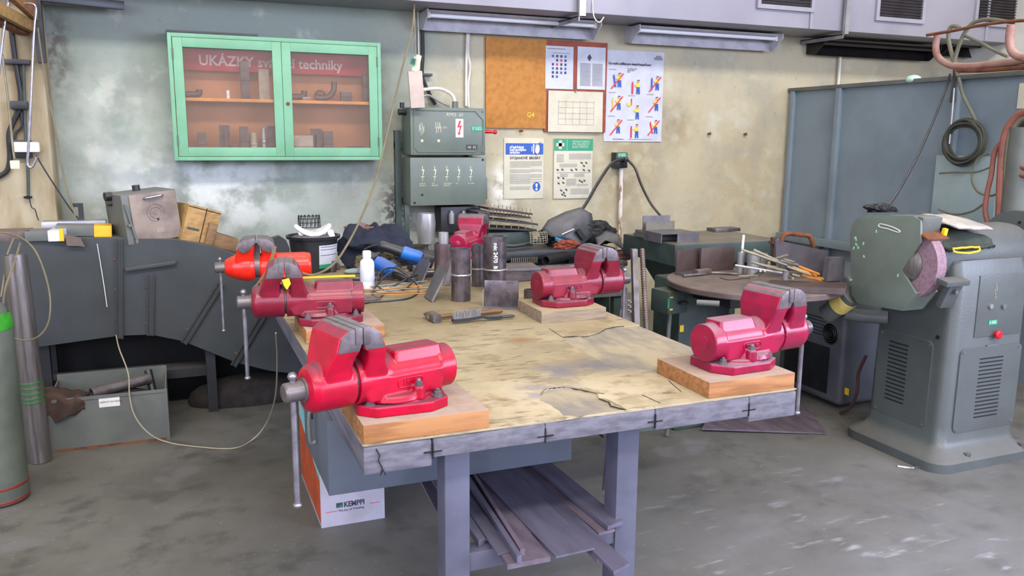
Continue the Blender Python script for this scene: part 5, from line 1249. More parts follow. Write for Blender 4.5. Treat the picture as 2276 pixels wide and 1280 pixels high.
wrapped(X_(60), X_(145), 4.77, 4.93, zd, .05, -4, m_bgrey, 'grey packet with a white and yellow taped end, foremost on the duct', .07, M('white_tape', '#c9c8d2', rough=.5))
b = B().obox((X_(140), 4.765, zd+.03), (.02, .012, .064), rotm(-4)); one('yellow_tape', b, m_yt, 'yellow strip at the end of the white taped packet on the duct', 'tape')
wrapped(X_(120), X_(245), 4.86, 5.0, zd+.008, .055, 3, m_bgrey, 'long grey plate with a yellow taped end next to the toolbox', .085, m_yt, 3)
wrapped(X_(-20), X_(65), 4.8, 4.98, zd, .05, 2, m_brownst, 'brownish plate at the far left on the duct')
wrapped(X_(80), X_(230), 5.02, 5.12, zd, .075, 0, m_gal, 'flat grey bar lying at the back of the duct, behind the taped plates')
p = [PY(*a, 4.78) for a in ((145, 520), (180, 528), (190, 548), (180, 546), (150, 545))]
one('bent_offcut', B().prism([(a.x, a.z) for a in p], 'y', 4.76, 4.775), m_brownst, 'small bent brown offcut hanging over the duct edge between the taped plates', 'offcut')
# square frame behind the plates
a, c = PY(158, 452, 5.1), PY(188, 498, 5.1)
b = B(); b.box(a.x, c.x, 5.09, 5.11, a.z-.02, a.z); b.box(c.x-.025, c.x, 5.09, 5.11, zd+.075, a.z-.02)
one('square_bracket', b, m_blackp, 'small black angled bracket standing behind the taped plates', 'bracket')
# tilted toolbox-like machine
R = rotm(22, -5, 0); c = PY(330, 478, 4.87); c.y = 4.98; c = PY(318, 478, 4.96); sz = Vector((.29, .26, .265))
t = thing('metal_box', 'tilted brownish-grey metal box with round dial and handle, on the duct', 'metal box', c)
obj('box_body', B().obox(c, sz, R, .006), m_bgrey, t)
m_face = M('box_face', '#8a7b70', '#6d6058', .6, .1, 10, bump=.1)
def FP(u, v, w=0): return c+R @ Vector((sz.x*u, -sz.y/2-w, sz.z*v))
fp = obj('front_door', B().obox(FP(.06, 0, .004), (sz.x*.86, .009, sz.z*.97), R, .003), m_face, t)
b = B()
for r_ in (.045, .03): b.lathe([(r_-.003, 0), (r_, .003), (r_+.003, 0)], FP(.06, .08, .008), R @ Vector((0, -1, 0)), 30)
b.cyl(FP(.06, .08, .008), FP(.06, .08, .013), .008, seg=14); obj('dial', b, m_face, fp)
obj('hole', B().cyl(FP(.09, -.06, .008), FP(.09, -.06, .0095), .006, seg=12), m_dark, fp)
b = B().tube([FP(-.1, .38, .006), FP(-.09, .4, .025), FP(.2, .42, .025), FP(.21, .4, .006)], .006, 8); obj('door_handle', b, m_bright, fp)
obj('name_plate', B().obox(FP(.1, -.28, .0095), (.04, .001, .025), R), m_rod, fp)
b = B(); b.tube([FP(-.46, .32, .012), FP(-.4, -.12, .012), FP(-.36, -.38, .012)], .006, 8); b.cyl(FP(-.44, -.1, .0), FP(-.44, -.1, .02), .008, seg=10); obj('latch_rod', b, m_bgrey, t)
b = B(); lf = lambda v, w: c+R @ Vector((-sz.x/2-w, .02, sz.z*v)); b.cyl(lf(.46, -.005), lf(.46, .03), .024, seg=18); b.cyl(lf(.3, .0), lf(.3, .02), .01, seg=10); obj('side_knob', b, m_blackp, t)
obj('top_knob', B().cyl(c+R @ Vector((.0, .04, sz.z/2)), c+R @ Vector((0, .04, sz.z/2+.03)), .02, seg=16), m_blackp, t)
# wooden boxes
def wbox(px, py, Y, w, d, h, yaw, roll, mat, label, boards=2):
    c = PY(px, py, Y); R = rotm(yaw, roll); t = thing('wooden_box', label, 'wooden box', c, 0, 'wooden boxes on the duct')
    obj('box_body', B().obox(c, (w, d, h), R, .003), mat, t)
    b = B(); b.obox(c+R @ Vector((w*.05, -d/2-.001, 0)), (.004, .003, h*.98), R); b.obox(c+R @ Vector((w*.0, -d/2-.001, h*.5-.012)), (w*.98, .003, .004), R); obj('board_gap', b, m_dark, t)
    obj('dark_label', B().obox(c+R @ Vector((-w*.22, -d/2-.0012, -h*.12)), (w*.36, .003, .012), R), m_dgreen, t)
    return t
wbox(433, 500, 4.98, .19, .17, .21, 22, 17, m_wood, 'pale wooden box tilted against the metal box, with a dark left side')
R = rotm(6, 20); c = PY(492, 535, 4.97); one('timber_offcut', B().obox(c, (.16, .12, .075), R, .003), m_wood2, 'brown timber offcut sloping down behind the orange vise', 'timber')
c = PY(464, 520, 4.95); one('timber_offcut', B().obox(c, (.045, .12, .13), rotm(10, 17), .003), m_wood2, 'short upright timber piece between the wooden box and the sloping timber', 'timber')
# crate on the floor
t = thing('metal_crate', 'grey metal crate with a white label on the floor at the left', 'crate', (-.37, 4.64, 0))
x0, x1, y0, y1, zc_ = -.645, -.108, 4.455, 4.84, .268
R = Matrix.Rotation(math.radians(3), 3, 'Z')
b = B(); w = .006
b.box(x0, x1, y0, y0+w, .004, zc_); b.box(x0, x1, y1-w, y1, .004, zc_+.03); b.box(x0, x0+w, y0+w, y1-w, .004, zc_); b.box(x1-w, x1, y0+w, y1-w, .004, zc_); b.box(x0, x1, y0, y1, 0, .006)
obj('crate_shell', b, m_bgrey, t)
b = B(); b.box(x0-.004, x1+.004, y0-.006, y0, zc_-.012, zc_+.004); b.box(x0-.004, x0+.012, y0-.004, y0, 0, zc_-.012); b.box(x1-.012, x1+.004, y0-.004, y0, 0, zc_-.012); obj('rim', b, m_bgrey, t)
obj('bottom_edge', B().box(x0, x1, y0-.003, y0, 0, .012), m_rust, t)
a, c = PY(219, 883, y0), PY(267, 901, y0); l = obj('label', B().box(a.x, c.x, y0-.002, y0-.0003, c.z, a.z), m_white, t)
text('SBĚRNÝ MATERIÁL', .0125, (a.x+.004, y0-.0023, (a.z+c.z)/2-.005), m_ink, l, sx=.95)
a = PY(205, 862, 4.62); one('steel_pipe', B().pipe((a.x, 4.56, a.z-.012), (a.x+.27, 4.7, a.z+.0), .028, .022, 24), m_steel, 'rusty pipe lying across the top of the grey crate', 'pipe')
b = B(); one('round_bar', B().cyl((x1-.04, 4.62, .02), (x1-.09, 4.74, zc_+.035), .02, seg=16), m_blackp, 'black bar end poking out of the right end of the grey crate', 'steel bar')
b = B().sph((x0+.27, 4.65, .15), .2, (1.2, .8, .45), 3); one('crate_scrap', b, bpy.data.materials['scrap_dark'], 'dark scrap filling the grey crate', 'scrap', kind='stuff')
b = B(); n, m = 20, 14; V = []
for j in range(m+1):
    for i in range(n+1):
        u, v = i/n, j/m; x = x0-.04+.2*u; dz = .03*mnoise.noise(Vector((u*4, v*3, 1)))
        if v < .4: p = Vector((x, y0+.14-.35*v, zc_+.045+dz-.06*u))
        else: p = Vector((x, y0-.012-.014*math.sin(u*9+v*3), zc_+.03-.17*(v-.4)*(1.1-abs(u-.35)*1.2)+dz-.06*u))
        V.append(p)
b.poly(V, [(j*(n+1)+i, j*(n+1)+i+1, (j+1)*(n+1)+i+1, (j+1)*(n+1)+i) for j in range(m) for i in range(n)])
o = one('brown_cloth', b, m_brown, 'brown cloth hanging over the left front edge of the grey crate', 'cloth', smooth=80); md = o.modifiers.new('s', 'SOLIDIFY'); md.thickness = .006
# standing tube
tx, ty = -.685, 4.36
t = thing('steel_tube', 'tall shiny steel tube with green paint bands standing at the left', 'tube', (tx, ty, 0))
obj('tube', B().pipe((tx, ty, 0), (tx-.03, ty+.05, 1.0), .052, .047, 40), m_alum, t)
b = B(); ax = Vector((-.03, .05, 1.0))
for z in (.385, .36, .335, .31, .29): b.lathe([(.0522, 0), (.0528, .002), (.0528, .01), (.0522, .012)], Vector((tx, ty, 0))+ax*z, ax, 30)
obj('green_band', b, M('band_green', '#3f6a43', '#4f7a4f', .5, .3, 14), t)
# gas cylinder at the left edge
gx, gy = -.785, 3.93
t = thing('gas_cylinder', 'grey-green gas cylinder with red rings at the left edge of the picture', 'gas cylinder', (gx, gy, 0)); c = (gx, gy, 0)
obj('cylinder_body', B().lathe([(.1, 0), (.116, .012), (.116, .74), (.112, .79), (.09, .85), (.06, .88), (.045, .9)], c, (0, 0, 1), 48), M('cylinder_paint', '#5c6259', '#4d534c', .5, 0, 6, bump=.1), t)
obj('valve_cap', B().lathe([(.05, .89), (.075, .9), (.075, 1.12), (.06, 1.16), (0, 1.165)], c, (0, 0, 1), 32), m_bgrey, t)
b = B()
for z in (.075, .015): b.lathe([(.1163, z), (.1172, z+.002), (.1172, z+.01), (.1163, z+.012)], c, (0, 0, 1), 48)
obj('red_ring', b, M('ring_red', '#8a3028', '#74281f', .5), t)
b = B().lathe([(.1045, .82), (.1125, .792), (.1165, .755), (.1175, .757), (.1135, .796), (.106, .823)], c, (0, 0, 1), 48, True); obj('green_shoulder', b, M('bright_green', '#3a9a2a', '#2f8420', .45, scale=20), t)
# cords at left
def cord(label, P, r=.004, mat=m_cord, name='thin_cable'): return one(name, B().tube(P, r, 7), mat, label, 'cord')
cord('pale cord drooping in a loop over the left side of the steel tube', [PY(-10, 515, 4.5), PY(40, 525, 4.45), PY(80, 560, 4.3), PY(108, 640, 4.26), PY(110, 705, 4.24), PY(92, 742, 4.22), PY(60, 756, 4.22), PY(20, 745, 4.22), PY(5, 700, 4.2)])
cord('grey-green cord loop hanging at the left edge beside the steel tube', [PY(45, 540, 4.5), PY(30, 590, 4.3), PY(12, 640, 4.2), PY(5, 700, 4.16), PY(0, 780, 4.1)], .005)
cord('second cord strand at the left edge, in front of the duct end', [PY(30, 530, 4.6), PY(15, 570, 4.5), PY(10, 610, 4.4), PY(2, 660, 4.35)], .004)
cord('long thin wire running from the duct over the crate front to the bench', [PY(258, 745, 4.78), PY(265, 775, 4.6), PY(285, 830, 4.47), PY(288, 880, 4.437), PY(300, 925, 4.42), PY(330, 962, 4.4), PZ(370, 982, .006), PZ(440, 993, .006), PZ(520, 996, .006), PZ(565, 978, .006)+Vector((0, 0, .01)), PY(595, 935, 4.2), PY(612, 880, 3.9), PY(616, 800, 3.6), PY(613, 740, 3.3)], .0035, M('thin_wire', '#9a917c', rough=.6))
cord('thin light thread hanging down the front of the duct', [PY(216, 542, 4.75), PY(224, 590, 4.785), PY(232, 640, 4.785), PY(238, 682, 4.785)], .002, m_lead)
# pillar: pipes, socket, wires, hooks
YP = 5.17
cable('pillar_cable', pts(YP-.01, (22, 40), (32, 120), (40, 170), (46, 210), (44, 240), (30, 270), (20, 300), (22, 350), (15, 380), (-8, 395)), .013, m_black, 'thick black cable running down the plaster pillar at the left')
cable('pillar_cable', pts(YP-.01, (48, 250), (48, 280), (36, 295), (34, 312), (48, 318)), .007, m_black, 'thin black cable looped above the white wall switch on the pillar')
cable('pillar_pipe', pts(YP-.012, (52, 140), (54, 220), (58, 320), (62, 380), (63, 435)), .008, m_dgreen, 'thin green pipe down the pillar below the white switch', 'pipe')
p = PY(63, 438, YP); one('pipe_clamp', B().lathe([(0, -.01), (.02, -.004), (.022, .004), (0, .01)], (p.x, YP-.015, p.z), (0, 0, 1), 16), m_black, 'small black clamp on the thin green pipe', 'clamp')
cord('bent wire end below the black clamp on the pillar', pts(YP-.015, (65, 440), (70, 460), (78, 466), (82, 480), (86, 490)), .003, m_blackp)
p = PY(48, 330, YP-.03); t = thing('wall_switch', 'white plastic wall switch on a black base, on the pillar at the left', 'switch', p)
obj('base', B().box(p.x-.04, p.x+.045, YP-.03, 5.179, p.z-.05, p.z+.045, .004), m_blackp, t)
obj('cover', B().box(p.x-.035, p.x+.09, YP-.07, YP-.03, p.z-.02, p.z+.035, .012), m_white, t)
p = PY(38, 235, YP-.03); one('junction_box', B().box(p.x-.03, p.x+.05, YP-.05, 5.179, p.z-.02, p.z+.025, .006), m_blackp, 'small black junction box on the pillar above the white switch', 'junction box')
p = PY(34, 138, YP-.02); one('pipe_clamp', B().box(p.x-.06, p.x+.07, YP-.04, 5.179, p.z-.012, p.z+.014, .004), m_blackp, 'dark clamp bar across the pillar cables near the top', 'clamp')
p = PY(34, 366, 5.0); t = thing('light_pull', 'pale pull cord with a cream square handle hanging on the pillar', 'light pull', p)
obj('cord', B().tube(pts(5.0, (5, 120), (14, 190), (22, 260), (29, 330), (32, 352)), .006, 7), m_rod, t)
obj('handle', B().box(p.x-.022, p.x+.022, 4.985, 5.015, p.z-.022, p.z+.022, .005), M('cream_plastic', '#d8c8b0', rough=.5), t)
one('wire_hook', B().tube(pts(4.9, (45, 8), (66, 8), (77, 12), (80, 25), (76, 60), (72, 140), (68, 230), (63, 330), (61, 360), (64, 370), (71, 371), (78, 360), (81, 348)), .0065, 8), m_bright, 'long bent shiny wire hook hanging at the upper left', 'hook')
one('wire_hook', B().tube(pts(4.8, (22, -12), (12, 40), (4, 100), (-4, 170), (-12, 220)), .007, 8), m_bright, 'straight shiny wire slanting out of the top left corner', 'hook')
m_tim = M('rack_timber', '#9a6a44', '#7d5434', .7, 0, 4, stretch=(2, 10, 10), bump=.2)
def stick(a, c, Y0, Y1, w, h, mat, label):
    p, q = PY(*a, Y0), PY(*c, Y1); d = (q-p); L = d.length; d.normalize(); x, y = frame(d); one('timber_bar', B().obox((p+q)/2, (w, h, L), Matrix((x, y, d)).transposed(), .003), mat, label, 'timber', 'timbers at the upper left')
stick((-25, 8), (72, 60), 4.5, 5.15, .03, .06, m_wood, 'pale timber slanting from the top left corner to the pillar')
stick((18, -30), (80, 28), 4.7, 5.16, .03, .1, m_tim, 'reddish timber above the pale one at the top left corner')
stick((-20, 40), (52, 70), 4.7, 5.16, .05, .04, m_rust, 'dark short timber under the pale slanting timber at top left')
a, c = PY(82, 8, 5.15), PY(272, -2, 5.3); one('steel_bracket', B().obox((a+c)/2, ((c-a).length, .04, .045), Matrix.Rotation(math.atan2(c.y-a.y, c.x-a.x), 3, 'Z') @ Matrix.Rotation(0, 3, 'Y'), .003).box(a.x-.02, a.x+.02, 5.13, 5.178, a.z-.3, a.z+.03), m_blackp, 'black angled steel bracket at the top of the pillar', 'bracket')
cord('brown cord hanging from the top bracket down to the wrapped plates', pts(5.08, (84, 62), (92, 120), (104, 200), (122, 280), (138, 370), (152, 430), (168, 480)), .005, m_cord)
cord('thin dark cord running from the white switch down to the wrapped plates', pts(5.1, (80, 345), (104, 385), (130, 425), (155, 462), (183, 497)), .004, m_blackp)
# ================================================================== RIGHT SIDE: positioner table
dc_, DR, DZ = Vector((2.705, 3.385, 0)), .44, .85
t = thing('round_welding_table', 'round brown steel welding table on a dark green pedestal behind the right vise', 'welding table', (dc_.x, dc_.y, 0))
obj('table_top', B().lathe([(0, DZ-.03), (DR-.004, DZ-.03), (DR, DZ-.026), (DR, DZ-.004), (DR-.004, DZ), (0, DZ)], dc_, (0, 0, 1), 72), m_brownst, t)
obj('pedestal', B().box(2.42, 2.62, 3.62, 3.88, 0, DZ-.03, .015), m_dgreen, t)
obj('support_arm', B().box(2.5, 2.9, 3.3, 3.88, DZ-.12, DZ-.03, .008), m_blackp, t)
obj('side_web', B().box(2.62, 2.8, 3.7, 3.74, .0, DZ-.03, .004), m_blackp, t)
a, c = PY(1553, 640, 3.05), PY(1582, 648, 3.02); b = B(); b.cyl((a.x, 3.06, DZ-.016), (c.x+.03, 3.0, DZ-.016), .013, seg=14); obj('edge_hinge', b, m_bgrey, t)
sw = PY(1487, 667, 3.56); b = B().obox(sw, (.13, .14, .12), rotm(8), .012)
s_ = obj('switch_housing', b, m_dgreen, t)
l = obj('green_label', B().obox(sw+Vector((-.035, -.0735, 0)), (.045, .002, .05), rotm(8)), m_greenp, s_)
obj('yellow_mark', B().obox(sw+Vector((-.034, -.075, .03)), (.02, .002, .007), rotm(8)).obox(sw+Vector((-.034, -.075, -.032)), (.02, .002, .009), rotm(8)), m_yel, l)
obj('switch_lever', B().obox(sw+Vector((.03, -.085, 0)), (.045, .03, .014), rotm(8), .003), m_black, s_)
obj('switch_cable', B().tube([sw+Vector((.01, 0, -.06)), sw+Vector((.0, -.01, -.25)), sw+Vector((.03, -.02, -.45)), sw+Vector((.02, .0, -.73))], .011, 8), m_bgrey, s_)
q = PY(1515, 730, 3.619); obj('yellow_tag', B().box(q.x-.012, q.x+.012, 3.617, 3.6195, q.z-.018, q.z+.018), m_yel, t)
# things on the round table
def up_plate(pp, Y, th, mat, label, name='angle_iron', foot=.0):
    P = [PY(x, y, Y) for x, y in pp]; b = B(); b.prism([(p.x, p.z) for p in P], 'y', Y, Y+th)
    if foot: xs = [p.x for p in P]; b.box(min(xs), max(xs), Y-foot, Y, min(p.z for p in P), min(p.z for p in P)+th)
    return one(name, b, mat, label, 'steel piece', 'steel pieces on the round table')
m_brn2 = M('brown_plate', '#5a4a48', '#4b3d3b', .5, .4, 10, bump=.1)
z0 = DZ+.001
def flush(b): return b
p = PZ(1502, 610, z0); q = PZ(1552, 600, z0)
t = thing('angle_iron', 'upright brown angle iron with bright left edge, at the left of the round table', 'steel piece', p, 0, 'steel pieces on the round table')
hB = PY(1502, 558, p.y).z-z0; d = (q-p); L = d.length; d.normalize(); n = Vector((-d.y, d.x, 0)); R = Matrix((d, n, Vector((0, 0, 1)))).transposed()
obj('plate', B().obox((p+q)/2+Vector((0, 0, hB/2)), (L, .008, hB), R, .0008), m_brn2, t); obj('foot', B().obox((p+q)/2-n*.035+Vector((0, 0, .004)), (L, .062, .008), R, .0008), m_cut, t)
p = PZ(1560, 604, z0); q = PZ(1640, 602, z0); hB = PY(1560, 552, p.y).z-z0; L = (q-p).length
one('brown_plate', B().obox((p+q)/2+Vector((0, .03, hB/2)), (L, .01, hB), rotm(-3), .001), m_brn2, 'wide brown plate standing behind the angle iron on the round table', 'steel piece', 'steel pieces on the round table')
# cups
def cup(px, py, pytop, r, mat, label, taper=.85):
    p = PZ(px, py, z0); h = hzz = PY(px, pytop, p.y).z-z0
    one('metal_cup', B().lathe([(0, 0), (r*taper, 0), (r, h), (r*.9, h), (r*taper*.88, .006), (0, .006)], p, (0, 0, 1), 28), mat, label, 'cup'); return p, h
pc_, hc_ = cup(1645, 608, 560, .02, m_gal, 'narrow grey cup holding a white chalk stick on the round table', .9)
one('chalk_stick', B().cyl(pc_+Vector((0, 0, .01)), PY(1653, 522, pc_.y), .007, seg=12), m_lead, 'white chalk stick standing in the narrow grey cup', 'chalk')
cup(1674, 612, 560, .036, m_gal, 'wide shiny tin cup among the electrodes on the round table', .95)
p = PZ(1700, 600, z0); hh_ = PY(1705, 562, p.y+.06).z-z0; one('tin_can', B().lathe([(0, 0), (.035, 0), (.035, hh_), (.03, hh_), (.03, .01), (0, .01)], p+Vector((.02, .06, 0)), (0, 0, 1), 28), m_gal, 'open tin can behind the electrodes on the round table', 'can')
p = PZ(1746, 622, z0); one('steel_nipple', B().cyl(p, p+Vector((0, 0, .045)), .016, seg=20), m_gal, 'small shiny steel stub standing in front of the electrodes', 'stub')
# electrodes and rods heap
def zr(x, y): return 1600+x/6.4, 480+y/6.4
E_ = (((300, 475), (950, 700), .095, .05, m_rod, 'brown-ended'), ((480, 480), (830, 640), .09, .07, m_rod, ''), ((750, 620), (965, 555), .075, .1, m_rod, ''), ((910, 615), (1065, 660), .085, .075, m_rod, ''),
      ((870, 640), (1120, 700), .075, .06, m_gal, ''), ((440, 650), (890, 775), .06, .04, m_rod, ''), ((600, 690), (955, 785), .05, .03, m_rod, ''), ((215, 700), (880, 810), .05, .025, m_gal, ''),
      ((960, 720), (1290, 840), .05, .025, m_rod, ''), ((1030, 730), (1370, 845), .045, .02, m_copper, ''), ((1130, 720), (1415, 830), .05, .025, m_copper, ''), ((1190, 840), (1470, 895), .03, .02, m_copper, ''), ((1170, 850), (1440, 915), .012, .008, m_copper, ''),
      ((1030, 830), (1140, 860), .015, .01, m_rod, ''), ((280, 860), (520, 850), .01, .008, m_rod, ''), ((500, 830), (580, 780), .012, .02, m_rod, ''), ((590, 810), (640, 780), .015, .02, m_rod, ''), ((980, 865), (1040, 885), .01, .008, m_rod, ''))
rb = random.Random(5)
for (a, c, ha, hc, m, _l) in E_:
    p, q = PY(*zr(*a), 3.2+rb.uniform(-.02, .03)), PY(*zr(*c), 3.13+rb.uniform(-.02, .03))
    if q.z < z0+.007: q = PZ(*zr(*c), z0+.008)
    if p.z < z0+.007: p = PZ(*zr(*a), z0+.008)
    one('electrode', B().cyl(p, q, .0062, seg=12), m, 'orange-coated electrode in the heap on the round table' if m == m_copper else ('shiny metal rod in the electrode heap on the round table' if m == m_gal else 'dull grey electrode stub in the heap on the round table'), 'electrode', 'orange electrodes' if m == m_copper else ('shiny rods in the heap' if m == m_gal else 'grey electrodes in the heap'))
# tongs, pliers and channel on the table
def tool(name, P, r, mat, label, z=.008): return one(name, B().tube([PZ(x, y, z0+z) for x, y in P], r, 8), mat, label, 'tool')
tool('tongs', ((1518, 613), (1540, 611), (1562, 609), (1582, 606), (1640, 609)), .007, m_steel, 'pair of steel tongs lying in front of the angle iron')
one('tongs_jaw', B().obox(PZ(1562, 604, z0+.016), (.1, .035, .03), rotm(10), .006), m_brownst, 'brown jointed clamp jaw lying on the tongs', 'clamp')
tool('bent_wire', ((1600, 617), (1622, 622), (1650, 619), (1668, 618)), .0018, m_black, 'thin bent wire lying on the bare part of the round table', .003)
a, c = PZ(1700, 632, z0), PZ(1890, 640, z0)
b = B(); b.slab([PZ(1697, 634, z0+.03), PZ(1880, 641, z0+.03), PZ(1882, 628, z0+.03), PZ(1712, 622, z0+.03)], .0295); 
ci = one('drilled_bar', b, m_brn2, 'brown drilled steel bar along the front of the electrode heap', 'steel bar')
hp = PZ(1812, 636, z0+.018); obj('drilled_hole', B().cyl(hp-Vector((0, .012, 0)), hp+Vector((0, .0, 0)), .009, seg=18), m_dark, ci)
one('round_rod', B().cyl(PZ(1770, 638, z0+.0085), PZ(1872, 645, z0+.0085), .0075, seg=14), m_steel, 'thin steel rod lying in front of the drilled bar', 'steel bar')
Y_ = 3.45
def upr(pp, Y, th, mat, label, cat='steel piece', name='steel_plate'):
    P = [PY(x, y, Y) for x, y in pp]; zmin = min(p.z for p in P); dz = max(0, z0+.0005-zmin)
    return one(name, B().prism([(p.x, p.z+dz) for p in P], 'y', Y, Y+th), mat, label, cat)
upr(((1726, 600), (1722, 548), (1840, 572), (1828, 628), (1800, 624)), 3.36, .012, M('dark_plate', '#6d686e', '#57535a', .33, .35, 6), 'large dark shiny plate standing behind the electrodes under the rusty handle', name='dark_plate')
upr(((1838, 625), (1844, 573), (1878, 572), (1876, 624)), 3.2, .035, m_cut, 'light-edged square plate at the right end of the round table', name='square_plate')
# rusty handled frame
YH = 3.48
b = B().tube(pts(YH, (1737, 541), (1741, 525), (1752, 519), (1775, 521), (1797, 524), (1803, 532), (1808, 548)), .013, 10)
t = thing('rusty_clamp', 'rusty steel handle on a rusty bar behind the electrodes', 'clamp', PY(1770, 560, YH))
obj('handle', b, m_rust, t)
P = [PY(*a, YH) for a in ((1716, 536), (1830, 556), (1830, 563), (1716, 543))]; obj('bar', B().prism([(p.x, p.z) for p in P], 'y', YH-.02, YH+.03, .002), m_rust, t)
P = [PY(*a, YH) for a in ((1718, 528), (1726, 528), (1726, 590), (1718, 590))]; obj('post', B().prism([(p.x, p.z) for p in P], 'y', YH+.0, YH+.02), m_brn2, t)
# ------------------------------------------------ surface plate block
t = thing('surface_plate', 'heavy dark green steel table block with grey top behind the round table', 'steel table', (3.0, 4.3, 0))
SX0, SX1, SY0, SY1, SZ = 2.64, 3.42, 4.02, 4.62, .955
obj('plate_block', B().box(SX0, SX1, SY0, SY1, SZ-.125, SZ, .006), m_dgreen, t)
obj('top_face', B().box(SX0+.01, SX1-.01, SY0+.01, SY1-.01, SZ, SZ+.002), M('plate_top', '#7d7568', '#665f55', .55, .2, 8), t)
obj('neck', B().loft([[Vector(p) for p in ((SX0+.2, SY0+.15, .6), (SX1-.2, SY0+.15, .6), (SX1-.2, SY1-.15, .6), (SX0+.2, SY1-.15, .6))], [Vector(p) for p in ((SX0+.07, SY0+.07, SZ-.125), (SX1-.07, SY0+.07, SZ-.125), (SX1-.07, SY1-.07, SZ-.125), (SX0+.07, SY1-.07, SZ-.125))]]), m_dgreen, t)
obj('pedestal', B().box(SX0+.22, SX1-.2, SY0+.17, SY1-.17, 0, .6, .02), m_dgreen, t)
zs_ = SZ+.0025
def onplate(x0, x1, y0, y1, z, h, mat, label, yaw=0, name='steel_block'): return one(name, B().obox(((x0+x1)/2, (y0+y1)/2, z+h/2), (x1-x0, y1-y0, h), rotm(yaw), .0015), mat, label, 'steel piece', 'steel stock on the surface plate')
a = PY(1413, 517, 4.4).x; c = PY(1478, 517, 4.4).x
o1 = onplate(a+.03, c+.02, 4.22, 4.48, zs_, .022, m_bgrey, 'lower flat grey bar at the left end of the surface plate')
o2 = onplate(a+.03, c+.01, 4.22, 4.46, zs_+.0225, .022, m_bgrey, 'upper flat grey bar at the left end of the surface plate')
zz_ = zs_+.0455
b = B(); p, q = PY(1430, 480, 4.38), PY(1492, 507, 4.38); b.box(p.x, q.x-.01, 4.38, 4.386, zz_, p.z); b.box(p.x, q.x-.01, 4.33, 4.38, zz_, zz_+.006)
one('steel_angle', b, m_cut, 'tall upright grey plate on top of the flat bars', 'steel piece', 'steel stock on the surface plate')
p, q = PY(1436, 493, 4.3), PY(1499, 508, 4.3); b = B(); b.box(p.x, q.x, 4.3, 4.305, zz_, p.z); b.box(p.x, q.x, 4.262, 4.3, zz_, zz_+.005)
one('steel_angle', b, M('olive_steel', '#6d685c', '#5a564c', .5, .3, 9), 'low upright olive plate in front of the tall grey plate', 'steel piece', 'steel stock on the surface plate')
p, q = PY(1450, 520, 4.2), PY(1532, 532, 4.2)
b = B(); w_ = q.x-p.x; b.box(p.x+w_*.42, q.x, 4.1, 4.104, zs_, zs_+.055); b.box(p.x, q.x, 4.104, 4.3, zs_+.05, zs_+.056); b.box(q.x-.005, q.x, 4.104, 4.3, zs_, zs_+.05); b.box(p.x, p.x+.006, 4.104, 4.3, zs_, zs_+.05)
one('box_section', b, m_cut, 'open grey steel box section lying on the surface plate', 'steel piece', 'steel stock on the surface plate')
one('tongs', B().tube([PY(1540, 523, 4.4), PY(1575, 528, 4.38), PY(1600, 534, 4.36), PY(1630, 541, 4.3)], .009, 8), m_steel, 'first dark rod of crossed tongs lying on the surface plate', 'tool', 'crossed tongs')
one('tongs', B().tube([PY(1545, 535, 4.3), PY(1580, 531, 4.36), PY(1610, 530, 4.42), PY(1672, 541, 4.45)], .009, 8), m_blue_steel, 'second, longer dark rod of crossed tongs on the surface plate', 'tool', 'crossed tongs')
p, q = PY(1590, 525, 4.5), PY(1645, 530, 4.5); one('flat_steel', B().box(p.x, q.x, 4.5, 4.6, zs_, zs_+.022, .002), m_steel, 'dark flat steel lying at the back of the surface plate', 'steel piece', 'steel stock on the surface plate')
# ------------------------------------------------ dark machine under the grinder, plate on the floor
t = thing('welding_machine', 'dark grey machine cabinet with round fan grille behind the pedestal grinder', 'machine', (3.68, 3.72, 0))
MX0, MX1, MY0, MY1, MZ = 3.5, 3.95, 3.56, 4.1, .8
obj('cabinet_body', B().box(MX0, MX1, MY0, MY1, .03, MZ, .03, 3), M('machine_dark', '#56585e', '#494b52', .5, 0, 5, bump=.1), t)
p = PX(1845, 742, MX0-.001)
b = B()
for r_ in (.03, .045, .06): b.lathe([(r_-.005, 0), (r_, .004), (r_+.004, 0)], (MX0, p.y, p.z), (-1, 0, 0), 30)
b.cyl((MX0, p.y, p.z), (MX0-.004, p.y, p.z), .02, seg=16); obj('fan_grille', b, m_black, t)
obj('lower_panel', B().box(MX0-.004, MX0, MY0+.1, MY1-.06, .08, .36, .002), m_blackp, t)
b = B()
for k in range(6): b.box(MX0-.003, MX0, MY0+.15, MY1-.1, .42+.02*k, .424+.02*k)
obj('louvre', b, m_black, t)
p = PX(1882, 870, MX0-.002); obj('yellow_tag', B().box(MX0-.003, MX0-.0005, p.y-.015, p.y+.015, p.z-.02, p.z+.02), m_yel, t)
b = B().tube([PX(1925, 790, 3.45), PX(1908, 830, 3.45), PX(1905, 870, 3.45), PX(1890, 905, 3.46), PZ(1868, 918, .012)], .009, 8); one('power_cable', b, M('dark_red_cable', '#4a2d30', rough=.6), 'dark red cable hanging between the dark machine and the grinder column', 'cable')
q = [PZ(1560, 952, .022), PZ(1838, 962, .012), PZ(1790, 900, .012), PZ(1590, 893, .022)]
one('floor_plate', B().slab(q, .008), m_bar2, 'thin flat steel plate lying on the floor below the right-hand vise', 'steel plate')
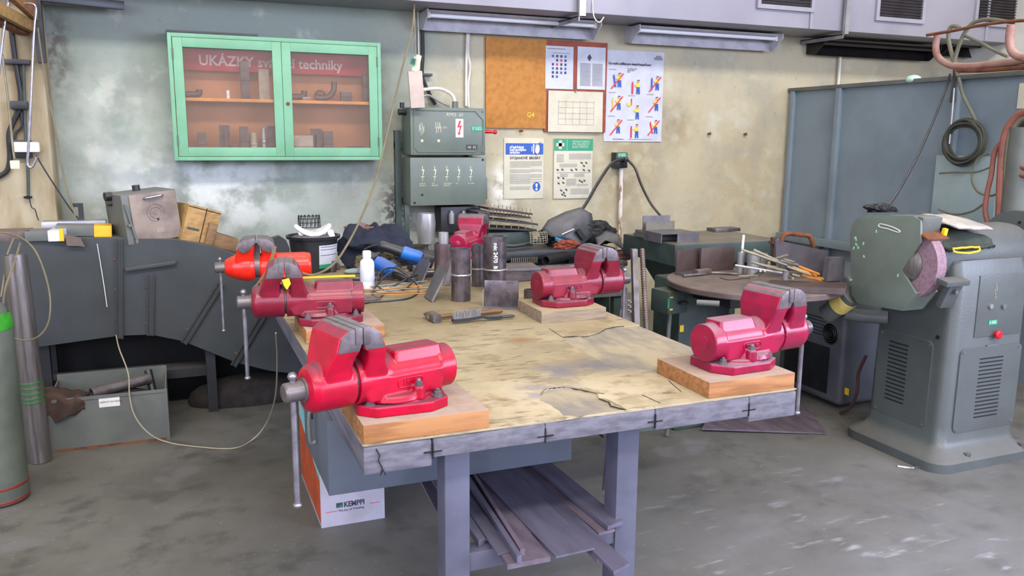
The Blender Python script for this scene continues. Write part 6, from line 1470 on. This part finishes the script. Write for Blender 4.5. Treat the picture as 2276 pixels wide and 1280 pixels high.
# ================================================================== PEDESTAL GRINDER
t = thing('pedestal_grinder', 'grey pedestal bench grinder with red stop button standing on the right', 'grinder', (3.6, 2.95, 0))
GX0, GX1, GY0, GY1 = 3.345, 3.86, 2.74, 3.21
def rr_(x0, x1, y0, y1, r, z, n=6):
    P = []
    for cx, cy, a0 in ((x1-r, y1-r, 0), (x0+r, y1-r, PI/2), (x0+r, y0+r, PI), (x1-r, y0+r, 1.5*PI)):
        for k in range(n+1): a = a0+PI/2*k/n; P.append(Vector((cx+r*math.cos(a), cy+r*math.sin(a), z)))
    return P
b = B()
b.loft([rr_(GX0-.1, GX1+.03, GY0-.09, GY1+.06, .09, .0), rr_(GX0-.1, GX1+.03, GY0-.09, GY1+.06, .09, .045), rr_(GX0-.085, GX1+.02, GY0-.075, GY1+.045, .08, .06), rr_(GX0-.03, GX1+.0, GY0-.025, GY1+.01, .06, .085), rr_(GX0-.008, GX1, GY0-.006, GY1, .055, .12), rr_(GX0, GX1, GY0, GY1, .055, .2), rr_(GX0+.01, GX1-.005, GY0+.0, GY1-.01, .055, .92), rr_(GX0+.02, GX1-.01, GY0+.03, GY1-.03, .055, 1.0)])
obj('column', b, m_grind, t, 40)
GC = Vector((0, 2.95, 1.0))
b = B(); b.lathe([(.1, 3.2), (.135, 3.22), (.15, 3.27), (.155, 3.36), (.155, 3.86), (.145, 3.93), (.12, 3.97)], (0, GC.y, GC.z), (1, 0, 0), 44); obj('motor_housing', b, m_grind, t, 40)
# panels with louvres
def panel(P, n, off, name, lou, nl, tx):
    """P: four corners of a vertical panel"""
    b = B(); c = sum(P, Vector())/4; u = (P[1]-P[0]); v = (P[3]-P[0]); lu, lv = u.length, v.length; u.normalize(); v.normalize(); r = .03; pp = []
    for cu, cv, a0 in ((lu/2-r, lv/2-r, 0), (-lu/2+r, lv/2-r, PI/2), (-lu/2+r, -lv/2+r, PI), (lu/2-r, -lv/2+r, 1.5*PI)):
        for k in range(6): a = a0+PI/2*k/5; pp.append(c+u*(cu+r*math.cos(a))+v*(cv+r*math.sin(a)))
    b.loft([[p-n*.004 for p in pp], [p+n*off for p in pp]])
    pn = obj(name, b, m_grind, t)
    (u0, u1, v0, v1) = lou; b = B()
    R = Matrix((u, -n, v)).transposed()
    for k in range(nl): b.obox(c+u*((u0+u1)/2-.5)*lu+v*((v0+(v1-v0)*k/(nl-1))-.5)*lv+n*(off+.0005), ((u1-u0)*lu, .003, .006), R)
    obj('louvre_slot', b, m_dark, pn)
    b = B()
    for su, sv in ((-1, -1), (1, 1), (-1, 1), (1, -1)):
        q = c+u*su*(lu/2-.018)+v*sv*(lv/2-.018); b.cyl(q+n*off, q+n*(off+.004), .006, seg=8)
    obj('screw', b, m_bgrey, pn)
yf = GY0-.001
panel([Vector((GX0+.07, yf, .16)), Vector((GX1-.03, yf, .16)), Vector((GX1-.03, yf, .58)), Vector((GX0+.07, yf, .58))], Vector((0, -1, 0)), .006, 'front_panel', (.32, .7, .16, .86), 16, 0)
xl = GX0+.001
panel([Vector((xl, GY1-.05, .16)), Vector((xl, GY0+.09, .16)), Vector((xl, GY0+.09, .6)), Vector((xl, GY1-.05, .6))], Vector((-1, 0, 0)), .006, 'side_panel', (.22, .58, .2, .88), 15, 0)
cpn = obj('control_panel', B().box(GX0+.15, GX1-.05, yf-.004, yf+.004, .63, .93, .003), m_grind, t)
p = PY(2212, 648, yf); bolt(p.x, p.z, .04, yf-.0042, m_rod, cpn, mir=-1)
for px in (2199, 2228): p = PY(px, 680, yf); obj('push_button', B().cyl((p.x, yf-.014, p.z), (p.x, yf-.004, p.z), .012, seg=16), m_gal if px < 2210 else m_bgrey, cpn)
p = PY(2205, 716, yf); vyp(p.x, yf-.004, p.z, .06, .024, cpn)
p = PY(2211, 742, yf); b = B().lathe([(.012, 0), (.012, .012), (.021, .014), (.021, .022), (.015, .027), (0, .028)], (p.x, yf-.003, p.z), (0, -1, 0), 24); obj('stop_button', b, M('button_red', '#c8102a', rough=.25), cpn)
obj('small_plate', B().box(p.x-.05, p.x+.03, yf-.0055, yf-.004, p.z-.07, p.z-.05), m_bgrey, cpn)
obj('plug_hole', B().cyl((GX0-.003, GY0+.07, .63), (GX0+.002, GY0+.07, .63), .01, seg=14), m_dark, t)
b = B()
for x, y in ((GX0+.12, GY0-.06), (GX1-.02, GY0-.06)): b.cyl((x, y, .045), (x, y, .075), .018, seg=6)
obj('anchor_bolt', b, m_grind, t)
# left wheel guard: thick plate box with notch to the front
WC = Vector((0, 2.832, .995)); gx0, gx1 = 3.1, 3.235
def gp_(px, py): q = PX(px, py, gx0); return (q.y, q.z)
out = [gp_(*a) for a in ((1889, 520), (1893, 500), (1905, 485), (1925, 479), (1975, 478), (2030, 480), (2046, 490), (2046, 538), (2006, 598), (2006, 607), (2036, 652), (2005, 691), (1905, 674), (1892, 655))]
g = obj('wheel_guard', B().prism(out, 'x', gx0, gx0+.012, .002), m_guard, t)
inn = [i for i in range(len(out)) if i not in (8, 9)]
b = B()
for k in (0, 1, 2, 3, 4, 5, 10, 11, 12, 13):
    k2 = (k+1) % len(out)
    if k in (6, 7, 8, 9): continue
    a, c = Vector((0,)+out[k]), Vector((0,)+out[k2]); ctr = Vector((0, 2.95, .99)); n = ((a+c)/2-ctr).normalized()
    b.poly([Vector((x, p.y, p.z))-n*w_ for w_ in (0, .006) for p in (a, c) for x in (gx0+.01, gx1)], [(0, 1, 3, 2), (4, 6, 7, 5), (0, 2, 6, 4), (1, 5, 7, 3), (0, 4, 5, 1), (2, 3, 7, 6)])
obj('guard_rim', b, m_guard, t)
bk = [gp_(*a) for a in ((1889, 520), (1905, 485), (1925, 479), (2030, 480), (2046, 538), (2006, 598), (2036, 652), (2005, 691), (1905, 674))]
obj('guard_back', B().prism(bk, 'x', gx1-.01, gx1), m_guard, t)
b = B().cyl((gx0+.03, WC.y, WC.z), (gx0+.085, WC.y, WC.z), .165, seg=64); wh = obj('grinding_wheel', b, M('wheel_pink', '#8f7480', '#7d626e', .9, 0, 60, bump=.5), t)
obj('wheel_flange', B().lathe([(.085, 0), (.085, .008), (.06, .022), (.03, .03), (0, .03)], (gx0+.032, WC.y, WC.z), (-1, 0, 0), 40), m_alum, wh)
obj('spindle', B().cyl((gx0+.03, WC.y, WC.z), (3.25, WC.y, WC.z), .025, seg=20), m_steel, t)
# tool rest
a, c = PY(2062, 625, 2.62), PY(2120, 612, 2.62)
b = B(); b.obox((3.185, 2.625, a.z-.012), (.14, .06, .024), rotm(0, 0, 12), .003); tr = obj('tool_rest', b, m_grind, t)
b = B(); b.obox((3.21, 2.66, a.z-.08), (.08, .03, .12), rotm(0, 0, 22), .003); b.cyl((3.21, 2.62, a.z-.06), (3.21, 2.65, a.z-.06), .012, seg=6); obj('rest_bracket', b, m_grind, tr)
# spark shield
a = PX(2045, 525, gx0); b = B(); b.obox((3.17, a.y-.0, a.z+.005), (.13, .09, .01), rotm(0, 0, 24), .002); obj('spark_shield', b, m_rust, t)
obj('shield_mount', B().obox((3.17, a.y+.02, a.z+.05), (.12, .03, .07), rotm(0, 0, 10), .004), m_bgrey, t)
# relief on guard
o_, c_ = gp_(1968, 500), gp_(2010, 512)
obj('slot_rib', B().tube([Vector((gx0-.001, *gp_(*a))) for a in ((1955, 498), (1965, 499), (1985, 505), (2000, 513), (1996, 516), (1975, 509), (1955, 504))], .0025, 6, closed=True), m_lead, g)
b = B(); rb = random.Random(2)
for px, py in ((1900, 528), (1904, 543), (1897, 551), (1907, 550), (1919, 541), (1920, 570), (1948, 514), (1891, 622), (1995, 612), (1903, 532)):
    q = PX(px+rb.uniform(-1, 1), py, gx0); b.obox(q+Vector((-.0004, 0, 0)), (.0012, .008, .014), Matrix.Rotation(rb.uniform(-1, 1), 3, 'X'))
obj('chipped_paint', b, M('chip_green', '#93c79a', rough=.7), g)
# right wheel guard
b = B(); P = [(2.95+.21*math.cos(a), 1.0+.21*math.sin(a)) for a in [PI*(-.15)+k*PI*1.4/24 for k in range(25)]]
b.prism(P, 'x', 3.98, 4.1, .004); obj('wheel_guard', b, m_grind, t)
obj('guard_bolt', B().cyl((3.975, 2.93, 1.15), (3.982, 2.93, 1.15), .008, seg=6), m_dark, t)
# dust pipe
p0, p1 = PX(1842, 693, 3.12), PX(1905, 640, 3.12)
p0 = Vector((3.1, 3.33, .735)); p1 = Vector((3.17, 3.13, .84))
p0 = PY(1838, 697, 3.3); p1 = PY(1893, 655, 3.16)
d = (p1-p0).normalized()
b = B(); b.cyl(p0, p1, .05, .056, 32); dp = obj('dust_pipe', b, m_bgrey, t)
b = B(); m0 = p0.lerp(p1, .45); b.cyl(m0, p0.lerp(p1, .85), .0565, .058, 32); obj('tape_wrap', b, M('masking_tape', '#d8c172', '#c9ae55', .7, 0, 20, bump=.4), dp)
b = B(); q = p0.lerp(p1, .35); b.tube([q+Vector((.05, 0, -.03)), q+Vector((.15, -.03, -.05)), Vector((3.36, 3.13, .66))], .035, 14); obj('dust_elbow', b, m_bgrey, dp)
# things on the grinder
b = B(); nx, ny = 14, 10; V = []
for j in range(ny+1):
    for i in range(nx+1):
        u, v = i/nx, j/ny; Aa, Bb, Cc, Dd = [Vector(q_) for q_ in ((3.19, 2.9, 1.222), (3.5, 3.0, 1.213), (3.6, 2.78, 1.146), (3.32, 2.73, 1.168))]; p = Aa.lerp(Bb, u).lerp(Dd.lerp(Cc, u), v); p.z += .012*math.sin(v*PI)+.01*mnoise.noise(Vector((u*3, v*3, 4)))-.012*(1-v); V.append(p)
b.poly(V, [(j*(nx+1)+i, j*(nx+1)+i+1, (j+1)*(nx+1)+i+1, (j+1)*(nx+1)+i) for j in range(ny) for i in range(nx)])
o = one('folded_cloth', b, M('grey_cloth', '#b0a8a0', '#98918a', .9, bump=.3), 'light grey folded cloth lying on top of the pedestal grinder', 'cloth', smooth=80); md = o.modifiers.new('s', 'SOLIDIFY'); md.thickness = .012
t2 = thing('work_glove', 'dark green work glove with yellow edging lying on the grinder motor', 'glove', (3.47, 2.8, 1.15))
b = B(); nx, ny = 16, 8; V = []
for j in range(ny+1):
    for i in range(nx+1):
        u, v = i/nx, j/ny; w_ = .13*(1-.8*u**1.5); p = Vector((3.3+.33*u, 2.79+w_*(v-.35), 0)); dy = p.y-GC.y; p.z = GC.z+math.sqrt(max(.168**2-min(abs(dy), .16)**2, .004))+.004+.01*mnoise.noise(Vector((u*5, v*4, 2))); V.append(p)
b.poly(V, [(j*(nx+1)+i, j*(nx+1)+i+1, (j+1)*(nx+1)+i+1, (j+1)*(nx+1)+i) for j in range(ny) for i in range(nx)])
o = obj('glove_body', b, M('glove_green', '#3a4038', '#2d322b', .85, bump=.4), t2, 80); md = o.modifiers.new('s', 'SOLIDIFY'); md.thickness = .014
e = [V[i]+Vector((0, -.004, .002)) for i in range(0, 10)]; e2 = [p+Vector((0, -.006-.012*math.sin(PI*(i_+.5)/10), -.012-.012*math.sin(PI*(i_+.5)/10))) for i_, p in enumerate(e[::-1])]; obj('yellow_edging', B().tube(e+e2, .005, 6, raw=True, closed=True), m_yel, t2)
q = PY(2012, 468, 3.05); cloth('black_glove', (3.2, 3.08, 1.225), .06, (1.5, .7, .4), m_black, 'black glove lying at the back on top of the wheel guard', 31, .6, 'glove', floor_z=1.2105, fr=3)
b = B().obox((3.235, 2.74, 1.14), (.02, .02, .05), rotm(0, 0, 10), .004); one('yellow_grip', b, m_yel, 'short yellow and black grip end under the grey cloth on the grinder', 'grip')
p = PZ(1995, 1036, .003); q = PZ(2040, 1037, .003); one('silver_strip', B().tube([p, (p+q)/2+Vector((.0, -.02, .0)), q], .006, 6), m_bright, 'small silver strip lying on the floor before the grinder base', 'strip')
# ================================================================== BOOTH PARTITION
BX = 4.55
t = thing('booth_partition', 'tall blue-grey sheet-metal welding booth partition on the right', 'partition', (BX, 4.2, 0))
m_booth = M('booth_paint', '#76838c', '#6a7780', .5, 0, 2.5, bump=.05)
obj('sheet_panel', B().box(BX, BX+.01, 2.6, 5.39, .15, 1.93), m_booth, t)
obj('top_rail', B().box(BX-.025, BX+.03, 2.6, 5.395, 1.93, 1.958, .002), m_bgrey, t)
for px in (1858, 2117):
    p = PX(px, 300, BX-.02); obj('post', B().box(BX-.035, BX, p.y-.022, p.y+.022, 0, 1.93, .002), m_booth, t)
for y in (5.34,): obj('post', B().box(BX-.03, BX, y-.02, y+.02, 0, 1.93, .002), m_booth, t)
p = PX(1860, 545, BX-.03); obj('middle_rail', B().box(BX-.09, BX, 3.4, 5.35, p.z-.02, p.z+.035, .003), m_booth, t)
b = B(); b.obox((BX-.06, 4.95, p.z-.1), (.02, .02, .24), rotm(0, 0, 50)); obj('brace', b, m_blackp, t)
a, c = PX(2084, 345, BX-.04), PX(2210, 480, BX-.04)
one('hung_panel', B().box(BX-.05, BX-.036, c.y, a.y, .95, a.z, .002), M('pale_panel', '#93a3a4', '#82959a', .45, 0, 4, bump=.1), 'pale grey-green sheet panel hung low on the booth partition', 'panel')
a, c = PX(2262, 185, BX-.02), PX(2300, 240, BX-.02); one('white_notice', B().box(BX-.006, BX-.0008, c.y, a.y, c.z, a.z), m_paper2, 'white notice on the booth partition at the right edge', 'notice')
# wall conduit above the booth
cable('conduit_pipe', pts(5.37, (1868, 115), (1866, 150), (1862, 200)), .012, m_conduit, 'pale conduit on the wall just above the booth partition')
p = PX(2028, 172, BX); one('glass_globe', B().sph((BX+.01, p.y, 1.956), .05, (1, 1, .6), 3), M('greenish_glass', '#a9c9b9', rough=.15), 'small greenish dome on the top rail of the partition', 'lamp')
# hose rack on top of partition
m_rackp = M('rack_paint', '#9a766c', '#85594c', .55, 0, 12, dust=.5, dustc='#b8a8a4')
XR_ = 4.3
t = thing('hose_rack', 'rusty pink bent-pipe hose rack above the booth partition at the right', 'hose rack', PX(2180, 150, XR_))
def rx(*pp, X=XR_): return [PX(x, y, X) for x, y in pp]
obj('rack_arm', B().tube(rx((2083, 78), (2080, 105), (2084, 125), (2098, 138), (2120, 146), (2160, 147), (2220, 141), (2300, 132)), .02, 12), m_rackp, t)
obj('rack_arm', B().tube(rx((2248, 55), (2244, 85), (2248, 110), (2262, 124), (2300, 130), X=4.2), .022, 12), m_rackp, t)
obj('rack_bar', B().tube(rx((2060, 78), (2120, 68), (2180, 56), (2240, 48), (2300, 44), X=4.25), .009, 8), m_rust, t)
obj('rack_bar', B().tube(rx((2125, 156), (2180, 156), (2240, 152), (2300, 148)), .014, 8), m_rust, t)
obj('rack_post', B().tube([PX(2125, 150, XR_), PX(2123, 175, 4.42), Vector((BX-.045, PX(2120, 190, BX-.045).y, 1.8))], .016, 10), m_bgrey, t)
m_gcord = M('grey_green_cord', '#6d6b5a', '#5b5a4a', .7)
cord('grey-green cable knotted over the pink hose rack, hanging down the partition', rx((2130, 170), (2118, 130), (2108, 85), (2112, 62), (2124, 58), (2132, 62)), .012, m_gcord, 'cable')
cord('loop of cable arching over the rack bar to the right', rx((2120, 140), (2130, 105), (2145, 72), (2165, 50), (2200, 43), (2235, 48)), .012, m_gcord, 'cable')
cord('thin cable slanting from the rack bar to the right rack arm', rx((2146, 80), (2180, 95), (2210, 112), (2240, 126)), .009, m_gcord, 'cable')
cord('long dark cable stretched from the rack down to the grinder', [PX(2112, 165, 4.4), PX(2098, 210, 4.3), PX(2050, 325, 3.9), PX(2000, 420, 3.5), PX(1966, 468, 3.2)], .007, m_blackp, 'cable')
cord('dark cable from the rack down to the cable coil', [PX(2128, 165, 4.4), PX(2140, 210, 4.45), PX(2160, 250, 4.46), PX(2172, 275, 4.47)], .01, m_gcord, 'cable')
cord('thin shiny rod hanging from the rack through the cable coil', [PX(2122, 185, 4.45), PX(2116, 260, 4.45), PX(2110, 320, 4.45)], .006, m_gal, 'rod')
# cable coil
cc = PX(2143, 315, 4.45); b = B(); rb = random.Random(9)
for k in range(9):
    r_ = .118+rb.uniform(-.016, .016); o_ = Vector((rb.uniform(-.025, .02), rb.uniform(-.012, .012), rb.uniform(-.012, .012)))
    b.tube([cc+o_+Vector((.0, r_*math.cos(2*PI*j/16)*1.12, r_*math.sin(2*PI*j/16)*(1.05+.05*math.sin(j+k)))) for j in range(16)], .0085, 7, 4, closed=True)
one('cable_coil', b, M('coil_rubber', '#3f4038', '#33342d', .7), 'coil of dark cable hanging in front of the pale panel', 'cable coil')
for k, (P, l) in enumerate((
  (((2200, 340), (2172, 355), (2160, 395), (2172, 425), (2200, 435), (2222, 425), (2228, 400)), 'thin dark cable loop at the left of the red hoses'),
  (((2085, 465), (2120, 476), (2160, 470), (2190, 450)), 'thin cable sagging low over the pale panel'),
  (((2088, 385), (2130, 382), (2170, 382), (2205, 370)), 'thin cable sagging across the top of the pale panel'))): cord(l, rx(*P, X=4.42), .006, m_gcord, 'cable')
# red hose bundle at the right edge
hb_ = 'hoses hanging at the right edge'
for k, (P, r_, m, l) in enumerate((
  (((2290, 248), (2262, 258), (2238, 290), (2228, 340), (2224, 400), (2222, 460), (2220, 500)), .022, m_hose, 'outermost thick red-brown hose hanging at the right edge'),
  (((2292, 258), (2268, 268), (2246, 300), (2238, 350), (2236, 420), (2234, 500)), .015, m_gcord, 'grey hose just inside the outermost red hose'),
  (((2294, 270), (2274, 282), (2256, 312), (2248, 360), (2246, 430), (2244, 500)), .018, m_black, 'black hose inside the grey hose at the right edge'),
  (((2236, 310), (2212, 335), (2203, 390), (2194, 430), (2190, 470), (2200, 510)), .014, m_hose, 'thin red hose hanging left of the hose bundle'),
  (((2225, 350), (2240, 362), (2262, 370), (2295, 374)), .014, m_hose, 'upper red hose winding round the reel at the right edge'),
  (((2226, 365), (2242, 380), (2264, 388), (2295, 392)), .014, m_hose, 'lower red hose winding round the reel at the right edge'))):
    one('red_hose' if m == m_hose else 'hose', B().tube(rx(*P, X=4.15), r_, 10), m, l, 'hose', hb_)
a = PX(2262, 430, 4.2); one('hose_reel', B().cyl((4.2, a.y, .95), (4.2, a.y, 1.63), .075, seg=24).lathe([(.075, 1.05), (.09, 1.06), (.09, 1.08), (.075, 1.09)], (4.2, a.y, 0), (0, 0, 1), 24), m_bgrey, 'grey drum behind the red hoses at the right edge', 'drum')
one('drum_stand', B().box(4.13, 4.27, a.y-.07, a.y+.07, 0, .949, .005), m_dgreen, 'dark stand under the grey drum at the right edge', 'stand')
# ================================================================== LIGHT
def area(name, x, y, z, sx, sy, rot, e, col):
    l = bpy.data.lights.new(name, 'AREA'); l.shape = 'RECTANGLE'; l.size = sx; l.size_y = sy; l.energy = e; l.color = col
    o = bpy.data.objects.new(name, l); COL.objects.link(o); o.location = (x, y, z); o.rotation_euler = rot; return o
area('high_window_light', (XL+XR)/2, YF-.05, sum(HIGHB)/2, XR-XL-.4, HIGHB[1]-HIGHB[0]-.1, (PI/2, 0, 0), 1950, (1, .95, .87))
area('low_window_light', (XL+XR)/2, YF-.05, sum(LOWB)/2, XR-XL-.4, LOWB[1]-LOWB[0]-.1, (PI/2, 0, 0), 620, (.72, .77, 1))
area('side_window_light', XR-.05, -2.2, 2.6, 5.0, 2.2, (PI/2, 0, PI/2), 800, (.64, .72, 1))
area('left_window_light', XL+.05, -2.6, 2.7, 3.8, 2.2, (PI/2, 0, -PI/2), 420, (.68, .74, 1))
w = bpy.data.worlds.new('sky'); S.world = w; w.use_nodes = True
w.node_tree.nodes['Background'].inputs[0].default_value = (.7, .8, 1, 1); w.node_tree.nodes['Background'].inputs[1].default_value = .6
S.view_settings.view_transform = 'Standard'; S.view_settings.look = 'None'; S.view_settings.gamma = 1; S.view_settings.use_curve_mapping = False
S.view_settings.exposure = -.08
